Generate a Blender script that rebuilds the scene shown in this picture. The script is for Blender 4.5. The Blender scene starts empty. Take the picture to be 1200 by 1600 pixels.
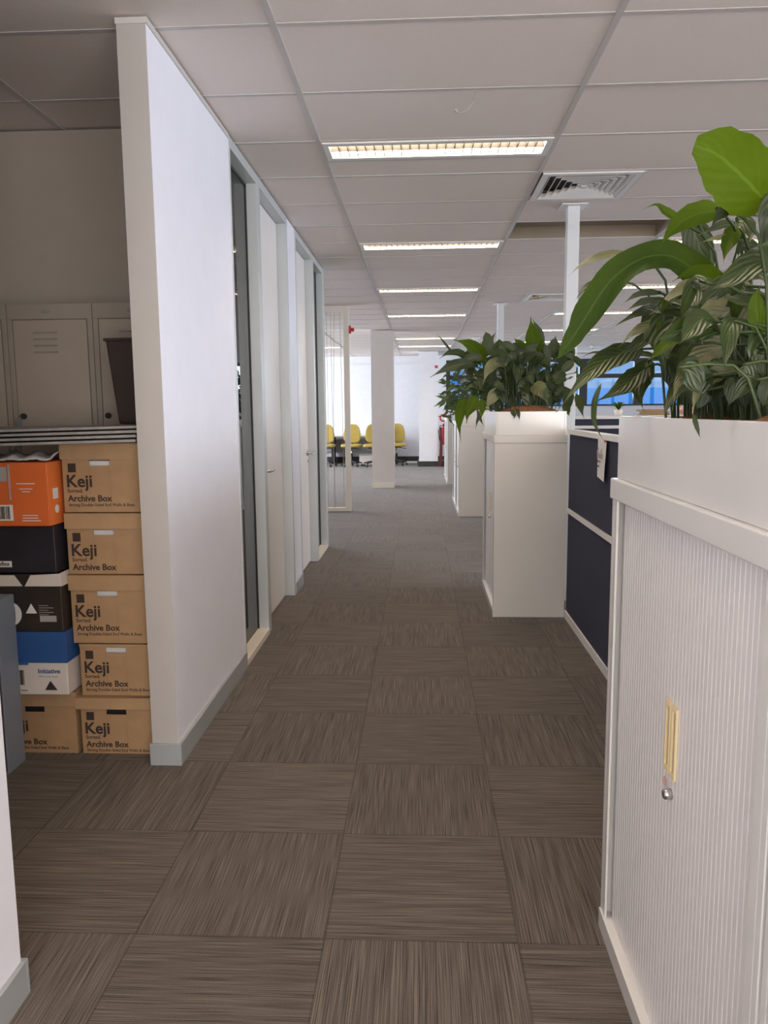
import bpy, math, random
from mathutils import Vector, Matrix
R = math.radians
random.seed(11)
C = bpy.context.scene.collection
scn = bpy.context.scene

# ------------------------------------------------------------------ camera
cam_d = bpy.data.cameras.new('camera'); cam = bpy.data.objects.new('camera', cam_d); C.objects.link(cam)
scn.camera = cam
_y, _p, _r = -0.0488, 0.1323, -0.0091
_f = Vector((math.sin(_y)*math.cos(_p), math.cos(_y)*math.cos(_p), -math.sin(_p)))
_rt = Vector((math.cos(_y), -math.sin(_y), 0)); _u = _rt.cross(_f)
_c, _s = math.cos(_r), math.sin(_r)
rt = _rt*_c + _u*_s; up = _u*_c - _rt*_s
M4 = Matrix((rt, up, -_f)).transposed().to_4x4(); M4.translation = Vector((0, 0, 1.3615))
cam.matrix_world = M4
cam_d.sensor_fit = 'VERTICAL'; cam_d.sensor_height = 24.0; cam_d.lens = 1205.5/1600*24.0
cam_d.clip_start = .05; cam_d.clip_end = 300

# ------------------------------------------------------------------ view and light
vs = scn.view_settings
vs.view_transform = 'Standard'; vs.look = 'None'; vs.gamma = 1; vs.use_curve_mapping = False
vs.exposure = 0.36
W = bpy.data.worlds.new('sky'); scn.world = W; W.use_nodes = True
wt = W.node_tree; wt.nodes.clear()
wo = wt.nodes.new('ShaderNodeOutputWorld'); wb = wt.nodes.new('ShaderNodeBackground')
wc = wt.nodes.new('ShaderNodeTexCoord'); wsx = wt.nodes.new('ShaderNodeSeparateXYZ'); wr = wt.nodes.new('ShaderNodeValToRGB')
wt.links.new(wc.outputs['Generated'], wsx.inputs[0]); wt.links.new(wsx.outputs['Z'], wr.inputs['Fac'])
wt.links.new(wr.outputs['Color'], wb.inputs['Color']); wt.links.new(wb.outputs[0], wo.inputs['Surface'])
wr.color_ramp.elements[0].position = 0.0; wr.color_ramp.elements[0].color = (.26, .45, .80, 1)
wr.color_ramp.elements[1].position = .5; wr.color_ramp.elements[1].color = (.10, .20, .62, 1)
wb.inputs['Strength'].default_value = 0.8

FILL_STRENGTH = 13.0  # added fill lights inside the closed rooms
LAMP_STRENGTH = 30.0     # ceiling light diffusers
def area(name, loc, rot, sx, sy, power, col):
    d = bpy.data.lights.new(name, 'AREA'); d.shape = 'RECTANGLE'; d.size = sx; d.size_y = sy; d.energy = power; d.color = col
    o = bpy.data.objects.new(name, d); C.objects.link(o); o.location = loc; o.rotation_euler = rot; return o
# daylight that enters through the windows along the right wall, the far left wall and the back wall
area('daylight_right', (8.3, 6.0, 1.75), (0, R(90), 0), 1.7, 17.0, 400, (.88, .92, 1.0))
area('daylight_far_left', (-6.3, 15.5, 1.75), (0, R(-90), 0), 1.7, 8.0, 520, (.86, .91, 1.0))
area('daylight_back', (5.0, 20.5, 2.2), (R(-90), 0, 0), 7.5, 1.2, 200, (.78, .86, 1.0))

area('daylight_entrance', (1.6, -3.35, 1.2), (R(90), 0, 0), 5.0, 2.2, 235, (1.0, .93, .86))   # glazed entrance behind the camera

# ------------------------------------------------------------------ helpers
def mat(name, col, rough=.6, metal=0., var=.04, scale=8., bump=0., bscale=60., coat=0., spec=None, emit=None, estr=0):
    m = bpy.data.materials.new(name); m.use_nodes = True
    nt = m.node_tree; b = nt.nodes['Principled BSDF']
    tc = nt.nodes.new('ShaderNodeTexCoord'); nz = nt.nodes.new('ShaderNodeTexNoise')
    nz.inputs['Scale'].default_value = scale; nz.inputs['Detail'].default_value = 4
    nt.links.new(tc.outputs['Object'], nz.inputs['Vector'])
    rp = nt.nodes.new('ShaderNodeValToRGB')
    rp.color_ramp.elements[0].position = .3; rp.color_ramp.elements[1].position = .7
    rp.color_ramp.elements[0].color = tuple(max(0, c*(1-var)) for c in col)+(1,)
    rp.color_ramp.elements[1].color = tuple(min(1, c*(1+var)) for c in col)+(1,)
    nt.links.new(nz.outputs['Fac'], rp.inputs['Fac']); nt.links.new(rp.outputs['Color'], b.inputs['Base Color'])
    b.inputs['Roughness'].default_value = rough; b.inputs['Metallic'].default_value = metal
    if coat: b.inputs['Coat Weight'].default_value = coat; b.inputs['Coat Roughness'].default_value = .15
    if spec is not None: b.inputs['Specular IOR Level'].default_value = spec
    if bump:
        n2 = nt.nodes.new('ShaderNodeTexNoise'); n2.inputs['Scale'].default_value = bscale
        nt.links.new(tc.outputs['Object'], n2.inputs['Vector'])
        bp = nt.nodes.new('ShaderNodeBump'); bp.inputs['Strength'].default_value = bump; bp.inputs['Distance'].default_value = .004
        nt.links.new(n2.outputs['Fac'], bp.inputs['Height']); nt.links.new(bp.outputs['Normal'], b.inputs['Normal'])
    if emit: b.inputs['Emission Color'].default_value = emit+(1,); b.inputs['Emission Strength'].default_value = estr
    return m

M = dict(
 wall=mat('wall_paint', (.86, .865, .94), .55, var=.015, bump=.05, bscale=180),
 endshade=mat('wall_end_shade', (.47, .445, .42), .5, var=.015),
 columnp=mat('column_paint', (.66, .62, .585), .6, var=.02),
 wall_far=mat('far_wall_paint', (.78, .79, .82), .6, var=.02),
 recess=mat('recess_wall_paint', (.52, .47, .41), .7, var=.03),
 tile=mat('ceiling_tile', (.83, .755, .705), .9, var=.03, scale=160, bump=.25, bscale=260),
 grid=mat('ceiling_grid_metal', (.60, .57, .55), .5, var=.01),
 alu=mat('aluminium_frame', (.56, .585, .59), .42, .25, var=.03, scale=3),
 skirt=mat('grey_skirting', (.40, .42, .43), .45, .2, var=.03),
 sill=mat('cream_sill', (.78, .72, .62), .5, var=.02),
 door=mat('door_laminate', (.82, .79, .76), .42, var=.015),
 chrome=mat('brushed_chrome', (.62, .60, .57), .25, 1.0, var=.05),
 enamel=mat('white_enamel_steel', (.74, .725, .69), .17, 0., var=.012, scale=3, coat=.5),
 tambour=mat('tambour_plastic', (.76, .735, .71), .30, var=.015, scale=3),
 brass=mat('cream_gold_pull', (.82, .68, .40), .35, .1, var=.05),
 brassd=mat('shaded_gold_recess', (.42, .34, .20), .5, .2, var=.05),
 dark=mat('black_plastic', (.025, .023, .022), .5, var=.2),
 darkmetal=mat('dark_skirting', (.035, .028, .026), .55, var=.2),
 navy=mat('navy_fabric', (.032, .036, .066), .9, var=.12, scale=300, bump=.3, bscale=500),
 louvre=mat('lamp_louvre', (.045, .038, .03), .5, var=.05),
 trimw=mat('white_trim', (.80, .79, .77), .4, var=.01),
 card=mat('brown_cardboard', (.42, .26, .135), .85, var=.07, scale=14, bump=.15, bscale=90),
 cardl=mat('cardboard_lid', (.45, .285, .15), .85, var=.06, scale=14, bump=.15, bscale=90),
 ink=mat('dark_brown_print', (.045, .03, .025), .8, var=.1),
 orange=mat('orange_carton', (.72, .15, .03), .6, var=.05),
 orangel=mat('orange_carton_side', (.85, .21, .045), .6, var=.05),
 blackcard=mat('black_carton', (.022, .02, .028), .5, var=.2),
 brownblack=mat('dark_brown_carton', (.03, .022, .018), .55, var=.2),
 bluecard=mat('blue_carton', (.03, .10, .30), .5, var=.08),
 whitecard=mat('white_carton', (.72, .66, .60), .6, var=.03),
 paper=mat('white_paper', (.82, .80, .77), .7, var=.03),
 greyp=mat('grey_print', (.40, .38, .36), .8, var=.05),
 locker=mat('locker_steel', (.42, .37, .31), .5, var=.03),
 lockerh=mat('locker_frame_steel', (.37, .33, .28), .5, var=.03),
 slab=mat('grey_folded_panel', (.30, .285, .265), .7, var=.12, scale=30),
 bin=mat('dark_bin_and_door_shade', (.035, .024, .02), .45, var=.1),
 bluegrey=mat('blue_grey_steel', (.22, .25, .30), .5, var=.04),
 lime=mat('lime_plastic', (.42, .72, .03), .4, var=.03),
 plaswrap=mat('crumpled_white_wrap', (.60, .56, .55), .25, var=.15, scale=30, bump=.6, bscale=40),
 yellow=mat('yellow_upholstery', (.40, .295, .06), .8, var=.06, scale=40, bump=.2, bscale=300),
 red=mat('red_paint', (.55, .02, .02), .35, var=.05),
 maroon=mat('maroon_panel', (.10, .02, .02), .5, var=.1),
 soil=mat('coir_soil', (.20, .085, .03), .95, var=.35, scale=60, bump=1., bscale=80),
 stem=mat('green_stem', (.035, .062, .012), .5, var=.15, scale=20),
 pink=mat('pink_sticker', (.75, .42, .36), .6, var=.03),
 brownc=mat('open_cavity_lining', (.33, .27, .20), .9, var=.04),
 post=mat('white_post_paint', (.74, .77, .79), .45, var=.01),
 bluebld=mat('blue_cladding', (.10, .60, .97), .6, var=.05, scale=.3),
 whitebld=mat('pale_parapet', (.96, .98, .92), .6, var=.04, scale=.3),
 screen=mat('black_screen', (.015, .015, .018), .2, var=.1),
 book=mat('brown_book_cover', (.30, .19, .09), .6, var=.1),
)
def emis(name, col, strength):
    m = bpy.data.materials.new(name); m.use_nodes = True; nt = m.node_tree; nt.nodes.clear()
    o = nt.nodes.new('ShaderNodeOutputMaterial'); e = nt.nodes.new('ShaderNodeEmission')
    tc = nt.nodes.new('ShaderNodeTexCoord'); nz = nt.nodes.new('ShaderNodeTexNoise'); nz.inputs['Scale'].default_value = 3
    mx = nt.nodes.new('ShaderNodeMixRGB'); mx.inputs[1].default_value = col+(1,); mx.inputs[2].default_value = tuple(c*.92 for c in col)+(1,)
    nt.links.new(tc.outputs['Object'], nz.inputs['Vector']); nt.links.new(nz.outputs['Fac'], mx.inputs[0]); nt.links.new(mx.outputs[0], e.inputs['Color'])
    e.inputs['Strength'].default_value = strength; nt.links.new(e.outputs[0], o.inputs['Surface']); return m
M['lamp'] = emis('lamp_diffuser', (1.0, .80, .60), LAMP_STRENGTH)
def glassmat(name, tint, ior=1.5):
    m = bpy.data.materials.new(name); m.use_nodes = True; nt = m.node_tree; nt.nodes.clear()
    o = nt.nodes.new('ShaderNodeOutputMaterial'); mx = nt.nodes.new('ShaderNodeMixShader')
    t = nt.nodes.new('ShaderNodeBsdfTransparent'); t.inputs[0].default_value = tint+(1,)
    g = nt.nodes.new('ShaderNodeBsdfGlossy'); g.inputs['Roughness'].default_value = .02
    fr = nt.nodes.new('ShaderNodeFresnel'); fr.inputs['IOR'].default_value = ior
    nt.links.new(fr.outputs[0], mx.inputs[0]); nt.links.new(t.outputs[0], mx.inputs[1]); nt.links.new(g.outputs[0], mx.inputs[2])
    nt.links.new(mx.outputs[0], o.inputs['Surface']); return m
M['glass'] = glassmat('green_tinted_glass', (.74, .80, .73), 1.6)
M['clear'] = glassmat('clear_glass', (.93, .97, .97), 1.3)

def leafmat(name, base, light, vein, rough=.35, transl=.35, vb=.3):
    m = bpy.data.materials.new(name); m.use_nodes = True; m['b'] = 0; nt = m.node_tree; b = nt.nodes['Principled BSDF']; out = nt.nodes['Material Output']
    uv = nt.nodes.new('ShaderNodeUVMap'); sx = nt.nodes.new('ShaderNodeSeparateXYZ'); nt.links.new(uv.outputs[0], sx.inputs[0])
    def mth(op, a, b_=None, c=None):
        n = nt.nodes.new('ShaderNodeMath'); n.operation = op
        for i, v in enumerate((a, b_, c)):
            if v is None: continue
            if isinstance(v, (int, float)): n.inputs[i].default_value = v
            else: nt.links.new(v, n.inputs[i])
        return n.outputs[0]
    au = mth('ABSOLUTE', mth('SUBTRACT', sx.outputs['X'], .5))
    # side veins sweep from the midrib towards the tip
    ph = mth('SUBTRACT', mth('MULTIPLY', sx.outputs['Y'], 60.), mth('MULTIPLY', au, 34.))
    w = mth('SINE', ph)
    mid = mth('LESS_THAN', au, .025)
    tc = nt.nodes.new('ShaderNodeTexCoord'); nz = nt.nodes.new('ShaderNodeTexNoise'); nz.inputs['Scale'].default_value = 9
    nt.links.new(tc.outputs['Object'], nz.inputs['Vector'])
    rp = nt.nodes.new('ShaderNodeValToRGB'); rp.color_ramp.elements[0].position = .35; rp.color_ramp.elements[1].position = .68
    rp.color_ramp.elements[0].color = base+(1,); rp.color_ramp.elements[1].color = light+(1,)
    nt.links.new(nz.outputs['Fac'], rp.inputs['Fac'])
    mx = nt.nodes.new('ShaderNodeMixRGB'); nt.links.new(mth('MULTIPLY', mid, .7), mx.inputs[0]); nt.links.new(rp.outputs[0], mx.inputs[1]); mx.inputs[2].default_value = vein+(1,)
    nt.links.new(mx.outputs[0], b.inputs['Base Color']); b.inputs['Roughness'].default_value = rough; b.inputs['Specular IOR Level'].default_value = .18 if rough > .5 else .55
    bp = nt.nodes.new('ShaderNodeBump'); bp.inputs['Strength'].default_value = vb; bp.inputs['Distance'].default_value = .003
    nt.links.new(w, bp.inputs['Height']); nt.links.new(bp.outputs[0], b.inputs['Normal'])
    tr = nt.nodes.new('ShaderNodeBsdfTranslucent'); tr.inputs[0].default_value = (light[0]*2.2, light[1]*2.2, light[2]*.6, 1)
    ms = nt.nodes.new('ShaderNodeMixShader'); ms.inputs[0].default_value = transl
    nt.links.new(b.outputs[0], ms.inputs[1]); nt.links.new(tr.outputs[0], ms.inputs[2]); nt.links.new(ms.outputs[0], out.inputs['Surface'])
    return m
M['leaf'] = leafmat('dark_green_leaf', (.017, .031, .008), (.036, .060, .014), (.10, .13, .045), .38, .26)
M['leafb'] = leafmat('fresh_green_leaf', (.040, .074, .001), (.058, .100, .002), (.10, .17, .02), .6, .36, .10)
M['leafm'] = leafmat('olive_strap_leaf', (.026, .052, .006), (.042, .074, .009), (.09, .13, .03), .55, .32, .12)
M['leafp'] = leafmat('pale_leaf', (.12, .14, .07), (.25, .24, .14), (.2, .22, .1), .38, .2, .5)

class MB:
    def __init__(s): s.v = []; s.f = []; s.uv = None
    def add(s, vs_, fs): n = len(s.v); s.v += [tuple(v) for v in vs_]; s.f += [tuple(i+n for i in f) for f in fs]; return s
    def box(s, x0, y0, z0, x1, y1, z1):
        return s.add([(x0,y0,z0),(x1,y0,z0),(x1,y1,z0),(x0,y1,z0),(x0,y0,z1),(x1,y0,z1),(x1,y1,z1),(x0,y1,z1)],
                     [(0,3,2,1),(4,5,6,7),(0,1,5,4),(1,2,6,5),(2,3,7,6),(3,0,4,7)])
    def hexa(s, bot, top):
        return s.add(list(bot)+list(top), [(0,3,2,1),(4,5,6,7),(0,1,5,4),(1,2,6,5),(2,3,7,6),(3,0,4,7)])
    def tube(s, pts, r, n=8, cap=True):
        pts = [Vector(p) for p in pts]; rs = r if isinstance(r, (list, tuple)) else [r]*len(pts); rings = []
        for i, p in enumerate(pts):
            t = (pts[min(i+1, len(pts)-1)]-pts[max(i-1, 0)]).normalized()
            h = Vector((0, 0, 1)) if abs(t.z) < .9 else Vector((1, 0, 0))
            a = t.cross(h).normalized(); b = t.cross(a)
            rings.append([p+(a*math.cos(2*math.pi*k/n)+b*math.sin(2*math.pi*k/n))*rs[i] for k in range(n)])
        vs_ = [v for q in rings for v in q]; fs = []
        for i in range(len(pts)-1):
            for k in range(n): fs.append((i*n+k, i*n+(k+1) % n, (i+1)*n+(k+1) % n, (i+1)*n+k))
        if cap: fs.append(tuple(range(n))); fs.append(tuple(range((len(pts)-1)*n, len(pts)*n))[::-1])
        return s.add(vs_, fs)
    def lathe(s, prof, c=(0,0), n=20):
        return s.tube([(c[0], c[1], z) for r, z in prof], [max(r, .0005) for r, z in prof], n) if False else s._lathe(prof, c, n)
    def _lathe(s, prof, c, n):
        vs_ = [(c[0]+r*math.cos(2*math.pi*k/n), c[1]+r*math.sin(2*math.pi*k/n), z) for r, z in prof for k in range(n)]
        fs = [(i*n+k, i*n+(k+1) % n, (i+1)*n+(k+1) % n, (i+1)*n+k) for i in range(len(prof)-1) for k in range(n)]
        fs.append(tuple(range(n))[::-1]); fs.append(tuple(range((len(prof)-1)*n, len(prof)*n)))
        return s.add(vs_, fs)
    def rbox(s, cx, cy, cz, sx, sy, sz, e=3.0, n=16, m=10):   # soft cushion-like superellipsoid
        def sp(v, p): return math.copysign(abs(v)**p, v)
        vs_ = []; k = 2/e
        for j in range(m+1):
            ph = -math.pi/2+math.pi*j/m
            for i in range(n):
                th = 2*math.pi*i/n
                vs_.append((cx+sx/2*sp(math.cos(ph), k)*sp(math.cos(th), k), cy+sy/2*sp(math.cos(ph), k)*sp(math.sin(th), k), cz+sz/2*sp(math.sin(ph), k)))
        fs = [(j*n+i, j*n+(i+1) % n, (j+1)*n+(i+1) % n, (j+1)*n+i) for j in range(m) for i in range(n)]
        return s.add(vs_, fs)
    def build(s, name, m, parent=None, bevel=0, smooth=False, loc=None, sub=0):
        me = bpy.data.meshes.new(name); me.from_pydata(s.v, [], s.f); me.update()
        if s.uv:
            ul = me.uv_layers.new(name='UVMap')
            for lp in me.loops: ul.data[lp.index].uv = s.uv[lp.vertex_index]
        if isinstance(m, (list, tuple)):
            for q in m: me.materials.append(q)
        else: me.materials.append(m)
        if smooth: me.polygons.foreach_set('use_smooth', [True]*len(me.polygons))
        o = bpy.data.objects.new(name, me); C.objects.link(o)
        if loc is not None: o.location = loc
        if parent is not None: o.parent = parent
        if bevel:
            b = o.modifiers.new('bevel', 'BEVEL'); b.width = bevel; b.segments = 2; b.limit_method = 'ANGLE'
        return o
def box(name, m, x0, y0, z0, x1, y1, z1, parent=None, bevel=0): return MB().box(x0, y0, z0, x1, y1, z1).build(name, m, parent, bevel)
def tag(o, label, cat, group=None, kind=None):
    o['label'] = label; o['category'] = cat
    if group: o['group'] = group
    if kind: o['kind'] = kind
    return o
def thing(name, label, cat, loc=(0,0,0), rz=0, group=None):
    o = bpy.data.objects.new(name, None); C.objects.link(o); o.empty_display_size = .05
    o.location = loc; o.rotation_euler = (0, 0, rz); return tag(o, label, cat, group)
def st(o): o['kind'] = 'structure'; return o
def kids(o): return [c for c in bpy.data.objects if c.parent == o]
def dup(root, loc, label=None, rz=None):
    r = root.copy(); C.objects.link(r); r.location = loc
    if rz is not None: r.rotation_euler = (0, 0, rz)
    if label: r['label'] = label
    for ch in kids(root):
        c = ch.copy(); C.objects.link(c); c.parent = r
        for g in kids(ch): d = g.copy(); C.objects.link(d); d.parent = c
    return r
def text(name, body, size, loc, rot, m, parent, bold=0., align='LEFT', sx=1.):
    cu = bpy.data.curves.new(name, 'FONT'); cu.body = body; cu.size = size; cu.extrude = .0004; cu.offset = bold; cu.align_x = align; cu.resolution_u = 3
    t = bpy.data.objects.new(name+'_tmp', cu); C.objects.link(t); bpy.context.view_layer.update()
    me = bpy.data.meshes.new_from_object(t.evaluated_get(bpy.context.evaluated_depsgraph_get()))
    bpy.data.objects.remove(t); me.materials.clear(); me.materials.append(m)
    o = bpy.data.objects.new(name, me); C.objects.link(o); o.location = loc; o.rotation_euler = rot; o.scale = (sx, 1, 1)
    if parent is not None: o.parent = parent
    return o

# ------------------------------------------------------------------ floor
H = 2.7
def carpet():
    m = bpy.data.materials.new('carpet_tiles'); m.use_nodes = True; nt = m.node_tree; b = nt.nodes['Principled BSDF']
    g = nt.nodes.new('ShaderNodeNewGeometry'); sx = nt.nodes.new('ShaderNodeSeparateXYZ'); nt.links.new(g.outputs['Position'], sx.inputs[0])
    def mth(op, a, b_=None, c=None):
        n = nt.nodes.new('ShaderNodeMath'); n.operation = op
        for i, v in enumerate((a, b_, c)):
            if v is None: continue
            if isinstance(v, (int, float)): n.inputs[i].default_value = v
            else: nt.links.new(v, n.inputs[i])
        return n.outputs[0]
    u = mth('MULTIPLY', mth('ADD', sx.outputs['X'], .754), 2.); v = mth('MULTIPLY', mth('SUBTRACT', sx.outputs['Y'], 1.83), 2.)
    i = mth('FLOOR', u); j = mth('FLOOR', v); fu = mth('SUBTRACT', u, i); fv = mth('SUBTRACT', v, j)
    par = mth('PINGPONG', mth('ADD', i, j), 1.)           # 0: ribs run along Y, 1: along X
    def lerp(a, c): return mth('ADD', mth('MULTIPLY', a, mth('SUBTRACT', 1., par)), mth('MULTIPLY', c, par))
    across = lerp(sx.outputs['X'], sx.outputs['Y']); along = lerp(sx.outputs['Y'], sx.outputs['X'])
    tid = mth('ADD', mth('MULTIPLY', i, 3.71), mth('MULTIPLY', j, 9.13))
    cb = nt.nodes.new('ShaderNodeCombineXYZ'); nt.links.new(mth('MULTIPLY', across, 520.), cb.inputs[0]); nt.links.new(mth('MULTIPLY', along, 5.), cb.inputs[1]); nt.links.new(tid, cb.inputs[2])
    nz = nt.nodes.new('ShaderNodeTexNoise'); nz.inputs['Scale'].default_value = 1.; nz.inputs['Detail'].default_value = 1.5; nt.links.new(cb.outputs[0], nz.inputs['Vector'])
    cb2 = nt.nodes.new('ShaderNodeCombineXYZ'); nt.links.new(mth('MULTIPLY', across, 45.), cb2.inputs[0]); nt.links.new(mth('MULTIPLY', along, 1.5), cb2.inputs[1]); nt.links.new(tid, cb2.inputs[2])
    n2 = nt.nodes.new('ShaderNodeTexNoise'); n2.inputs['Scale'].default_value = 1.; nt.links.new(cb2.outputs[0], n2.inputs['Vector'])
    n3 = nt.nodes.new('ShaderNodeTexNoise'); n3.inputs['Scale'].default_value = 420.; nt.links.new(g.outputs['Position'], n3.inputs['Vector'])
    f = mth('ADD', mth('ADD', mth('MULTIPLY', nz.outputs['Fac'], .62), mth('MULTIPLY', n2.outputs['Fac'], .10)), mth('MULTIPLY', n3.outputs['Fac'], .28))
    rp = nt.nodes.new('ShaderNodeValToRGB'); e = rp.color_ramp.elements
    e[0].position = .38; e[0].color = (.044, .035, .028, 1); e[1].position = .64; e[1].color = (.195, .163, .133, 1)
    nt.links.new(f, rp.inputs['Fac'])
    wn = nt.nodes.new('ShaderNodeTexWhiteNoise'); wn.noise_dimensions = '1D'; nt.links.new(tid, wn.inputs['W'])
    # seams between tiles
    def edge(a): return mth('LESS_THAN', mth('SUBTRACT', .5, mth('ABSOLUTE', mth('SUBTRACT', a, .5))), .006)
    seam = mth('MAXIMUM', edge(fu), edge(fv))
    k = mth('MULTIPLY', mth('ADD', .90, mth('MULTIPLY', wn.outputs['Value'], .16)), mth('SUBTRACT', 1., mth('MULTIPLY', seam, .35)))
    vm = nt.nodes.new('ShaderNodeVectorMath'); vm.operation = 'SCALE'; nt.links.new(rp.outputs['Color'], vm.inputs[0]); nt.links.new(k, vm.inputs['Scale'])
    nt.links.new(vm.outputs[0], b.inputs['Base Color']); b.inputs['Roughness'].default_value = .95; b.inputs['Specular IOR Level'].default_value = .15
    b.inputs['Sheen Weight'].default_value = .15
    bp = nt.nodes.new('ShaderNodeBump'); bp.inputs['Strength'].default_value = .55; bp.inputs['Distance'].default_value = .003
    nt.links.new(mth('SUBTRACT', f, mth('MULTIPLY', seam, .5)), bp.inputs['Height']); nt.links.new(bp.outputs[0], b.inputs['Normal'])
    return m
M['carpet'] = carpet()
st(box('floor', M['carpet'], -6.3, -3.2, -.1, 8.3, 20.2, 0))

# ------------------------------------------------------------------ ceiling: lay-in tiles on a T-bar grid
X0, Y0 = -.515, 2.895
lights = []      # (bay, y0, label)
rowname = ['first', 'second', 'third', 'fourth', 'fifth', 'sixth']
for n, y in enumerate((-.705, 1.695, 4.095, 6.495, 8.895, 11.295, 15.0, 16.85)): lights.append((0, y, n))
for n, y in enumerate((-.705, 1.695, 4.095, 6.495, 8.895, 11.295, 13.695, 16.095)): lights.append((2, y, n))
for n, y in enumerate((1.695, 4.095, 6.495, 8.895, 11.295, 13.695, 16.095)): lights.append((4, y, n))
for n, y in enumerate((11.295, 16.85)): lights.append((-2, y, n))
fill_lights = [(-2, .495), (-2, 4.095), (-2, 6.495)]   # unseen fill lights added to brighten the store room and the two offices
holes = [(X0+1.2*b, y) for b, y, n in lights]+[(X0+1.2*b, y) for b, y in fill_lights]
diff = [(X0+1.2, 4.695), (X0+1.2, 9.495)]
cav = (X0+1.2, 5.895)
tb = MB(); gb = MB()
random.seed(5)
for i in range(-5, 8):
    xa, xb = X0+1.2*i, X0+1.2*(i+1)
    xa = max(xa, -6.3); xb = min(xb, 8.3)
    gb.box(xb-.012, -3.2, H+.002, xb+.012, 20.0, H+.03)
    for j in range(-10, 29):
        ya, yb = Y0+.6*j, Y0+.6*(j+1)
        ya = max(ya, -3.2); yb = min(yb, 20.0)
        if yb <= ya: continue
        gb.box(xa+.012, yb-.011, H+.0045, xb-.012, yb+.011, H+.012)
        segs = [(xa, ya, xb, yb)]
        for hx, hy in holes:
            if abs(hx-X0-1.2*i) < .01 and ya-.01 <= hy < yb-.01:
                segs = [(xa, ya, xb, hy), (xa, hy+.30, xb, yb)]
                gb.box(xa+.012, hy+.288, H+.001, xb-.012, hy+.312, H+.012)
        for hx, hy in diff:
            if abs(hx-xa) < .01 and abs(hy-ya) < .01:
                segs = [(xa+.6, ya, xb, yb)] if hy < 6 else [(xa, ya, xa+.6, yb)]; gb.box(xa+.59, ya+.012, H+.001, xa+.612, yb-.012, H+.012)
        if abs(cav[0]-xa) < .01 and abs(cav[1]-ya) < .01: continue
        for a, b_, c, d in segs:
            if d-b_ < .03: continue
            t = [random.uniform(0, .0025) for _ in range(4)]
            if i == 1 and j == 1: t[0] = .012
            z = H+.006
            tb.hexa([(a+.004, b_+.004, z+t[0]), (c-.004, b_+.004, z+t[1]), (c-.004, d-.004, z+t[2]), (a+.004, d-.004, z+t[3])],
                    [(a+.004, b_+.004, z+.03), (c-.004, b_+.004, z+.03), (c-.004, d-.004, z+.03), (a+.004, d-.004, z+.03)])
st(tb.build('ceiling', M['tile'])); g_ = st(gb.build('trim_1', M['grid']))
st(box('ceiling_slab', M['recess'], -6.4, -3.3, H+.22, 8.4, 20.2, H+.30))
c_ = MB(); cx, cy = cav
c_.box(cx+.02, cy+.02, H+.10, cx+1.18, cy+.58, H+.11)
c_.box(cx+.005, cy+.005, H+.012, cx+.02, cy+.595, H+.11).box(cx+1.18, cy+.005, H+.012, cx+1.195, cy+.595, H+.11)
c_.box(cx+.02, cy+.58, H+.012, cx+1.18, cy+.595, H+.11).box(cx+.02, cy+.005, H+.012, cx+1.18, cy+.02, H+.11)
tag(c_.build('ceiling_hatch', M['brownc']), 'brown recessed opening in the ceiling where a tile is missing', 'ceiling panel')

# recessed lights
def make_light():
    t = thing('ceiling_light', '', 'ceiling light', (0, 0, H))
    f = MB(); a, b_ = 1.17, .27
    f.box(.015, .015, -.002, 1.185, .055, .012).box(.015, .245, -.002, 1.185, .285, .012).box(.015, .055, -.002, .045, .245, .012).box(1.155, .055, -.002, 1.185, .245, .012)
    f.box(.04, .05, .012, 1.16, .056, .09).box(.04, .244, .012, 1.16, .25, .09).box(.04, .05, .012, .046, .25, .09).box(1.154, .05, .012, 1.16, .25, .09)
    f.build('frame', M['trimw'], t)
    l = MB()
    for k in range(1, 24): l.box(.045+k*.0463-.002, .056, .004, .045+k*.0463+.002, .244, .03)
    l.box(.045, .146, .004, 1.155, .154, .03)
    l.build('louvre', M['louvre'], t)
    box('diffuser', M['lamp'], .047, .057, .055, 1.153, .243, .06, t)
    return t
L0 = make_light(); first = True
side = {0: 'corridor', 2: 'workstation', 4: 'right-hand window', -2: 'far left open-plan'}
for b, y, n in lights:
    rows = sorted(q[1] for q in lights if q[0] == b); k = rows.index(y)
    vis = [r for r in rows if r > 2.0]
    if y > 2: w = ['nearest', 'second', 'third', 'fourth', 'fifth', 'sixth', 'seventh'][vis.index(y)]
    else: w = 'overhead' if y > 0 else 'rearmost'
    lab = 'recessed louvred ceiling light, %s in the row over the %s %s' % (w, side[b], 'aisle' if b == 0 else 'area')
    loc = (X0+1.2*b, y, H)
    if first: o = L0; o.location = loc; o['label'] = lab; first = False
    else: o = dup(L0, loc, lab)
    o['group'] = 'recessed ceiling lights'

M['lampfill'] = emis('added_fill_diffuser', (1.0, .70, .45), FILL_STRENGTH)
for (b, y), lab in zip(fill_lights, ('unseen warm fill light added inside the storage room', 'unseen fill light added inside the first glass-fronted office', 'unseen fill light added inside the second glass-fronted office')):
    o = dup(L0, (X0+1.2*b, y, H), lab); o['group'] = 'unseen fill lights added in the closed rooms'
    for ch in kids(o):
        if ch.name.startswith('diffuser'): ch.data = ch.data.copy(); ch.data.materials[0] = M['lampfill']
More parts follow.
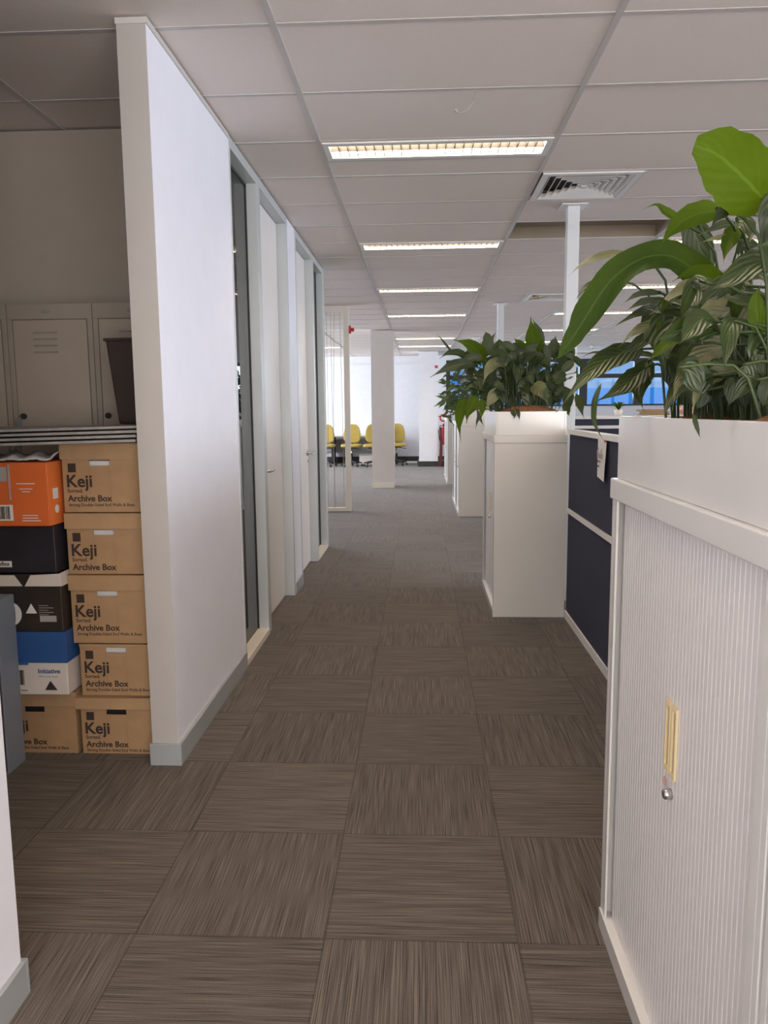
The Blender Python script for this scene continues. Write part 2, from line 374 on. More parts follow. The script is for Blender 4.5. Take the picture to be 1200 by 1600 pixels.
# air diffusers
def make_diffuser():
    t = thing('ceiling_vent', '', 'air vent', (0, 0, H), group='square air diffusers')
    f = MB()
    for a, b_, z in ((.012, .05, 0),): f.box(a, a, -.004, .6-a, b_, .006).box(a, .6-b_, -.004, .6-a, .6-a, .006).box(a, b_, -.004, b_, .6-b_, .006).box(.6-b_, b_, -.004, .6-a, .6-b_, .006)
    f.build('frame', M['trimw'], t)
    s = MB()
    for k in range(6):
        o_ = .055+k*.039; i_ = o_+.022; zo, zi = .022, -.004      # sloping blade ring: outer edge high, inner edge low
        O = [(o_, o_), (.6-o_, o_), (.6-o_, .6-o_), (o_, .6-o_)]; I = [(i_, i_), (.6-i_, i_), (.6-i_, .6-i_), (i_, .6-i_)]
        vs_ = [(x, y, zi) for x, y in O]+[(x, y, zo) for x, y in I]+[(x, y, zi+.003) for x, y in O]+[(x, y, zo+.003) for x, y in I]
        s.add(vs_, [(q, (q+1) % 4, 4+(q+1) % 4, 4+q) for q in range(4)]+[(8+q, 12+q, 12+(q+1) % 4, 8+(q+1) % 4) for q in range(4)])
    s.box(.283, .283, -.004, .317, .317, .003)
    s.build('louvre_ring', M['trimw'], t)
    box('plenum', M['dark'], .05, .05, .05, .55, .55, .055, t)
    return t
d0 = make_diffuser(); d0.location = (X0+1.212, 4.695, H); d0['label'] = 'large square air diffuser above the planters near the white post'
dup(d0, (X0+1.2+.6, 9.495, H), 'small distant square air diffuser beyond the brown ceiling opening')

# loose wire
wv = MB(); pts = [(.236, 3.52, H+.003), (.235, 3.505, H-.02), (.225, 3.49, H-.05), (.205, 3.48, H-.08), (.175, 3.47, H-.098), (.152, 3.46, H-.10)]
wv.tube(pts, .0022, 6); wv.tube([(.160, 3.463, H-.1), (.145, 3.457, H-.088)], .006, 6)
tag(wv.build('loose_wire', M['greyp'], smooth=True), 'short grey wire end dangling from a ceiling seam', 'wire')
sd = thing('smoke_detector', 'small round smoke detector on the far ceiling', 'smoke detector', (3.77, 17.5, H))
MB().lathe([(.055, 0), (.055, -.02), (.035, -.045)]).build('base', M['trimw'], sd); MB().lathe([(.03, -.045), (.02, -.06)]).build('sensor', M['greyp'], sd)

# ------------------------------------------------------------------ walls
st(box('wall_left', M['wall'], -1.04, 2.802, 0, -.94, 3.94, H-.002))          # long white wall beside the aisle
st(box('wall_pier', M['wall'], -1.04, 5.585, 0, -.94, 5.925, H-.002))
st(box('wall_near_left', M['wall'], -1.04, -3.0, 0, -.94, 1.61, H-.002))
def skirting(name, y0, y1, ends=(0, 0)):
    m_ = MB().box(-.94, y0, 0, -.928, y1, .088)
    if ends[0]: m_.box(-1.052, y0-.012, 0, -.928, y0, .088)
    if ends[1]: m_.box(-1.052, y1, 0, -.928, y1+.012, .088)
    return st(m_.build(name, M['skirt'], bevel=.002))
skirting('baseboard_left', 2.802, 3.94, (1, 0)); skirting('baseboard_pier', 5.585, 5.925); skirting('baseboard_near_left', -3.0, 1.61, (0, 1))
st(box('trim_2', M['grid'], -1.046, 2.796, H-.02, -.934, 3.94, H))           # shadow trim along the wall head
st(box('trim_8', M['endshade'], -1.043, 2.7995, .088, -.9405, 2.8015, H-.02))  # darker plate added so the wall end looks shaded
# aluminium partition frames
def window(n, y0, y1, fy0, fy1):
    t = st(MB().box(-1.04, y0, 0, -.936, y0+fy0, H-.002).box(-1.04, y1-fy1, 0, -.936, y1, H-.002)
       .box(-1.04, y0+fy0, H-.055, -.936, y1-fy1, H-.002).build('window_%d' % n, M['alu'], bevel=.0015))
    box('sill', M['sill'], -1.04, y0+fy0, 0, -.932, y1-fy1, .035, t, .0015)
    b = MB().box(-1.012, y0+fy0, .035, -.996, y0+fy0+.012, H-.055).box(-1.012, y1-fy1-.012, .035, -.996, y1-fy1, H-.055).box(-1.012, y0+fy0, H-.07, -.996, y1-fy1, H-.055)
    b.build('glazing_bead', M['dark'], t)
    g = box('pane', M['glass'], -1.006, y0+fy0+.005, .036, -1.001, y1-fy1-.005, H-.058, t); g['label'] = 'green tinted glass pane'
    return t
window(1, 3.94, 4.62, .022, .05); window(2, 6.885, 7.58, .035, .06)
st(box('trim_3', M['alu'], -1.04, 7.58, 0, -.93, 7.60, H-.002))
def door(n, y0, y1, lab):
    t = st(MB().box(-1.04, y0, 0, -.936, y0+.035, H-.002).box(-1.04, y1-.04, 0, -.936, y1, H-.002).box(-1.04, y0+.035, H-.052, -.936, y1-.04, H-.002).build('trim_%d' % (n+3), M['alu'], bevel=.0015))
    l = st(box('door_%d' % n, M['door'], -1.042, y0+.039, .008, -1.004, y1-.044, H-.056, bevel=.0015)); l['label'] = lab
    return l
d1 = door(1, 4.62, 5.585, 'tall white office door nearest the camera'); d2 = door(2, 5.925, 6.885, 'tall white office door farther along the partition')
def lever(par, y, dirn, z=.985):
    h = MB(); h.lathe([(.026, 0), (.026, .008)], n=18); 
    hv = [( -1.004+zz, y+xx, z+yy) for xx, yy, zz in h.v]; h.v = hv
    h.tube([(-1.004, y, z), (-.955, y, z), (-.945, y+.01*dirn, z), (-.942, y+.03*dirn, z), (-.942, y+.12*dirn, z)], .009, 10)
    h.build('door_handle', M['chrome'], par, smooth=True)
    k = MB(); k.lathe([(.014, 0), (.014, .006)], n=14); k.v = [(-1.004+zz, y+xx, z-.07+yy) for xx, yy, zz in k.v]; k.build('keyhole_plate', M['chrome'], par)
lever(d1, 4.76, 1); lever(d2, 6.78, -1)
# closed rooms behind the partitions
st(box('wall_office_back', M['wall_far'], -4.1, 3.90, 0, -4.0, 7.60, H-.002))
st(box('wall_office_end', M['wall_far'], -4.0, 7.5, 0, -1.04, 7.6, H-.002))
st(box('wall_office_divider', M['wall_far'], -4.0, 5.585, 0, -1.04, 5.685, H-.002))
# storage recess
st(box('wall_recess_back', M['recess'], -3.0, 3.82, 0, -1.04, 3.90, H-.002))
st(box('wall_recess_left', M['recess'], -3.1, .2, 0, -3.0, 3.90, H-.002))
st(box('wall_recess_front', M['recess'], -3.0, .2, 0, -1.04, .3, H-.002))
# outer shell
st(MB().box(-6.4, 20.0, 0, .64, 20.2, H+.25).box(.64, 20.0, 0, 8.4, 20.2, 1.40).box(.64, 20.0, 2.58, 8.4, 20.2, H+.25).build('wall_back', M['wall_far']))
st(MB().box(-6.4, -3.3, 0, -.94, -3.2, H+.25).box(4.15, -3.3, 0, 8.4, -3.2, H+.25).box(-.94, -3.3, 2.5, 4.15, -3.2, H+.25).build('wall_behind', M['wall']))
st(MB().box(-.94, -3.28, 0, -.88, -3.22, 2.5).box(4.09, -3.28, 0, 4.15, -3.22, 2.5).box(1.57, -3.28, 0, 1.63, -3.22, 2.5).box(-.88, -3.28, 0, 4.09, -3.22, .06).build('trim_7', M['alu']))
st(MB().box(8.2, -3.2, 0, 8.3, 20, .9).box(8.2, -3.2, 2.6, 8.3, 20, H+.25).box(8.2, -3.2, .9, 8.3, -2.5, 2.6).box(8.2, 14.6, .9, 8.3, 20, 2.6).build('wall_right', M['wall_far']))
st(MB().box(-6.3, -3.2, 0, -6.2, 20, .9).box(-6.3, -3.2, 2.6, -6.2, 20, H+.25).box(-6.3, -3.2, .9, -6.2, 11.4, 2.6).box(-6.3, 19.6, .9, -6.2, 20, 2.6).build('wall_far_left', M['wall_far']))
st(box('baseboard_back', M['darkmetal'], -6.2, 19.97, 0, .64, 20.0, .15))
st(box('trim_6', M['trimw'], -6.2, 19.955, 2.48, -.05, 20.0, 2.51))
# windows in the back wall: dark frames with a transom
wn = 3
def far_window(x0, x1, zt=2.58):
    global wn
    f = MB().box(x0, 19.98, 1.40, x0+.10, 20.1, zt).box(x1-.10, 19.98, 1.40, x1, 20.1, zt).box(x0+.10, 19.98, zt-.08, x1-.10, 20.1, zt).box(x0+.10, 19.98, 1.40, x1-.10, 20.1, 1.44).box(x0+.10, 19.98, 2.09, x1-.10, 20.1, 2.20)
    t = st(f.build('window_%d' % wn, M['dark'])); wn += 1
    box('pane', M['clear'], x0+.10, 20.04, 1.44, x1-.10, 20.045, zt-.08, t)
xx = .64
for w in (1.11, 1.15, 1.20, 1.36, 1.24, 1.30): far_window(xx, xx+w); xx += w
# side windows (the daylight comes through these)
for n, y in enumerate((-2.5, .35, 3.2, 6.05, 8.9, 11.75)):
    st(MB().box(8.2, y, .9, 8.3, y+.06, 2.6).box(8.2, y+2.79, .9, 8.3, y+2.85, 2.6).box(8.2, y, 1.0, 8.25, y+2.85, .96).build('window_%d' % (wn+n), M['dark']))
# pillar and column
st(box('wall_pillar', M['wall_far'], -.05, 18.43, .0, .40, 19.2, H-.002)); st(box('baseboard_pillar', M['darkmetal'], -.08, 18.40, 0, .56, 19.23, .125))
st(box('wall_column', M['columnp'], -.855, 13.42, 0, -.47, 13.80, H-.002)); st(box('baseboard_column', M['sill'], -.858, 13.405, 0, -.467, 13.42, .09))

# neighbours seen through the far windows
nb = thing('blue_building', 'blue clad building with a pale parapet seen through the far windows', 'building', (20, 45, -8))
box('wall', M['bluebld'], -28, 0, 0, 28, 10, 10.45, nb); box('parapet', M['whitebld'], -28.1, -.15, 10.45, 28.1, 10, 10.8, nb)
pb = thing('pale_building', 'pale building with blue window bands behind the trailing planter leaves', 'building', (1.5, 30, -8))
box('wall', M['whitebld'], -.9, 0, 0, 2.4, 8, 11.0, pb)
b = MB()
for k in range(4): b.box(-.9+k*.8, -.04, 0, -.8+k*.8, 0, 11)
b.box(-.9, -.04, 9.5, 2.4, 0, 9.62); b.box(-.9, -.04, 10.3, 2.4, 0, 10.42)
b.build('window_band', M['bluebld'], pb)

# ------------------------------------------------------------------ white posts
def make_post():
    t = thing('support_post', '', 'post', group='white square posts')
    box('shaft', M['post'], -.04, -.04, 0, .04, .04, H-.008, t, .003); box('top_flange', M['trimw'], -.085, -.085, H-.008, .085, .085, H, t); return t
p0 = make_post(); p0.location = (1.02, 5.45, 0); p0['label'] = 'white square post rising behind the planter, nearest and thickest in view'
dup(p0, (1.03, 10.3, 0), 'white square post behind the leaves, slim middle one of the three posts')
dup(p0, (1.04, 15.1, 0), 'white square post, farthest and faintest behind the small-leaved plant')

# ------------------------------------------------------------------ tambour cabinets with planters
def make_cabinet(w=.9):
    t = thing('tambour_cabinet', '', 'cabinet', group='white tambour cabinets along the aisle')
    D = .46; Z = 1.19
    b = MB().box(.0, 0, .0, D, .018, Z-.05).box(.0, w-.018, 0, D, w, Z-.05).box(D-.015, .018, 0, D, w-.018, Z-.05).box(.03, .018, .02, D-.015, w-.018, .05)
    b.box(0, .018, .0, .006, .045, Z-.05).box(0, w-.045, 0, .006, w-.018, Z-.05)
    b.build('carcass', M['enamel'], t, .0015)
    MB().box(-.006, -.004, Z-.05, D+.002, w+.004, Z).build('top', M['enamel'], t, .003)
    MB().box(-.004, -.001, 0, .022, w+.001, .052).build('plinth_rail', M['enamel'], t, .0015)
    for s in (0, 1):
        y0, y1 = (.045, w/2-.001) if s == 0 else (w/2+.001, w-.045)
        n = 22; m_ = MB(); pit = (y1-y0)/n; vs_ = []
        for k in range(n):
            for q, dx in ((0, .0012), (.1, .0001), (.5, 0), (.9, .0001), (1., .0012)): vs_.append((.018+dx, y0+(k+q*.98)*pit))
        m_.add([(x, y, .053) for x, y in vs_]+[(x, y, Z-.052) for x, y in vs_], [(a, a+1, a+1+len(vs_), a+len(vs_)) for a in range(len(vs_)-1)])
        m_.box(.0218, y0, .053, .026, y1, Z-.052)
        d = m_.build('tambour_door', M['tambour'], t)
        hy0, hy1 = (w/2-.033, w/2-.003) if s == 0 else (w/2+.003, w/2+.033)
        h = MB().box(.013, hy0, .645, .018, hy0+.007, .79).box(.013, hy1-.007, .645, .018, hy1, .79).box(.013, hy0+.007, .645, .018, hy1-.007, .656).box(.013, hy0+.007, .779, .018, hy1-.007, .79)
        hh = h.build('handle', M['brass'], d, .001); box('finger_recess', M['brassd'], .0172, hy0+.007, .656, .0185, hy1-.007, .779, d)
    k = MB().lathe([(.011, 0), (.011, .012), (.008, .016)], n=14); k.v = [(.018-z, w/2-.008+x, .608+y) for x, y, z in k.v]; k.build('lock', M['chrome'], t, smooth=True)
    return t
def make_planter(w=.9):
    t = thing('planter_box', '', 'planter', group='white steel planter boxes on the cabinets')
    a, b_ = .008, .452
    MB().box(a, .006, 0, a+.012, w-.006, .15).box(b_-.012, .006, 0, b_, w-.006, .15).box(a+.012, .006, 0, b_-.012, .018, .15).box(a+.012, w-.018, 0, b_-.012, w-.006, .15).box(a+.012, .018, 0, b_-.012, w-.018, .01).build('trough', M['enamel'], t, .002)
    n = 20; m_ = MB(); random.seed(3)
    vs_ = []; 
    for i in range(n+1):
        for j in range(9):
            x = a+.012+(b_-a-.024)*j/8; y = .018+(w-.036)*i/n
            bump = .052*math.exp(-((y-.14)/.16)**2)*math.sin(math.pi*j/8)**.6*math.sin(math.pi*min(1, y/.1)*.5)+.02*math.exp(-((y-.72)/.16)**2)*math.sin(math.pi*j/8)
            vs_.append((x, y, .138+bump+random.uniform(-.004, .004)))
    m_.add(vs_, [(i*9+j, i*9+j+1, (i+1)*9+j+1, (i+1)*9+j) for i in range(n) for j in range(8)])
    m_.build('soil', M['soil'], t, smooth=True)
    return t
XC = .47
cabs = [(.10, 'white tambour cabinet adjoining the foreground one, only its edge in view'), (1.01, 'white tambour cabinet in the right foreground with cream pull handles'), (4.97, 'white tambour cabinet at the end of the navy partition, shown side on'),
        (9.77, 'white tambour cabinet beyond the side-on one, under the small-leaved plant'), (10.68, 'white tambour cabinet directly behind the one under the small-leaved plant'),
        (13.98, 'narrow sliver of a white tambour cabinet nearest the dark pillar base'), (14.89, 'white tambour cabinet at the far end of the aisle row, mostly hidden')]
c0 = make_cabinet()
for n, (y, l) in enumerate(cabs):
    if n == 0: c0.location = (XC, y, 0); c0['label'] = l
    else: dup(c0, (XC, y, 0), l)
stk = MB().lathe([(.009, 0), (.009, .0008)], n=20); stk.v = [(XC+.0155-z, 1.486+x, .619+y) for x, y, z in stk.v]
tag(stk.build('round_sticker', M['pink']), 'small pink round sticker below the cream cabinet handles', 'sticker')
p0 = make_planter()
pl = [(1.01, 'white steel planter box on the right foreground cabinet'), (4.97, 'white steel planter box on the side-on cabinet by the navy partition'), (9.77, 'white steel planter box holding the small-leaved plant'),
      ]
for n, (y, l) in enumerate(pl):
    if n == 0: p0.location = (XC, y, 1.19); p0['label'] = l
    else: dup(p0, (XC, y, 1.19), l)

# ------------------------------------------------------------------ plants
CAM = Vector((0, 0, 1.36))
def spline(P, n):
    P = [Vector(p) for p in P]; out = []
    for i in range(n):
        s = i/(n-1)*(len(P)-1); k = min(int(s), len(P)-2); t = s-k
        a = P[k-1] if k > 0 else P[0]*2-P[1]; b = P[k]; c = P[k+1]; d = P[k+2] if k+2 < len(P) else P[-1]*2-P[-2]
        out.append(.5*((2*b)+(c-a)*t+(2*a-5*b+4*c-d)*t*t+(3*b-a-3*c+d)*t**3))
    return out
def leaf(mb, w, face, kind, fold, P, n=14, cols=(-1, -.6, -.2, .2, .6, 1)):
    Q = spline(P, n); nv = len(mb.v); ph = random.uniform(0, 6); wav = random.uniform(.04, .13); roll = random.uniform(-.5, .5)*(1-face)
    L_ = sum((Q[i+1]-Q[i]).length for i in range(n-1))
    for i, q in enumerate(Q):
        t = i/(n-1); T = (Q[min(i+1, n-1)]-Q[max(i-1, 0)]).normalized()
        h = ((CAM-q).normalized()*face+Vector((.15, -.1, 1))*(1-face)).normalized()
        S = T.cross(h)
        S = S.normalized() if S.length > 1e-4 else Vector((1, 0, 0))
        N = S.cross(T); S = (S*math.cos(roll)+N*math.sin(roll)); N = S.cross(T)
        if kind == 1: pr = math.sin(math.pi*min(1, (.04+t*.96)**.85))**.5 if t < .97 else .25
        elif kind == 2: pr = min(1, .45+t*2.2)*(1-.25*math.exp(-((t-.83)/.05)**2))*(1 if t < .8 else max(.03, ((1-t)/.2)**.75))
        else: pr = max(.02, math.sin(math.pi*min(1, t/.94)**.66)**.9*(1-.75*max(0, t-.6)/.4) if t < .93 else .035*(1-t)/.07+.01)*1.12
        hw = w/2*pr
        for u in cols:
            z = abs(u)*fold*hw - hw*wav*math.sin(ph+t*11+u*2)*abs(u)*1.5
            e = 1+.05*math.sin(t*31+ph+u)*(abs(u) > .9)
            mb.v.append(tuple(q+S*(u*hw*e)+N*z)); mb.uv.append((.5+u*.5, t*L_/.25))
    m = len(cols)
    for i in range(n-1):
        for k in range(m-1): a = nv+i*m+k; mb.f.append((a, a+1, a+m+1, a+m))
def plant(name, label, cat, leaves, roots, loc, dens=6, bright=(), pale=(), mid=(), n=14, cols=(-1, -.6, -.2, .2, .6, 1), sr=.0035):
    t = thing(name, label, cat, loc, group=None); o = Vector(loc)
    A = MB(); A.uv = []; B_ = MB(); B_.uv = []; D_ = MB(); D_.uv = []; E_ = MB(); E_.uv = []; S = MB()
    for k, (w, face, kind, fold, P) in enumerate(leaves):
        P = [Vector(p) for p in P]
        leaf(B_ if k in bright else D_ if k in pale else E_ if k in mid else A, w, face, kind, fold, P, n if kind != 2 else 26, cols)
        if sr and w > .012:
            e0 = P[0]; b = min(roots, key=lambda r: (Vector(r)-P[0]).length+random.uniform(0, .12)); b = Vector(b); b.x = min(.89, max(.50, b.x+(e0.x-b.x)*.55+random.uniform(-.02, .02))); b.y = b.y+(e0.y-b.y)*.45+random.uniform(-.02, .02)
            e = P[0]; mid = Vector((b.x+(e.x-b.x)*.3, b.y+(e.y-b.y)*.3, b.z+(e.z-b.z)*.75+.02)) if e.z > b.z+.02 else b.lerp(e, .4)+Vector((0, 0, .05))
            d = e-P[1]; mid2 = e+d.normalized()*.03+Vector((0, 0, .0))
            S.tube(spline([b, mid, e, P[1]], 9)[:7]+[e], [sr*.8]*7+[sr*.5], 6)
    for mb_, nm, mm in ((A, 'foliage', M['leaf']), (B_, 'young_foliage', M['leafb']), (D_, 'pale_foliage', M['leafp']), (E_, 'strap_leaf', M['leafm'])):
        if mb_.v:
            mb_.v = [tuple(Vector(v)-o) for v in mb_.v]; q = mb_.build(nm, mm, t, smooth=True)
            if nm != 'foliage': q['label'] = {'young_foliage': 'bright green back-lit leaves', 'pale_foliage': 'pale greyish leaves', 'strap_leaf': 'long olive arching leaf'}[nm]
    if S.v: S.v = [tuple(Vector(v)-o) for v in S.v]; S.build('stems', M['stem'], t, smooth=True)
    return t
HA = [[0.0576,0.75,2,0.35,[[0.603,1.62,1.565],[0.576,1.611,1.601],[0.54,1.603,1.629],[0.487,1.594,1.655],[0.429,1.585,1.648],[0.372,1.576,1.608],[0.329,1.568,1.547],[0.297,1.559,1.497],[0.268,1.55,1.457]]],
[0.0937,0.9,1,0.12,[[0.511,1.22,1.659],[0.486,1.202,1.675],[0.452,1.185,1.697],[0.416,1.167,1.715],[0.38,1.15,1.722]]],
[0.0507,0.5,0,0.25,[[0.484,1.3,1.673],[0.501,1.267,1.663],[0.516,1.233,1.644],[0.531,1.2,1.623]]],
[0.0217,0.8,0,0.25,[[0.502,1.28,1.68],[0.488,1.272,1.673],[0.468,1.265,1.66],[0.453,1.258,1.646],[0.443,1.25,1.632]]],
[0.038,0.75,0,0.25,[[0.532,1.45,1.703],[0.495,1.438,1.699],[0.458,1.425,1.683],[0.43,1.412,1.659],[0.411,1.4,1.632]]],
[0.0163,0.6,0,0.25,[[0.515,1.6,1.719],[0.495,1.6,1.731],[0.479,1.6,1.741],[0.46,1.6,1.754],[0.434,1.6,1.744]]],
[0.0511,0.8,0,0.25,[[0.566,1.72,1.756],[0.576,1.715,1.722],[0.59,1.71,1.682],[0.606,1.705,1.641],[0.618,1.7,1.61]]],
[0.0278,0.8,0,0.25,[[0.577,1.5,1.69],[0.563,1.483,1.666],[0.549,1.467,1.641],[0.539,1.45,1.614]]],
[0.0215,0.6,0,0.25,[[0.609,1.55,1.691],[0.573,1.533,1.698],[0.543,1.517,1.688],[0.503,1.5,1.671]]],
[0.0093,0.8,0,0.25,[[0.587,1.5,1.672],[0.535,1.475,1.663],[0.495,1.45,1.65]]],
[0.0178,0.6,0,0.25,[[0.474,1.75,1.68],[0.422,1.738,1.687],[0.379,1.725,1.679],[0.343,1.712,1.664],[0.309,1.7,1.635]]],
[0.0156,0.6,0,0.25,[[0.429,1.8,1.645],[0.393,1.783,1.638],[0.358,1.767,1.619],[0.335,1.75,1.591]]],
[0.0458,0.8,0,0.25,[[0.577,1.55,1.556],[0.559,1.538,1.584],[0.53,1.525,1.604],[0.495,1.512,1.605],[0.466,1.5,1.592]]],
[0.0247,0.9,0,0.25,[[0.549,1.3,1.478],[0.541,1.3,1.504],[0.538,1.3,1.534],[0.545,1.3,1.557]]],
[0.0557,0.85,0,0.25,[[0.59,1.45,1.539],[0.545,1.425,1.528],[0.505,1.4,1.513],[0.48,1.375,1.489],[0.474,1.35,1.465]]],
[0.0434,0.8,0,0.25,[[0.588,1.5,1.474],[0.537,1.462,1.466],[0.488,1.425,1.438],[0.449,1.388,1.401],[0.428,1.35,1.354]]],
[0.026,0.8,0,0.25,[[0.554,1.4,1.418],[0.518,1.375,1.419],[0.481,1.35,1.403],[0.457,1.325,1.375],[0.446,1.3,1.346]]],
[0.0073,0.8,0,0.25,[[0.446,1.3,1.351],[0.448,1.293,1.336],[0.451,1.287,1.321],[0.453,1.28,1.308]]],
[0.0459,0.75,0,0.25,[[0.487,1.75,1.488],[0.436,1.712,1.476],[0.381,1.675,1.453],[0.327,1.638,1.41],[0.274,1.6,1.351]]],
[0.0401,0.8,0,0.25,[[0.484,1.7,1.448],[0.446,1.667,1.42],[0.402,1.633,1.393],[0.347,1.6,1.37]]],
[0.0409,0.8,0,0.25,[[0.493,1.72,1.465],[0.472,1.697,1.424],[0.46,1.673,1.39],[0.465,1.65,1.352]]],
[0.0179,0.5,0,0.25,[[0.552,1.85,1.473],[0.508,1.85,1.484],[0.45,1.85,1.474],[0.405,1.85,1.489],[0.361,1.85,1.472]]],
[0.0103,0.8,0,0.25,[[0.369,1.62,1.411],[0.353,1.603,1.376],[0.348,1.585,1.338],[0.352,1.568,1.317],[0.364,1.55,1.29]]],
[0.0218,0.8,0,0.25,[[0.519,1.55,1.424],[0.488,1.517,1.398],[0.464,1.483,1.368],[0.445,1.45,1.344]]],
[0.0187,0.6,0,0.25,[[0.509,1.7,1.599],[0.471,1.683,1.597],[0.441,1.667,1.588],[0.411,1.65,1.57]]],
[0.021,0.6,0,0.25,[[0.523,1.7,1.583],[0.48,1.667,1.579],[0.442,1.633,1.569],[0.404,1.6,1.549]]],
[0.0227,0.7,0,0.25,[[0.546,1.75,1.573],[0.49,1.7,1.565],[0.437,1.65,1.548],[0.377,1.6,1.516]]],
[0.0238,0.7,0,0.25,[[0.531,1.7,1.543],[0.482,1.667,1.53],[0.434,1.633,1.512],[0.395,1.6,1.479]]],
[0.0273,0.7,0,0.25,[[0.534,1.75,1.522],[0.484,1.717,1.506],[0.442,1.683,1.483],[0.403,1.65,1.471]]],
[0.0667,0.85,0,0.25,[[0.547,1.65,1.557],[0.503,1.617,1.528],[0.478,1.583,1.475],[0.476,1.55,1.418]]],
[0.0637,0.85,0,0.25,[[0.572,1.7,1.516],[0.536,1.667,1.474],[0.521,1.633,1.434],[0.528,1.6,1.387]]],
[0.0333,0.7,0,0.25,[[0.588,1.55,1.583],[0.53,1.517,1.585],[0.473,1.483,1.572],[0.413,1.45,1.526]]],
[0.0315,0.7,0,0.25,[[0.623,1.6,1.568],[0.555,1.55,1.574],[0.491,1.5,1.557],[0.436,1.45,1.517]]],
[0.0298,0.8,0,0.25,[[0.616,1.5,1.564],[0.576,1.467,1.573],[0.54,1.433,1.571],[0.512,1.4,1.551]]],
[0.0274,0.8,0,0.25,[[0.637,1.5,1.64],[0.601,1.467,1.629],[0.572,1.433,1.601],[0.546,1.4,1.564]]],
[0.0268,0.8,0,0.25,[[0.634,1.6,1.593],[0.638,1.567,1.611],[0.645,1.533,1.603],[0.647,1.5,1.571]]],
[0.0188,0.8,0,0.25,[[0.62,1.5,1.652],[0.596,1.5,1.656],[0.585,1.5,1.645],[0.584,1.5,1.633]]],
[0.0494,0.8,0,0.25,[[0.692,1.6,1.555],[0.655,1.567,1.527],[0.627,1.533,1.482],[0.621,1.5,1.438]]],
[0.0359,0.8,0,0.25,[[0.531,1.75,1.59],[0.503,1.733,1.561],[0.481,1.717,1.519],[0.472,1.7,1.484]]],
[0.0581,0.85,0,0.25,[[0.643,1.75,1.547],[0.619,1.733,1.492],[0.622,1.717,1.436],[0.634,1.7,1.395]]],
[0.0245,0.8,0,0.25,[[0.558,1.45,1.687],[0.568,1.433,1.677],[0.57,1.417,1.657],[0.562,1.4,1.633]]],
[0.0267,0.7802714108974851,0,0.25,[[0.53,1.518,1.575],[0.508,1.484,1.573],[0.488,1.45,1.539],[0.471,1.416,1.515]]],
[0.0216,0.8564853788568363,0,0.25,[[0.712,1.595,1.56],[0.704,1.613,1.566],[0.697,1.63,1.539],[0.695,1.648,1.519]]],
[0.0321,0.8127890147948085,0,0.25,[[0.799,1.74,1.466],[0.775,1.72,1.468],[0.755,1.7,1.432],[0.737,1.679,1.407]]],
[0.0227,0.3536077243592342,0,0.25,[[0.78,1.633,1.579],[0.748,1.632,1.585],[0.718,1.63,1.57],[0.696,1.629,1.563]]],
[0.0306,0.8088264529341809,0,0.25,[[0.781,1.601,1.452],[0.741,1.57,1.452],[0.704,1.538,1.411],[0.674,1.507,1.381]]],
[0.025,0.3259430814433491,0,0.25,[[0.662,1.629,1.526],[0.631,1.603,1.528],[0.602,1.577,1.503],[0.579,1.551,1.486]]],
[0.0256,0.4173440965999892,0,0.25,[[0.487,1.454,1.475],[0.446,1.414,1.477],[0.408,1.375,1.453],[0.378,1.335,1.437]]],
[0.0354,0.6351173901500353,0,0.25,[[0.636,1.648,1.574],[0.622,1.658,1.578],[0.609,1.668,1.547],[0.601,1.677,1.524]]],
[0.0327,0.4986401972230408,0,0.25,[[0.634,1.334,1.556],[0.622,1.35,1.558],[0.612,1.366,1.521],[0.606,1.382,1.491]]],
[0.0389,0.8759205549677707,0,0.25,[[0.49,1.324,1.485],[0.444,1.303,1.489],[0.4,1.282,1.474],[0.367,1.262,1.465]]],
[0.0391,0.7907566804189516,0,0.25,[[0.595,1.831,1.563],[0.561,1.819,1.57],[0.528,1.807,1.559],[0.503,1.795,1.557]]],
[0.0401,0.30563787980373874,0,0.25,[[0.557,1.544,1.567],[0.549,1.553,1.57],[0.542,1.562,1.535],[0.537,1.571,1.508]]],
[0.0205,0.554371511563047,0,0.25,[[0.558,1.731,1.589],[0.526,1.692,1.588],[0.496,1.654,1.556],[0.471,1.615,1.533]]],
[0.023,0.5944005694210459,0,0.25,[[0.466,1.33,1.564],[0.461,1.361,1.569],[0.456,1.391,1.533],[0.456,1.421,1.502]]],
[0.027,0.5866571778138254,0,0.25,[[0.518,1.367,1.413],[0.471,1.328,1.415],[0.427,1.289,1.39],[0.393,1.25,1.373]]],
[0.0371,0.5991478317426597,0,0.25,[[0.481,1.32,1.5],[0.45,1.293,1.5],[0.421,1.265,1.474],[0.398,1.237,1.456]]],
[0.0388,0.33076423506897157,0,0.25,[[0.456,1.433,1.541],[0.449,1.456,1.547],[0.443,1.479,1.517],[0.44,1.502,1.495]]],
[0.0325,0.7468357713841047,0,0.25,[[0.895,1.845,1.521],[0.854,1.82,1.522],[0.815,1.795,1.486],[0.785,1.771,1.46]]],
[0.0391,0.6941453999484885,0,0.25,[[0.597,1.416,1.541],[0.561,1.425,1.551],[0.526,1.433,1.551],[0.501,1.442,1.558]]],
[0.0343,0.8536799776204609,0,0.25,[[0.813,1.748,1.492],[0.788,1.762,1.498],[0.765,1.775,1.474],[0.749,1.789,1.458]]],
[0.0193,0.37657967254588126,0,0.25,[[0.899,1.834,1.594],[0.85,1.802,1.601],[0.802,1.769,1.599],[0.765,1.736,1.604]]],
[0.0306,0.8564885678460104,0,0.25,[[0.649,1.333,1.471],[0.623,1.312,1.469],[0.6,1.29,1.43],[0.582,1.269,1.398]]],
[0.0211,0.7697818385709134,0,0.25,[[0.619,1.807,1.645],[0.602,1.781,1.642],[0.588,1.755,1.591],[0.576,1.729,1.55]]],
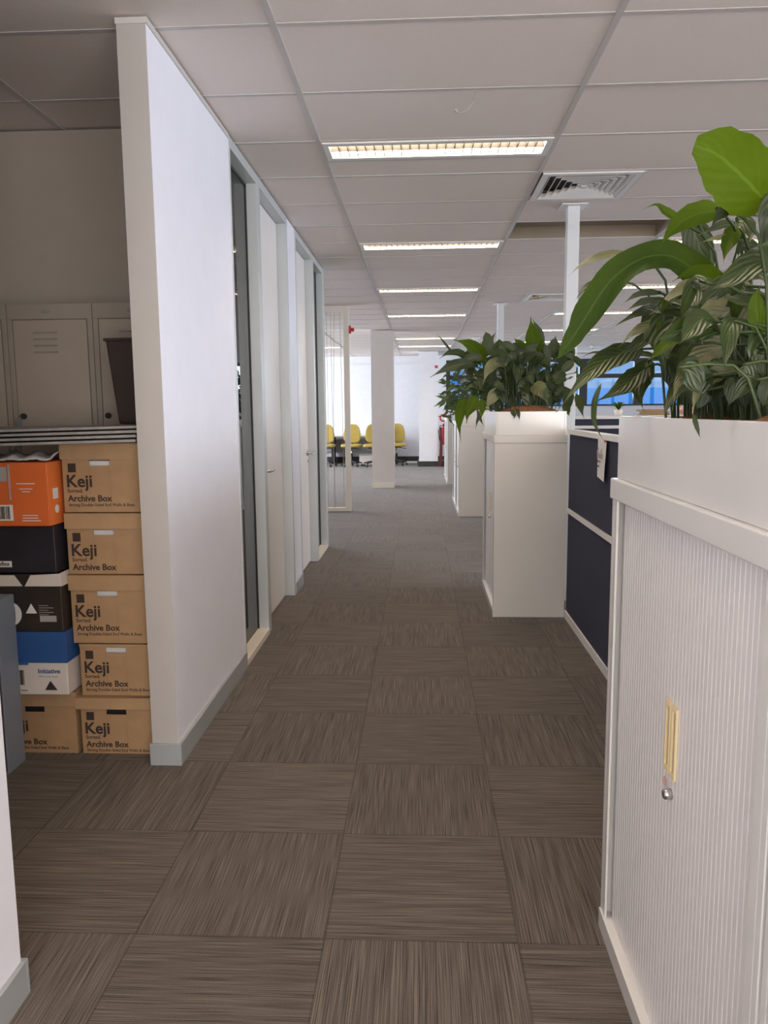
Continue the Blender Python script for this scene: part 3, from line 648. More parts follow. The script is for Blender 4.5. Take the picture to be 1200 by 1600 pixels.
[0.0255,0.7641443153515641,0,0.25,[[0.835,1.783,1.523],[0.802,1.751,1.523],[0.773,1.719,1.481],[0.749,1.687,1.449]]],
[0.0287,0.6648750891124285,0,0.25,[[0.515,1.315,1.494],[0.495,1.284,1.49],[0.478,1.254,1.448],[0.463,1.224,1.414]]],
[0.0363,0.3510846061700642,0,0.25,[[0.586,1.722,1.543],[0.557,1.695,1.546],[0.529,1.667,1.525],[0.507,1.64,1.512]]],
[0.0286,0.3570718023651581,0,0.25,[[0.709,1.733,1.546],[0.676,1.696,1.546],[0.646,1.658,1.514],[0.621,1.62,1.491]]],
[0.037,0.3401507226910851,0,0.25,[[0.61,1.787,1.501],[0.575,1.763,1.504],[0.542,1.74,1.479],[0.517,1.716,1.463]]],
[0.0368,0.8245722912080018,0,0.25,[[0.705,1.466,1.532],[0.684,1.487,1.542],[0.663,1.508,1.541],[0.65,1.529,1.545]]],
[0.0378,0.30333727440880676,0,0.25,[[0.548,1.572,1.575],[0.52,1.553,1.576],[0.493,1.534,1.542],[0.472,1.516,1.516]]],
[0.0211,0.808542060673763,0,0.25,[[0.599,1.568,1.49],[0.573,1.583,1.498],[0.548,1.598,1.487],[0.53,1.614,1.484]]],
[0.0327,0.8476743172518237,0,0.25,[[0.717,1.842,1.47],[0.687,1.853,1.477],[0.658,1.863,1.458],[0.637,1.873,1.448]]],
[0.0326,0.38440054022533987,0,0.25,[[0.615,1.468,1.413],[0.578,1.469,1.421],[0.541,1.47,1.42],[0.515,1.471,1.424]]],
[0.0216,0.40660122462525794,0,0.25,[[0.737,1.664,1.544],[0.716,1.638,1.544],[0.697,1.612,1.511],[0.681,1.586,1.487]]],
[0.0211,0.8617128472221736,0,0.25,[[0.772,1.617,1.538],[0.75,1.621,1.541],[0.73,1.624,1.509],[0.715,1.628,1.484]]],
[0.0189,0.7978643689544865,0,0.25,[[0.513,1.48,1.475],[0.486,1.443,1.476],[0.46,1.407,1.448],[0.439,1.371,1.429]]],
[0.0297,0.8627469557981111,0,0.25,[[0.828,1.824,1.474],[0.81,1.816,1.476],[0.794,1.807,1.435],[0.781,1.798,1.404]]],
[0.0349,0.798757725925433,0,0.25,[[0.641,1.364,1.41],[0.602,1.352,1.414],[0.564,1.34,1.398],[0.536,1.328,1.389]]],
[0.0349,0.43822116291078816,0,0.25,[[0.591,1.523,1.427],[0.558,1.534,1.432],[0.525,1.545,1.411],[0.502,1.555,1.397]]],
[0.0272,0.4702627633733627,0,0.25,[[0.703,1.848,1.487],[0.663,1.821,1.496],[0.625,1.795,1.491],[0.595,1.768,1.494]]],
[0.0324,0.8706396701424401,0,0.25,[[0.56,1.401,1.568],[0.531,1.408,1.573],[0.503,1.414,1.551],[0.483,1.421,1.536]]],
[0.0382,0.4873421158354913,0,0.25,[[0.597,1.337,1.516],[0.554,1.326,1.524],[0.511,1.315,1.53],[0.479,1.304,1.541]]],
[0.0367,0.44300967634802546,0,0.25,[[0.499,1.422,1.515],[0.468,1.445,1.526],[0.436,1.467,1.532],[0.414,1.489,1.544]]],
[0.0299,0.457401475393149,0,0.25,[[0.541,1.39,1.409],[0.492,1.353,1.414],[0.445,1.316,1.406],[0.409,1.279,1.404]]],
[0.0223,0.8955273433476896,0,0.25,[[0.538,1.353,1.549],[0.543,1.382,1.554],[0.549,1.411,1.52],[0.557,1.44,1.494]]],
[0.0388,0.7316600698887157,0,0.25,[[0.642,1.686,1.433],[0.596,1.655,1.439],[0.552,1.624,1.425],[0.518,1.593,1.42]]],
[0.0219,0.5905150585215988,0,0.25,[[0.718,1.698,1.477],[0.677,1.669,1.481],[0.639,1.641,1.457],[0.609,1.612,1.443]]],
[0.0329,0.49705324249087424,0,0.25,[[0.577,1.781,1.599],[0.55,1.751,1.598],[0.526,1.721,1.562],[0.506,1.692,1.535]]],
[0.0408,0.39400442145451714,0,0.25,[[0.515,1.315,1.482],[0.5,1.338,1.491],[0.485,1.36,1.49],[0.476,1.382,1.496]]],
[0.0354,0.7952941259099926,0,0.25,[[0.682,1.428,1.438],[0.663,1.447,1.444],[0.644,1.467,1.424],[0.632,1.487,1.411]]],
[0.0364,0.6523362019119607,0,0.25,[[0.901,1.807,1.464],[0.858,1.779,1.473],[0.817,1.751,1.47],[0.784,1.723,1.476]]],
[0.0383,0.3223354912729693,0,0.25,[[0.606,1.801,1.511],[0.58,1.791,1.513],[0.556,1.78,1.476],[0.538,1.769,1.449]]],
[0.0342,0.7500217462591929,0,0.25,[[0.755,1.809,1.483],[0.739,1.809,1.483],[0.725,1.809,1.457],[0.715,1.809,1.44]]],
[0.0305,0.7794919879384072,0,0.25,[[0.71,1.821,1.408],[0.68,1.821,1.411],[0.652,1.821,1.39],[0.632,1.821,1.379]]],
[0.0312,0.6992342219326733,0,0.25,[[0.752,1.855,1.455],[0.749,1.855,1.455],[0.748,1.855,1.425],[0.747,1.855,1.404]]],
[0.0324,0.8633848254019769,0,0.25,[[0.626,1.59,1.437],[0.628,1.59,1.436],[0.633,1.59,1.407],[0.635,1.59,1.386]]],
[0.0192,0.8375427312437533,0,0.25,[[0.796,1.852,1.498],[0.774,1.852,1.5],[0.752,1.852,1.479],[0.737,1.852,1.466]]],
[0.0273,0.5579452848826119,0,0.25,[[0.631,1.507,1.423],[0.616,1.507,1.425],[0.603,1.507,1.405],[0.593,1.507,1.393]]],
[0.0259,0.7419224482853034,0,0.25,[[0.684,1.769,1.4],[0.664,1.769,1.403],[0.645,1.769,1.383],[0.631,1.769,1.371]]],
[0.0243,0.7762929924812185,0,0.25,[[0.637,1.851,1.469],[0.612,1.851,1.47],[0.588,1.851,1.441],[0.571,1.851,1.422]]],
[0.0342,0.8727332054726588,0,0.25,[[0.706,1.657,1.426],[0.709,1.657,1.425],[0.714,1.657,1.397],[0.718,1.657,1.378]]],
[0.0248,0.7480464852159182,0,0.25,[[0.618,1.647,1.426],[0.598,1.647,1.424],[0.581,1.647,1.39],[0.568,1.647,1.365]]],
[0.0347,0.5529606122163616,0,0.25,[[0.538,1.511,1.447],[0.539,1.511,1.444],[0.541,1.511,1.412],[0.542,1.511,1.388]]],
[0.0227,0.8732252009320274,0,0.25,[[0.778,1.855,1.509],[0.782,1.855,1.508],[0.788,1.855,1.479],[0.792,1.855,1.459]]],
[0.027,0.896123317491218,0,0.25,[[0.685,1.68,1.41],[0.692,1.68,1.408],[0.701,1.68,1.375],[0.707,1.68,1.359]]],
[0.0242,0.7269004749713088,0,0.25,[[0.607,1.804,1.5],[0.617,1.804,1.495],[0.629,1.804,1.452],[0.637,1.804,1.42]]],
[0.0314,0.5108879320500186,0,0.25,[[0.654,1.527,1.392],[0.635,1.527,1.395],[0.617,1.527,1.378],[0.604,1.527,1.368]]],
[0.0247,0.8931693368257319,0,0.25,[[0.654,1.574,1.481],[0.664,1.574,1.479],[0.676,1.574,1.449],[0.684,1.574,1.427]]],
[0.0353,0.8805744831578668,0,0.25,[[0.743,1.856,1.477],[0.747,1.856,1.476],[0.753,1.856,1.444],[0.757,1.856,1.422]]],
[0.0306,0.8372495338137822,0,0.25,[[0.667,1.521,1.385],[0.64,1.521,1.388],[0.614,1.521,1.37],[0.595,1.521,1.36]]],
[0.0284,0.6448778463304026,0,0.25,[[0.533,1.55,1.483],[0.523,1.55,1.48],[0.514,1.55,1.445],[0.508,1.55,1.42]]],
[0.023,0.5953091960063159,0,0.25,[[0.738,1.773,1.413],[0.747,1.773,1.413],[0.758,1.773,1.384],[0.766,1.773,1.365]]],
[0.0311,0.8777439720168922,0,0.25,[[0.691,1.725,1.492],[0.687,1.725,1.49],[0.686,1.725,1.456],[0.685,1.725,1.432]]],
[0.0225,0.8301652392446751,0,0.25,[[0.641,1.853,1.477],[0.644,1.853,1.477],[0.647,1.853,1.448],[0.649,1.853,1.429]]],
[0.0314,0.6571300958506316,0,0.25,[[0.695,1.679,1.403],[0.705,1.679,1.401],[0.717,1.679,1.37],[0.724,1.679,1.359]]],
[0.0216,0.5119059495428705,0,0.25,[[0.573,1.667,1.471],[0.569,1.667,1.468],[0.567,1.667,1.433],[0.565,1.667,1.407]]],
[0.0286,0.8578625144910692,0,0.25,[[0.697,1.651,1.426],[0.704,1.651,1.424],[0.713,1.651,1.392],[0.719,1.651,1.369]]],
[0.0295,0.7396885097610384,0,0.25,[[0.65,1.69,1.406],[0.655,1.69,1.402],[0.661,1.69,1.365],[0.665,1.69,1.36]]],
[0.0198,0.573184438363178,0,0.25,[[0.715,1.657,1.493],[0.697,1.657,1.496],[0.681,1.657,1.477],[0.669,1.657,1.466]]],
[0.0251,0.7702998663090614,0,0.25,[[0.599,1.613,1.452],[0.585,1.613,1.453],[0.573,1.613,1.428],[0.564,1.613,1.411]]],
[0.0284,0.7176324252847645,0,0.25,[[0.728,1.837,1.405],[0.729,1.837,1.403],[0.731,1.837,1.368],[0.732,1.837,1.359]]],
[0.0343,0.7382707452657158,0,0.25,[[0.595,1.571,1.408],[0.587,1.571,1.407],[0.581,1.571,1.379],[0.577,1.571,1.36]]],
[0.0328,0.8496751336418131,0,0.25,[[0.81,1.756,1.491],[0.798,1.756,1.492],[0.789,1.756,1.467],[0.782,1.756,1.451]]],
[0.0238,0.5229109802699109,0,0.25,[[0.617,1.783,1.405],[0.601,1.783,1.404],[0.586,1.783,1.372],[0.575,1.783,1.361]]],
[0.031,0.8838549168778784,0,0.25,[[0.621,1.575,1.41],[0.612,1.575,1.408],[0.605,1.575,1.377],[0.6,1.575,1.36]]],
[0.0335,0.8379164795884931,0,0.25,[[0.709,1.65,1.476],[0.722,1.65,1.473],[0.737,1.65,1.44],[0.748,1.65,1.417]]],
[0.0241,0.8382878740953893,0,0.25,[[0.519,1.529,1.464],[0.51,1.529,1.458],[0.502,1.529,1.417],[0.497,1.529,1.385]]],
[0.0361,0.5042364862211028,0,0.25,[[0.748,1.573,1.402],[0.718,1.573,1.405],[0.689,1.573,1.387],[0.668,1.573,1.376]]],
[0.0301,0.7670961951271424,0,0.25,[[0.551,1.686,1.476],[0.545,1.686,1.475],[0.541,1.686,1.446],[0.537,1.686,1.427]]],
[0.0266,0.5541981991874809,0,0.25,[[0.709,1.698,1.444],[0.695,1.698,1.446],[0.682,1.698,1.423],[0.673,1.698,1.409]]],
[0.0293,0.5472762274147547,0,0.25,[[0.549,1.617,1.424],[0.546,1.617,1.422],[0.544,1.617,1.389],[0.543,1.617,1.366]]],
[0.0283,0.6699701958128816,0,0.25,[[0.741,1.844,1.52],[0.748,1.844,1.516],[0.756,1.844,1.475],[0.762,1.844,1.446]]],
[0.0234,0.7499387873782044,0,0.25,[[0.659,1.773,1.476],[0.647,1.773,1.474],[0.636,1.773,1.44],[0.628,1.773,1.416]]],
[0.0289,0.5775524087592501,0,0.25,[[0.616,1.735,1.46],[0.603,1.735,1.458],[0.591,1.735,1.424],[0.582,1.735,1.4]]],
[0.0248,0.6216136400714355,0,0.25,[[0.826,1.761,1.418],[0.801,1.761,1.423],[0.778,1.761,1.408],[0.761,1.761,1.402]]],
[0.0242,0.6473880912672954,0,0.25,[[0.583,1.614,1.477],[0.587,1.614,1.473],[0.591,1.614,1.437],[0.595,1.614,1.411]]],
[0.0332,0.570597399596166,0,0.25,[[0.769,1.811,1.471],[0.749,1.811,1.473],[0.731,1.811,1.452],[0.717,1.811,1.439]]],
[0.0194,0.7620582779753653,0,0.25,[[0.489,1.512,1.403],[0.504,1.512,1.398],[0.521,1.512,1.365],[0.532,1.512,1.36]]],
[0.0232,0.6765837250607811,0,0.25,[[0.659,1.588,1.462],[0.636,1.588,1.466],[0.613,1.588,1.454],[0.596,1.588,1.448]]],
[0.0201,0.5018832486642851,0,0.25,[[0.664,1.532,1.457],[0.648,1.532,1.459],[0.632,1.532,1.44],[0.621,1.532,1.429]]],
[0.0249,0.6397730853508713,0,0.25,[[0.824,1.765,1.469],[0.807,1.765,1.466],[0.793,1.765,1.427],[0.782,1.765,1.398]]],
[0.0273,0.8747370826413626,0,0.25,[[0.699,1.631,1.499],[0.678,1.631,1.499],[0.658,1.631,1.475],[0.643,1.631,1.459]]],
[0.0228,0.5109159502151714,0,0.25,[[0.614,1.641,1.428],[0.623,1.641,1.425],[0.633,1.641,1.392],[0.64,1.641,1.369]]],
[0.0341,0.6270876449386354,0,0.25,[[0.628,1.664,1.491],[0.605,1.664,1.491],[0.583,1.664,1.463],[0.568,1.664,1.444]]],
[0.0348,0.8524474393593541,0,0.25,[[0.704,1.643,1.393],[0.685,1.643,1.397],[0.666,1.643,1.383],[0.653,1.643,1.376]]],
[0.034,0.7303375120619372,0,0.25,[[0.809,1.756,1.422],[0.8,1.756,1.419],[0.794,1.756,1.38],[0.788,1.756,1.359]]],
[0.0341,0.7517947012592521,0,0.25,[[0.655,1.602,1.401],[0.653,1.602,1.4],[0.652,1.602,1.372],[0.651,1.602,1.36]]],
[0.0251,0.6687801165570045,0,0.25,[[0.659,1.566,1.483],[0.647,1.566,1.478],[0.638,1.566,1.439],[0.631,1.566,1.409]]],
[0.0311,0.8054240982462069,0,0.25,[[0.609,1.545,1.398],[0.591,1.545,1.401],[0.575,1.545,1.386],[0.563,1.545,1.378]]],
[0.0238,0.7867725489984216,0,0.25,[[0.61,1.601,1.426],[0.616,1.601,1.423],[0.624,1.601,1.39],[0.629,1.601,1.366]]],
[0.0356,0.8715074193033819,0,0.25,[[0.769,1.851,1.435],[0.745,1.851,1.436],[0.721,1.851,1.409],[0.705,1.851,1.392]]],
[0.0343,0.7969447427906735,0,0.25,[[0.739,1.683,1.466],[0.715,1.683,1.466],[0.693,1.683,1.439],[0.677,1.683,1.42]]],
[0.038,0.6,0,0.25,[[0.667,1.236,1.595],[0.683,1.236,1.618],[0.706,1.236,1.562],[0.719,1.236,1.507]]],
[0.0581,0.6,0,0.25,[[0.58,1.311,1.449],[0.567,1.311,1.474],[0.558,1.311,1.425],[0.555,1.311,1.384]]],
[0.0421,0.6,0,0.25,[[0.718,1.295,1.628],[0.741,1.295,1.651],[0.77,1.295,1.597],[0.786,1.295,1.547]]],
[0.0376,0.6,0,0.25,[[0.52,1.182,1.626],[0.51,1.182,1.648],[0.505,1.182,1.593],[0.504,1.182,1.538]]],
[0.0381,0.6,0,0.25,[[0.688,1.234,1.634],[0.7,1.234,1.657],[0.717,1.234,1.614],[0.726,1.234,1.581]]],
[0.0406,0.6,0,0.25,[[0.589,1.054,1.566],[0.555,1.054,1.587],[0.523,1.054,1.565],[0.507,1.054,1.561]]],
[0.0398,0.6,0,0.25,[[0.702,1.325,1.506],[0.674,1.325,1.532],[0.651,1.325,1.475],[0.641,1.325,1.42]]],
[0.0583,0.6,0,0.25,[[0.616,1.309,1.646],[0.588,1.309,1.671],[0.564,1.309,1.614],[0.553,1.309,1.559]]],
[0.0323,0.6,0,0.25,[[0.555,1.124,1.584],[0.517,1.124,1.606],[0.482,1.124,1.583],[0.463,1.124,1.581]]],
[0.0573,0.6,0,0.25,[[0.752,1.312,1.52],[0.779,1.312,1.545],[0.813,1.312,1.487],[0.833,1.312,1.432]]],
[0.0391,0.6,0,0.25,[[0.709,1.296,1.567],[0.737,1.296,1.591],[0.77,1.296,1.553],[0.786,1.296,1.531]]],
[0.0457,0.6,0,0.25,[[0.605,1.309,1.564],[0.548,1.309,1.59],[0.494,1.309,1.559],[0.466,1.309,1.548]]],
[0.0436,0.6,0,0.25,[[0.649,1.242,1.598],[0.644,1.242,1.621],[0.643,1.242,1.575],[0.644,1.242,1.538]]],
[0.0349,0.6,0,0.25,[[0.602,1.136,1.451],[0.643,1.136,1.472],[0.689,1.136,1.434],[0.713,1.136,1.407]]],
[0.0517,0.6,0,0.25,[[0.757,1.339,1.453],[0.74,1.339,1.479],[0.728,1.339,1.422],[0.724,1.339,1.369]]],
[0.032,0.6,0,0.25,[[0.599,1.107,1.501],[0.627,1.107,1.522],[0.66,1.107,1.48],[0.677,1.107,1.447]]],
[0.028,0.7416521854750188,0,0.25,[[0.603,1.486,1.439],[0.618,1.486,1.436],[0.633,1.486,1.42],[0.644,1.486,1.412]]],
[0.0244,0.619744161044903,0,0.25,[[0.775,1.774,1.461],[0.78,1.774,1.457],[0.785,1.774,1.435],[0.789,1.774,1.424]]],
[0.0381,0.8545350702019086,0,0.25,[[0.525,1.645,1.437],[0.52,1.645,1.433],[0.515,1.645,1.412],[0.512,1.645,1.401]]],
[0.0332,0.7760228779151326,0,0.25,[[0.564,1.461,1.436],[0.582,1.461,1.431],[0.601,1.461,1.41],[0.615,1.461,1.399]]],
[0.0252,0.7378222902316355,0,0.25,[[0.62,1.525,1.426],[0.623,1.525,1.421],[0.626,1.525,1.399],[0.628,1.525,1.388]]],
[0.0311,0.6989159903039738,0,0.25,[[0.613,1.487,1.382],[0.595,1.487,1.384],[0.577,1.487,1.373],[0.564,1.487,1.37]]],
[0.0383,0.5477969859649434,0,0.25,[[0.641,1.559,1.404],[0.627,1.559,1.397],[0.613,1.559,1.374],[0.603,1.559,1.361]]],
[0.0248,0.8569528184821693,0,0.25,[[0.728,1.643,1.425],[0.714,1.643,1.425],[0.7,1.643,1.409],[0.691,1.643,1.402]]],
[0.0256,0.7585667644176244,0,0.25,[[0.524,1.321,1.404],[0.518,1.321,1.396],[0.514,1.321,1.374],[0.51,1.321,1.361]]],
[0.0349,0.7572077801718254,0,0.25,[[0.488,1.336,1.413],[0.474,1.336,1.407],[0.461,1.336,1.387],[0.452,1.336,1.376]]],
[0.031,0.7427353181281595,0,0.25,[[0.553,1.302,1.447],[0.554,1.302,1.44],[0.556,1.302,1.418],[0.557,1.302,1.406]]],
[0.0373,0.5814505379636487,0,0.25,[[0.504,1.407,1.437],[0.509,1.407,1.43],[0.515,1.407,1.407],[0.518,1.407,1.394]]],
[0.0363,0.5232467667353913,0,0.25,[[0.648,1.483,1.414],[0.638,1.483,1.407],[0.63,1.483,1.384],[0.623,1.483,1.371]]],
[0.0337,0.8058479861997293,0,0.25,[[0.579,1.404,1.415],[0.561,1.404,1.414],[0.544,1.404,1.4],[0.531,1.404,1.393]]],
[0.0242,0.6638628231078234,0,0.25,[[0.669,1.583,1.453],[0.681,1.583,1.446],[0.694,1.583,1.422],[0.704,1.583,1.408]]],
[0.0379,0.6189043393596898,0,0.25,[[0.628,1.402,1.444],[0.618,1.402,1.44],[0.609,1.402,1.422],[0.602,1.402,1.412]]],
[0.0319,0.5500761355112975,0,0.25,[[0.586,1.576,1.43],[0.601,1.576,1.426],[0.618,1.576,1.406],[0.63,1.576,1.395]]],
[0.0328,0.735220693585307,0,0.25,[[0.512,1.516,1.455],[0.521,1.516,1.449],[0.531,1.516,1.427],[0.538,1.516,1.415]]],
[0.0242,0.6157799435167051,0,0.25,[[0.568,1.609,1.418],[0.563,1.609,1.415],[0.558,1.609,1.397],[0.555,1.609,1.387]]],
[0.0253,0.7403087828049628,0,0.25,[[0.694,1.662,1.436],[0.672,1.662,1.435],[0.65,1.662,1.418],[0.634,1.662,1.411]]],
[0.0315,0.6614343002012542,0,0.25,[[0.567,1.285,1.394],[0.56,1.285,1.389],[0.554,1.285,1.369],[0.55,1.285,1.359]]],
[0.0281,0.8950287956273353,0,0.25,[[0.612,1.348,1.442],[0.596,1.348,1.436],[0.58,1.348,1.415],[0.569,1.348,1.403]]],
[0.0253,0.5649434278056902,0,0.25,[[0.536,1.272,1.403],[0.521,1.272,1.398],[0.506,1.272,1.379],[0.496,1.272,1.368]]],
[0.0303,0.688462053677348,0,0.25,[[0.509,1.414,1.391],[0.502,1.414,1.386],[0.496,1.414,1.366],[0.491,1.414,1.356]]],
[0.0244,0.712944915499006,0,0.25,[[0.477,1.554,1.455],[0.489,1.554,1.45],[0.501,1.554,1.429],[0.51,1.554,1.418]]],
[0.0331,0.7561494377209836,0,0.25,[[0.619,1.662,1.408],[0.592,1.662,1.409],[0.566,1.662,1.394],[0.547,1.662,1.387]]],
[0.0251,0.8041998282508471,0,0.25,[[0.684,1.519,1.424],[0.688,1.519,1.418],[0.692,1.519,1.397],[0.695,1.519,1.385]]],
[0.0287,0.5631289180511369,0,0.25,[[0.543,1.379,1.391],[0.551,1.379,1.386],[0.559,1.379,1.366],[0.565,1.379,1.355]]],
[0.0248,0.750434867069601,0,0.25,[[0.518,1.285,1.428],[0.522,1.285,1.42],[0.527,1.285,1.397],[0.531,1.285,1.384]]],
[0.035,0.8157616042693485,0,0.25,[[0.718,1.661,1.413],[0.732,1.661,1.412],[0.746,1.661,1.396],[0.755,1.661,1.388]]],
[0.0368,0.8046450963289775,0,0.25,[[0.484,1.388,1.434],[0.473,1.388,1.43],[0.464,1.388,1.411],[0.457,1.388,1.401]]],
[0.0327,0.8987317269886507,0,0.25,[[0.603,1.706,1.424],[0.611,1.706,1.42],[0.619,1.706,1.399],[0.624,1.706,1.389]]],
[0.0377,0.6063830807666624,0,0.25,[[0.409,1.26,1.423],[0.423,1.26,1.415],[0.437,1.26,1.392],[0.447,1.26,1.379]]],
[0.0285,0.6948313832442965,0,0.25,[[0.568,1.599,1.46],[0.569,1.599,1.452],[0.57,1.599,1.426],[0.571,1.599,1.412]]]]
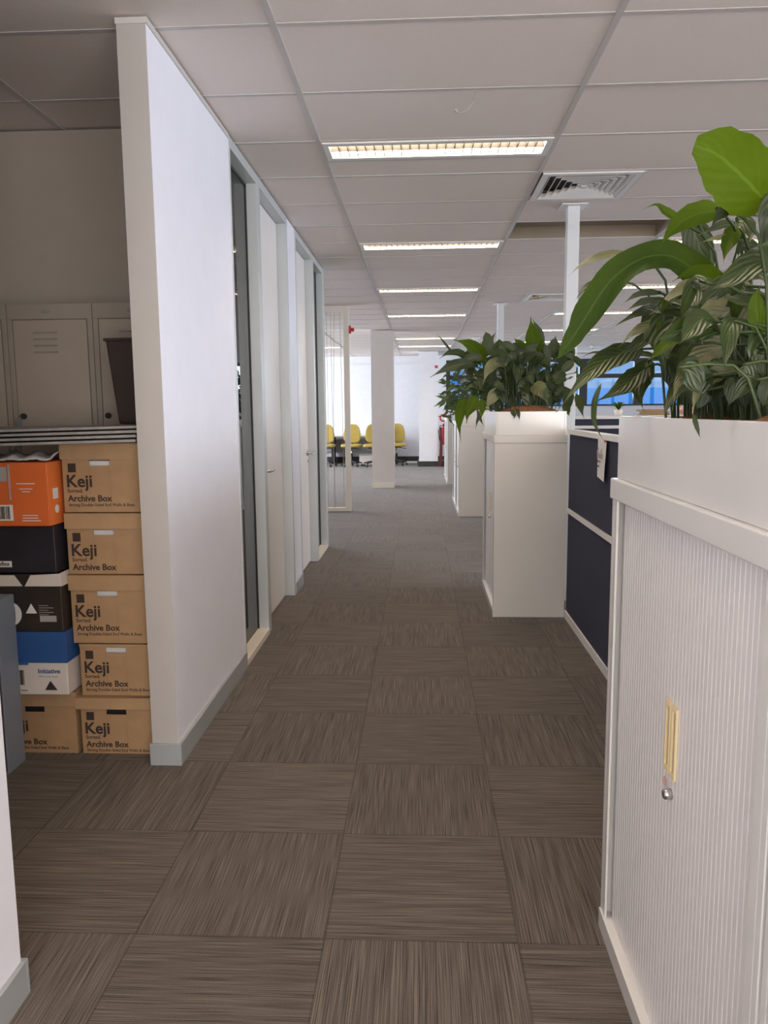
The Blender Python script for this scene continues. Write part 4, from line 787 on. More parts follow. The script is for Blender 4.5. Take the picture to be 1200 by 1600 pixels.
HB = [[0.1009,0.9,0,0.25,[[0.764,5.25,1.708],[0.744,5.233,1.79],[0.727,5.217,1.871],[0.715,5.2,1.956]]],
[0.0682,0.7,0,0.25,[[0.788,5.3,1.724],[0.787,5.3,1.816],[0.768,5.3,1.892],[0.742,5.3,1.95]]],
[0.0834,0.9,0,0.25,[[0.423,5.2,1.663],[0.369,5.167,1.736],[0.292,5.133,1.784],[0.204,5.1,1.802]]],
[0.0699,0.8,0,0.25,[[0.349,5.1,1.65],[0.236,5.067,1.641],[0.152,5.033,1.612],[0.054,5.0,1.559]]],
[0.0502,0.7,0,0.25,[[0.313,5.2,1.681],[0.253,5.167,1.721],[0.176,5.133,1.72],[0.117,5.1,1.681]]],
[0.0148,0.8,0,0.25,[[0.212,5.2,1.724],[0.17,5.2,1.774],[0.136,5.2,1.816],[0.103,5.2,1.854]]],
[0.0462,0.5,0,0.25,[[0.406,5.2,1.68],[0.439,5.2,1.75],[0.463,5.2,1.812],[0.5,5.2,1.869]]],
[0.0558,0.8,0,0.25,[[0.405,5.3,1.686],[0.388,5.3,1.737],[0.392,5.3,1.775],[0.404,5.3,1.804]]],
[0.0917,0.9,0,0.25,[[0.609,5.4,1.673],[0.578,5.4,1.729],[0.56,5.4,1.777],[0.577,5.4,1.811]]],
[0.0622,0.8,0,0.25,[[0.738,5.5,1.747],[0.698,5.5,1.783],[0.667,5.5,1.818],[0.644,5.5,1.844]]],
[0.0902,0.9,0,0.25,[[0.941,5.6,1.707],[0.935,5.6,1.765],[0.943,5.6,1.818],[0.947,5.6,1.867]]],
[0.0652,0.9,0,0.25,[[0.278,5.0,1.436],[0.253,4.977,1.355],[0.24,4.953,1.275],[0.251,4.93,1.15]]],
[0.0773,0.9,0,0.25,[[0.355,5.0,1.443],[0.326,4.977,1.387],[0.296,4.953,1.335],[0.287,4.93,1.263]]],
[0.0407,0.9,0,0.25,[[0.384,5.0,1.427],[0.391,4.983,1.374],[0.386,4.967,1.334],[0.377,4.95,1.282]]],
[0.0203,0.9,0,0.25,[[0.356,4.95,1.354],[0.365,4.95,1.314],[0.353,4.95,1.274],[0.345,4.95,1.226]]],
[0.0203,0.9,0,0.25,[[0.357,4.95,1.334],[0.369,4.95,1.306],[0.381,4.95,1.282],[0.398,4.95,1.245]]],
[0.0772,0.8,0,0.25,[[1.024,5.4,1.711],[0.969,5.333,1.682],[0.937,5.267,1.623],[0.918,5.2,1.541]]],
[0.0428,0.8,0,0.25,[[1.002,5.4,1.694],[1.041,5.333,1.681],[1.063,5.267,1.635],[1.08,5.2,1.581]]],
[0.074,0.9,0,0.25,[[0.536,5.1,1.472],[0.478,5.053,1.451],[0.438,5.007,1.402],[0.41,4.96,1.346]]],
[0.0614,0.9,0,0.25,[[0.663,5.1,1.524],[0.67,5.053,1.494],[0.676,5.007,1.469],[0.686,4.96,1.44]]],
[0.0905,0.9,0,0.25,[[0.728,5.15,1.517],[0.76,5.087,1.482],[0.784,5.023,1.44],[0.803,4.96,1.374]]],
[0.0661,0.9,0,0.25,[[0.948,5.15,1.494],[0.952,5.1,1.431],[0.94,5.05,1.369],[0.936,5.0,1.35]]],
[0.0243,0.9,0,0.25,[[0.567,4.96,1.353],[0.582,4.953,1.332],[0.59,4.947,1.312],[0.585,4.94,1.288]]],
[0.0243,0.9,0,0.25,[[0.599,4.96,1.36],[0.61,4.953,1.34],[0.618,4.947,1.312],[0.622,4.94,1.28]]],
[0.0409,0.6,0,0.25,[[0.8,5.1,1.693],[0.725,5.067,1.704],[0.681,5.033,1.666],[0.637,5.0,1.617]]],
[0.0588,0.6,0,0.25,[[0.598,5.2,1.686],[0.673,5.2,1.718],[0.743,5.2,1.759],[0.789,5.2,1.799]]],
[0.0829,0.7,0,0.25,[[0.578,5.2,1.666],[0.488,5.133,1.65],[0.429,5.067,1.599],[0.395,5.0,1.516]]],
[0.0503,0.9,0,0.25,[[1.021,5.2,1.453],[1.04,5.167,1.39],[1.043,5.133,1.348],[1.058,5.1,1.286]]],
[0.0503,0.9,0,0.25,[[0.992,5.2,1.432],[0.954,5.167,1.37],[0.957,5.133,1.328],[0.963,5.1,1.308]]],
[0.0643,0.3313336974505953,0,0.25,[[0.63,5.107,1.603],[0.622,5.084,1.618],[0.616,5.061,1.553],[0.611,5.038,1.513]]],
[0.0406,0.619103821114253,0,0.25,[[0.717,5.507,1.502],[0.766,5.511,1.518],[0.817,5.515,1.447],[0.854,5.52,1.403]]],
[0.0719,0.31545432778510124,0,0.25,[[0.832,5.312,1.462],[0.798,5.274,1.479],[0.765,5.237,1.425],[0.741,5.2,1.397]]],
[0.0639,0.5706895189425875,0,0.25,[[0.813,5.304,1.478],[0.856,5.303,1.499],[0.899,5.302,1.48],[0.929,5.301,1.482]]],
[0.0509,0.6832345547671237,0,0.25,[[0.838,5.451,1.634],[0.786,5.418,1.652],[0.736,5.384,1.607],[0.699,5.35,1.585]]],
[0.0456,0.7239722177909367,0,0.25,[[0.814,5.691,1.525],[0.814,5.676,1.542],[0.816,5.661,1.47],[0.816,5.646,1.426]]],
[0.0527,0.6211456292245516,0,0.25,[[1.079,5.431,1.567],[1.038,5.424,1.589],[0.998,5.418,1.57],[0.969,5.411,1.572]]],
[0.0511,0.4238329831801534,0,0.25,[[0.417,5.16,1.558],[0.417,5.18,1.575],[0.418,5.2,1.513],[0.419,5.22,1.476]]],
[0.0491,0.6869582291891807,0,0.25,[[0.584,5.414,1.713],[0.558,5.416,1.73],[0.532,5.417,1.67],[0.514,5.418,1.635]]],
[0.0472,0.22376448714457975,0,0.25,[[0.475,5.582,1.745],[0.541,5.555,1.764],[0.606,5.528,1.738],[0.652,5.5,1.734]]],
[0.0685,0.46093332450317137,0,0.25,[[0.514,5.662,1.495],[0.553,5.665,1.516],[0.593,5.667,1.482],[0.621,5.67,1.472]]],
[0.0434,0.8919440915862291,0,0.25,[[0.701,5.331,1.652],[0.688,5.33,1.668],[0.676,5.328,1.599],[0.667,5.327,1.556]]],
[0.0429,0.3036701970785762,0,0.25,[[0.684,5.395,1.471],[0.71,5.372,1.485],[0.737,5.349,1.406],[0.756,5.326,1.355]]],
[0.0634,0.22717135424283763,0,0.25,[[0.422,5.451,1.551],[0.388,5.424,1.57],[0.355,5.397,1.524],[0.331,5.369,1.503]]],
[0.0611,0.8468921472126865,0,0.25,[[0.606,5.833,1.496],[0.655,5.794,1.519],[0.704,5.755,1.503],[0.737,5.717,1.51]]],
[0.0637,0.844960986556629,0,0.25,[[0.49,5.142,1.754],[0.509,5.134,1.767],[0.528,5.127,1.688],[0.541,5.12,1.636]]],
[0.0703,0.2155008756512686,0,0.25,[[0.89,5.243,1.548],[0.85,5.263,1.565],[0.812,5.284,1.504],[0.784,5.305,1.468]]],
[0.0592,0.38556937347623865,0,0.25,[[0.31,5.24,1.646],[0.325,5.242,1.663],[0.339,5.244,1.607],[0.35,5.246,1.575]]],
[0.0464,0.7448756503123264,0,0.25,[[0.882,5.736,1.761],[0.932,5.74,1.778],[0.984,5.745,1.704],[1.021,5.75,1.658]]],
[0.0691,0.3999042219773148,0,0.25,[[0.892,5.397,1.57],[0.851,5.393,1.591],[0.81,5.388,1.559],[0.78,5.384,1.55]]],
[0.0693,0.4070166081018649,0,0.25,[[0.599,5.391,1.568],[0.593,5.374,1.583],[0.589,5.356,1.501],[0.585,5.338,1.448]]],
[0.0599,0.43421576651215354,0,0.25,[[0.912,5.598,1.526],[0.858,5.575,1.547],[0.805,5.553,1.517],[0.766,5.531,1.51]]],
[0.0644,0.8932555577211079,0,0.25,[[0.565,5.725,1.66],[0.588,5.714,1.677],[0.611,5.704,1.613],[0.627,5.693,1.576]]],
[0.0569,0.4809109960148922,0,0.25,[[0.915,5.376,1.471],[0.923,5.366,1.486],[0.933,5.356,1.405],[0.94,5.346,1.353]]],
[0.0762,0.27084517145163634,0,0.25,[[1.055,5.644,1.483],[1.012,5.663,1.506],[0.97,5.681,1.473],[0.94,5.7,1.465]]],
[0.0429,0.4566180685487007,0,0.25,[[0.3,5.16,1.593],[0.341,5.164,1.61],[0.383,5.168,1.552],[0.413,5.172,1.519]]],
[0.0524,0.58987310213211,0,0.25,[[0.707,5.414,1.582],[0.752,5.421,1.602],[0.799,5.428,1.561],[0.832,5.435,1.544]]],
[0.057,0.6593208761760744,0,0.25,[[0.647,5.412,1.593],[0.661,5.436,1.609],[0.677,5.46,1.53],[0.69,5.485,1.479]]],
[0.0689,0.6002100692423573,0,0.25,[[0.321,5.478,1.736],[0.358,5.463,1.751],[0.395,5.449,1.683],[0.421,5.435,1.641]]],
[0.0601,0.22107783195903769,0,0.25,[[0.931,5.215,1.417],[0.885,5.239,1.439],[0.84,5.263,1.427],[0.809,5.287,1.435]]],
[0.0741,0.8459564031355187,0,0.25,[[0.788,5.682,1.69],[0.842,5.664,1.708],[0.898,5.647,1.662],[0.936,5.629,1.641]]],
[0.0531,0.709974269582829,0,0.25,[[0.879,5.733,1.467],[0.935,5.735,1.489],[0.993,5.736,1.468],[1.034,5.737,1.469]]],
[0.0404,0.29641381078677476,0,0.25,[[0.689,5.087,1.692],[0.647,5.111,1.709],[0.606,5.134,1.65],[0.577,5.157,1.614]]],
[0.0428,0.4375089684210472,0,0.25,[[0.547,5.089,1.479],[0.528,5.072,1.492],[0.511,5.055,1.41],[0.499,5.038,1.356]]],
[0.0637,0.6582600415987625,0,0.25,[[0.585,5.766,1.765],[0.581,5.729,1.777],[0.578,5.692,1.677],[0.575,5.655,1.609]]],
[0.062,0.4526513155282781,0,0.25,[[0.551,5.034,1.693],[0.493,5.006,1.712],[0.437,4.978,1.699],[0.396,4.949,1.705]]],
[0.0683,0.49072134887336905,0,0.25,[[0.688,5.472,1.728],[0.635,5.5,1.752],[0.582,5.529,1.729],[0.545,5.557,1.728]]],
[0.0604,0.6719976221150945,0,0.25,[[0.488,5.485,1.589],[0.436,5.481,1.61],[0.386,5.476,1.568],[0.35,5.471,1.551]]],
[0.0515,0.3513469351553445,0,0.25,[[0.507,5.738,1.703],[0.534,5.699,1.717],[0.562,5.66,1.635],[0.581,5.621,1.583]]],
[0.0483,0.7203020796932851,0,0.25,[[0.661,5.332,1.607],[0.604,5.348,1.628],[0.548,5.363,1.593],[0.507,5.379,1.58]]],
[0.0438,0.3012894793051779,0,0.25,[[0.638,5.621,1.754],[0.603,5.619,1.771],[0.568,5.617,1.692],[0.543,5.616,1.641]]],
[0.0434,0.31666947116410316,0,0.25,[[0.649,5.218,1.564],[0.689,5.193,1.58],[0.729,5.168,1.526],[0.756,5.144,1.497]]],
[0.0657,0.8742129229072795,0,0.25,[[0.696,5.275,1.665],[0.646,5.244,1.682],[0.599,5.214,1.63],[0.564,5.184,1.602]]],
[0.0689,0.8494130987593616,0,0.25,[[0.992,5.352,1.735],[1.0,5.357,1.752],[1.009,5.361,1.685],[1.016,5.365,1.644]]],
[0.0525,0.3347920081832665,0,0.25,[[0.919,5.675,1.584],[0.924,5.682,1.599],[0.932,5.689,1.504],[0.937,5.697,1.441]]],
[0.0567,0.8878255848423344,0,0.25,[[0.821,5.429,1.698],[0.79,5.43,1.716],[0.76,5.432,1.665],[0.738,5.433,1.638]]],
[0.0658,0.5689600783513044,0,0.25,[[0.304,5.764,1.685],[0.348,5.758,1.707],[0.392,5.753,1.688],[0.424,5.747,1.691]]],
[0.0588,0.41670562968152713,0,0.25,[[0.728,5.315,1.556],[0.699,5.296,1.573],[0.671,5.277,1.509],[0.65,5.258,1.471]]],
[0.0428,0.7445592567611157,0,0.25,[[0.661,5.081,1.438],[0.67,5.08,1.454],[0.681,5.079,1.394],[0.689,5.077,1.359]]],
[0.0698,0.7022768948651754,0,0.25,[[0.443,5.682,1.738],[0.376,5.7,1.759],[0.31,5.718,1.712],[0.262,5.736,1.689]]],
[0.053,0.7710727905912695,0,0.25,[[0.617,5.302,1.489],[0.559,5.325,1.509],[0.501,5.349,1.464],[0.459,5.372,1.442]]],
[0.0461,0.7060977830782886,0,0.25,[[0.638,5.129,1.679],[0.597,5.133,1.699],[0.557,5.138,1.668],[0.529,5.142,1.659]]],
[0.058,0.22149589642268158,0,0.25,[[0.776,5.24,1.731],[0.729,5.208,1.746],[0.683,5.175,1.687],[0.65,5.143,1.653]]],
[0.048,0.712756854188616,0,0.25,[[0.827,5.551,1.695],[0.855,5.514,1.708],[0.883,5.476,1.62],[0.902,5.439,1.562]]],
[0.067,0.7543346477187509,0,0.25,[[0.455,5.306,1.633],[0.467,5.294,1.647],[0.48,5.281,1.566],[0.489,5.268,1.512]]],
[0.0615,0.29056197870855704,0,0.25,[[0.272,5.668,1.542],[0.338,5.677,1.562],[0.404,5.686,1.52],[0.452,5.696,1.503]]],
[0.0428,0.7792224659680813,0,0.25,[[0.539,5.478,1.641],[0.577,5.486,1.66],[0.617,5.493,1.614],[0.646,5.501,1.592]]],
[0.0639,0.7745210644232339,0,0.25,[[0.517,5.249,1.663],[0.572,5.269,1.683],[0.627,5.288,1.646],[0.668,5.308,1.632]]],
[0.0491,0.2698080568244192,0,0.25,[[0.742,5.675,1.732],[0.807,5.687,1.753],[0.872,5.698,1.723],[0.92,5.709,1.717]]],
[0.0586,0.5938357021590424,0,0.25,[[0.764,5.334,1.468],[0.704,5.334,1.49],[0.645,5.333,1.465],[0.603,5.333,1.461]]],
[0.0591,0.20918912749002733,0,0.25,[[0.397,5.176,1.651],[0.341,5.175,1.673],[0.284,5.174,1.663],[0.244,5.173,1.672]]],
[0.0599,0.2392980497254673,0,0.25,[[0.406,5.688,1.714],[0.45,5.709,1.733],[0.496,5.729,1.668],[0.529,5.75,1.631]]],
[0.0453,0.7288500835995326,0,0.25,[[0.999,5.449,1.701],[0.982,5.451,1.716],[0.968,5.453,1.633],[0.957,5.455,1.579]]],
[0.0704,0.27077092324289465,0,0.25,[[0.854,5.419,1.554],[0.823,5.414,1.569],[0.794,5.408,1.491],[0.773,5.403,1.44]]],
[0.0533,0.7245709142029291,0,0.25,[[0.923,5.395,1.532],[0.895,5.401,1.551],[0.87,5.406,1.495],[0.851,5.411,1.464]]],
[0.0673,0.24021507989715324,0,0.25,[[0.817,5.256,1.418],[0.857,5.216,1.437],[0.898,5.176,1.407],[0.924,5.137,1.399]]],
[0.0661,0.7669712200291305,0,0.25,[[0.562,5.496,1.495],[0.576,5.464,1.508],[0.591,5.431,1.416],[0.601,5.399,1.354]]],
[0.0651,0.8635557403026801,0,0.25,[[0.972,5.591,1.43],[0.92,5.555,1.448],[0.869,5.52,1.395],[0.832,5.484,1.367]]],
[0.062,0.6666999609787827,0,0.25,[[0.888,5.372,1.615],[0.909,5.347,1.628],[0.931,5.322,1.541],[0.946,5.297,1.483]]],
[0.0636,0.5587071286230385,0,0.25,[[0.47,5.397,1.75],[0.505,5.404,1.765],[0.541,5.41,1.682],[0.567,5.417,1.628]]],
[0.0456,0.7887946474980809,0,0.25,[[0.844,5.327,1.54],[0.857,5.311,1.554],[0.871,5.295,1.471],[0.881,5.278,1.417]]],
[0.0679,0.5680074013504259,0,0.25,[[0.581,5.464,1.489],[0.55,5.433,1.503],[0.521,5.403,1.414],[0.499,5.372,1.356]]],
[0.064,0.5356502970210647,0,0.25,[[0.912,5.614,1.754],[0.955,5.61,1.77],[0.999,5.606,1.697],[1.031,5.602,1.652]]],
[0.0475,0.32264159744000326,0,0.25,[[1.055,5.849,1.71],[1.046,5.881,1.727],[1.039,5.912,1.63],[1.035,5.944,1.565]]],
[0.0504,0.23798626469781137,0,0.25,[[0.508,5.458,1.714],[0.464,5.475,1.736],[0.421,5.493,1.7],[0.39,5.511,1.688]]],
[0.0576,0.3706839607993556,0,0.25,[[0.98,5.491,1.566],[1.023,5.473,1.583],[1.067,5.455,1.529],[1.098,5.438,1.5]]],
[0.0551,0.869243835934842,0,0.25,[[0.741,5.651,1.551],[0.769,5.635,1.567],[0.799,5.618,1.492],[0.819,5.602,1.446]]],
[0.0527,0.7732372847728093,0,0.25,[[1.066,5.404,1.6],[1.038,5.435,1.619],[1.011,5.467,1.558],[0.993,5.499,1.521]]],
[0.0719,0.6512417287144769,0,0.25,[[0.415,5.755,1.662],[0.375,5.785,1.684],[0.335,5.815,1.64],[0.306,5.846,1.621]]],
[0.0474,0.613994027330083,0,0.25,[[0.651,5.622,1.509],[0.68,5.589,1.526],[0.71,5.557,1.465],[0.73,5.524,1.43]]],
[0.0663,0.42614943219930845,0,0.25,[[0.872,5.803,1.614],[0.802,5.771,1.636],[0.732,5.739,1.609],[0.682,5.707,1.605]]],
[0.068,0.2819179860618712,0,0.25,[[0.536,5.676,1.686],[0.499,5.679,1.703],[0.462,5.683,1.626],[0.436,5.687,1.578]]],
[0.0452,0.5354863054787471,0,0.25,[[0.781,5.291,1.567],[0.741,5.282,1.587],[0.701,5.273,1.55],[0.672,5.264,1.537]]],
[0.0539,0.46255984014836465,0,0.25,[[0.373,5.042,1.481],[0.331,5.074,1.503],[0.29,5.105,1.481],[0.26,5.137,1.479]]],
[0.0541,0.8164813870490379,0,0.25,[[0.401,5.135,1.677],[0.339,5.13,1.696],[0.277,5.126,1.657],[0.233,5.121,1.64]]],
[0.0492,0.246090449322884,0,0.25,[[0.656,5.399,1.616],[0.667,5.406,1.633],[0.679,5.412,1.567],[0.688,5.419,1.527]]],
[0.07,0.3246661734786954,0,0.25,[[0.302,5.133,1.485],[0.331,5.143,1.499],[0.361,5.154,1.421],[0.383,5.164,1.369]]],
[0.0475,0.5986418513283046,0,0.25,[[0.794,5.272,1.493],[0.761,5.284,1.508],[0.729,5.296,1.43],[0.706,5.307,1.378]]],
[0.0592,0.3000973991628609,0,0.25,[[0.942,5.384,1.57],[0.894,5.358,1.587],[0.847,5.331,1.525],[0.813,5.305,1.49]]],
[0.0667,0.4739218655196647,0,0.25,[[0.708,5.263,1.691],[0.762,5.23,1.706],[0.816,5.198,1.655],[0.852,5.166,1.628]]],
[0.0542,0.5709024016350175,0,0.25,[[1.048,5.723,1.507],[1.027,5.737,1.527],[1.007,5.752,1.473],[0.993,5.766,1.445]]],
[0.0479,0.4212846878892821,0,0.25,[[0.292,5.782,1.604],[0.346,5.758,1.62],[0.4,5.734,1.544],[0.437,5.71,1.499]]],
[0.0434,0.3820960424656154,0,0.25,[[0.476,5.504,1.761],[0.45,5.493,1.778],[0.425,5.482,1.716],[0.407,5.471,1.68]]],
[0.0515,0.35349361147246783,0,0.25,[[0.58,5.228,1.706],[0.57,5.252,1.723],[0.561,5.277,1.653],[0.555,5.302,1.61]]],
[0.0774,0.3067603090479874,0,0.25,[[0.578,5.7,1.733],[0.569,5.694,1.749],[0.561,5.688,1.676],[0.555,5.682,1.63]]],
[0.0451,0.7,0,0.25,[[0.747,5.692,1.728],[0.775,5.692,1.771],[0.792,5.692,1.801],[0.803,5.692,1.813]]],
[0.0507,0.7,0,0.25,[[0.794,5.318,1.668],[0.792,5.318,1.718],[0.79,5.318,1.752],[0.79,5.318,1.767]]],
[0.0538,0.7,0,0.25,[[0.772,5.529,1.614],[0.779,5.529,1.662],[0.783,5.529,1.697],[0.786,5.529,1.711]]],
[0.0573,0.7,0,0.25,[[0.74,5.319,1.644],[0.791,5.319,1.682],[0.822,5.319,1.709],[0.843,5.319,1.72]]],
[0.0529,0.7,0,0.25,[[0.922,5.191,1.593],[0.964,5.191,1.632],[0.99,5.191,1.659],[1.007,5.191,1.671]]],
[0.0671,0.7,0,0.25,[[0.502,5.657,1.76],[0.48,5.657,1.833],[0.467,5.657,1.884],[0.459,5.657,1.906]]],
[0.0664,0.7,0,0.25,[[0.756,5.517,1.666],[0.761,5.517,1.736],[0.763,5.517,1.784],[0.765,5.517,1.805]]],
[0.0439,0.7,0,0.25,[[0.634,5.374,1.686],[0.593,5.374,1.719],[0.569,5.374,1.742],[0.553,5.374,1.752]]],
[0.0667,0.7,0,0.25,[[0.859,5.517,1.728],[0.908,5.517,1.759],[0.937,5.517,1.781],[0.957,5.517,1.79]]],
[0.0574,0.7,0,0.25,[[0.572,5.2,1.685],[0.535,5.2,1.727],[0.512,5.2,1.756],[0.497,5.2,1.769]]],
[0.0511,0.7,0,0.25,[[0.758,5.146,1.698],[0.716,5.146,1.732],[0.691,5.146,1.755],[0.674,5.146,1.766]]],
[0.0624,0.7,0,0.25,[[0.484,5.566,1.748],[0.457,5.566,1.79],[0.44,5.566,1.82],[0.43,5.566,1.833]]],
[0.0459,0.7,0,0.25,[[0.483,5.137,1.626],[0.522,5.137,1.667],[0.545,5.137,1.695],[0.561,5.137,1.707]]],
[0.044,0.7,0,0.25,[[0.575,5.392,1.627],[0.582,5.392,1.682],[0.585,5.392,1.72],[0.588,5.392,1.737]]],
[0.0488,0.7,0,0.25,[[0.649,5.619,1.726],[0.692,5.619,1.779],[0.718,5.619,1.817],[0.736,5.619,1.833]]],
[0.06,0.7,0,0.25,[[0.642,5.423,1.609],[0.65,5.423,1.657],[0.654,5.423,1.691],[0.657,5.423,1.705]]],
[0.049,0.7,0,0.25,[[0.695,5.433,1.719],[0.661,5.433,1.765],[0.64,5.433,1.797],[0.626,5.433,1.811]]],
[0.0475,0.7,0,0.25,[[0.664,5.218,1.687],[0.702,5.218,1.732],[0.724,5.218,1.763],[0.739,5.218,1.776]]],
[0.0607,0.7,0,0.25,[[0.769,5.307,1.727],[0.751,5.307,1.783],[0.74,5.307,1.822],[0.733,5.307,1.839]]],
[0.0583,0.7,0,0.25,[[0.708,5.521,1.695],[0.738,5.521,1.742],[0.756,5.521,1.775],[0.768,5.521,1.79]]],
[0.043,0.7,0,0.25,[[0.62,5.152,1.729],[0.575,5.152,1.762],[0.548,5.152,1.785],[0.53,5.152,1.795]]],
[0.0444,0.7,0,0.25,[[0.753,5.416,1.639],[0.778,5.416,1.687],[0.793,5.416,1.721],[0.803,5.416,1.736]]],
[0.0397,0.7,0,0.25,[[0.857,5.252,1.655],[0.836,5.252,1.72],[0.823,5.252,1.766],[0.815,5.252,1.786]]],
[0.049,0.7,0,0.25,[[0.947,5.714,1.751],[0.949,5.714,1.804],[0.951,5.714,1.841],[0.952,5.714,1.857]]],
[0.057,0.7,0,0.25,[[0.698,5.653,1.673],[0.734,5.653,1.714],[0.756,5.653,1.743],[0.77,5.653,1.755]]],
[0.0548,0.7,0,0.25,[[0.897,5.666,1.736],[0.862,5.666,1.793],[0.841,5.666,1.832],[0.827,5.666,1.849]]],
[0.0529,0.8604504739134105,0,0.25,[[0.649,5.097,1.457],[0.675,5.087,1.449],[0.701,5.077,1.4],[0.719,5.067,1.376]]],
[0.0415,0.6778125111154693,0,0.25,[[0.571,5.408,1.544],[0.544,5.398,1.541],[0.517,5.388,1.499],[0.498,5.378,1.48]]],
[0.0551,0.7467646540787503,0,0.25,[[0.797,5.063,1.457],[0.808,5.053,1.446],[0.82,5.043,1.393],[0.827,5.033,1.366]]],
[0.0411,0.8247856900842683,0,0.25,[[0.489,5.293,1.522],[0.488,5.283,1.514],[0.487,5.273,1.465],[0.486,5.263,1.441]]],
[0.055,0.507978009290431,0,0.25,[[0.651,5.432,1.565],[0.664,5.422,1.562],[0.677,5.412,1.521],[0.686,5.402,1.503]]],
[0.0382,0.7892615127446754,0,0.25,[[0.965,5.186,1.478],[0.927,5.176,1.48],[0.89,5.166,1.45],[0.863,5.156,1.439]]],
[0.061,0.5714389738746906,0,0.25,[[0.454,5.399,1.57],[0.433,5.389,1.56],[0.414,5.379,1.505],[0.399,5.369,1.477]]],
[0.0419,0.6975695145076501,0,0.25,[[0.733,5.493,1.598],[0.74,5.483,1.588],[0.747,5.473,1.535],[0.752,5.463,1.508]]],
[0.0654,0.5386498393616992,0,0.25,[[0.726,5.462,1.576],[0.681,5.452,1.58],[0.637,5.442,1.551],[0.605,5.432,1.54]]],
[0.0411,0.753464667937917,0,0.25,[[0.809,5.316,1.49],[0.782,5.306,1.489],[0.755,5.296,1.45],[0.735,5.286,1.433]]],
[0.0655,0.5061346547387666,0,0.25,[[0.873,5.44,1.535],[0.91,5.43,1.531],[0.948,5.42,1.487],[0.975,5.41,1.466]]],
[0.0523,0.6366931328001724,0,0.25,[[0.735,5.359,1.426],[0.772,5.349,1.427],[0.81,5.339,1.392],[0.837,5.329,1.378]]],
[0.0582,0.6523145646656815,0,0.25,[[0.441,5.572,1.581],[0.444,5.562,1.572],[0.447,5.552,1.52],[0.448,5.542,1.494]]],
[0.0489,0.8699861943981311,0,0.25,[[0.812,5.014,1.46],[0.801,5.004,1.458],[0.791,4.994,1.422],[0.783,4.984,1.406]]],
[0.0622,0.515745242211807,0,0.25,[[0.9,5.653,1.552],[0.933,5.643,1.548],[0.966,5.633,1.504],[0.989,5.623,1.484]]],
[0.0666,0.568903215518304,0,0.25,[[0.546,5.697,1.509],[0.576,5.687,1.508],[0.606,5.677,1.467],[0.628,5.667,1.45]]],
[0.0446,0.6125524750478306,0,0.25,[[0.912,5.557,1.48],[0.927,5.547,1.473],[0.943,5.537,1.422],[0.954,5.527,1.397]]],
[0.0559,0.5487664335531522,0,0.25,[[0.835,5.38,1.568],[0.873,5.37,1.567],[0.912,5.36,1.531],[0.94,5.35,1.516]]],
[0.0583,0.653708069625175,0,0.25,[[0.891,5.451,1.475],[0.931,5.441,1.475],[0.972,5.431,1.44],[1.0,5.421,1.424]]],
[0.0471,0.6794984365450031,0,0.25,[[0.458,5.154,1.462],[0.43,5.144,1.459],[0.403,5.134,1.419],[0.383,5.124,1.4]]],
[0.0601,0.8894860205284278,0,0.25,[[0.6,5.619,1.525],[0.593,5.609,1.518],[0.586,5.599,1.469],[0.581,5.589,1.445]]],
[0.0463,0.7823659957255122,0,0.25,[[0.536,5.622,1.513],[0.531,5.612,1.508],[0.525,5.602,1.461],[0.521,5.592,1.439]]],
[0.0478,0.6175148394440595,0,0.25,[[0.677,5.074,1.577],[0.694,5.064,1.571],[0.711,5.054,1.527],[0.723,5.044,1.505]]],
[0.0595,0.646048506210217,0,0.25,[[0.546,5.551,1.509],[0.558,5.541,1.502],[0.57,5.531,1.453],[0.578,5.521,1.429]]],
[0.0388,0.7470292833752011,0,0.25,[[0.841,5.185,1.587],[0.833,5.175,1.583],[0.826,5.165,1.543],[0.821,5.155,1.524]]],
[0.0643,0.881019022373525,0,0.25,[[0.738,5.594,1.506],[0.759,5.584,1.495],[0.78,5.574,1.44],[0.795,5.564,1.411]]],
[0.06,0.7787663222486025,0,0.25,[[0.569,5.545,1.584],[0.591,5.535,1.584],[0.612,5.525,1.549],[0.627,5.515,1.535]]],
[0.0581,0.6403957722440508,0,0.25,[[0.789,5.5,1.584],[0.812,5.49,1.579],[0.835,5.48,1.535],[0.852,5.47,1.515]]],
[0.0607,0.5749992160780492,0,0.25,[[0.653,5.458,1.442],[0.628,5.448,1.445],[0.605,5.438,1.412],[0.587,5.428,1.399]]],
[0.0552,0.7415660841165209,0,0.25,[[0.63,5.552,1.498],[0.614,5.542,1.492],[0.6,5.532,1.442],[0.589,5.522,1.418]]],
[0.0566,0.5032554835986214,0,0.25,[[0.476,5.302,1.522],[0.507,5.292,1.523],[0.538,5.282,1.489],[0.56,5.272,1.476]]],
[0.0665,0.7525040116276811,0,0.25,[[0.578,5.634,1.439],[0.619,5.624,1.436],[0.659,5.614,1.394],[0.688,5.604,1.374]]],
[0.0471,0.5564625168444286,0,0.25,[[0.502,5.103,1.51],[0.498,5.093,1.507],[0.493,5.083,1.467],[0.49,5.073,1.449]]],
[0.0607,0.7941336841385664,0,0.25,[[0.872,5.594,1.532],[0.846,5.584,1.533],[0.82,5.574,1.498],[0.801,5.564,1.483]]],
[0.0568,0.8781801784856412,0,0.25,[[0.502,5.042,1.46],[0.519,5.032,1.453],[0.537,5.022,1.406],[0.549,5.012,1.383]]],
[0.0536,0.8086802937309707,0,0.25,[[0.819,5.665,1.459],[0.783,5.655,1.463],[0.748,5.645,1.432],[0.723,5.635,1.421]]],
[0.0502,0.5111001868254396,0,0.25,[[0.734,5.636,1.594],[0.742,5.626,1.59],[0.751,5.616,1.546],[0.757,5.606,1.526]]],
[0.0515,0.647007758782811,0,0.25,[[0.922,5.0,1.538],[0.89,4.99,1.542],[0.858,4.98,1.517],[0.834,4.97,1.508]]],
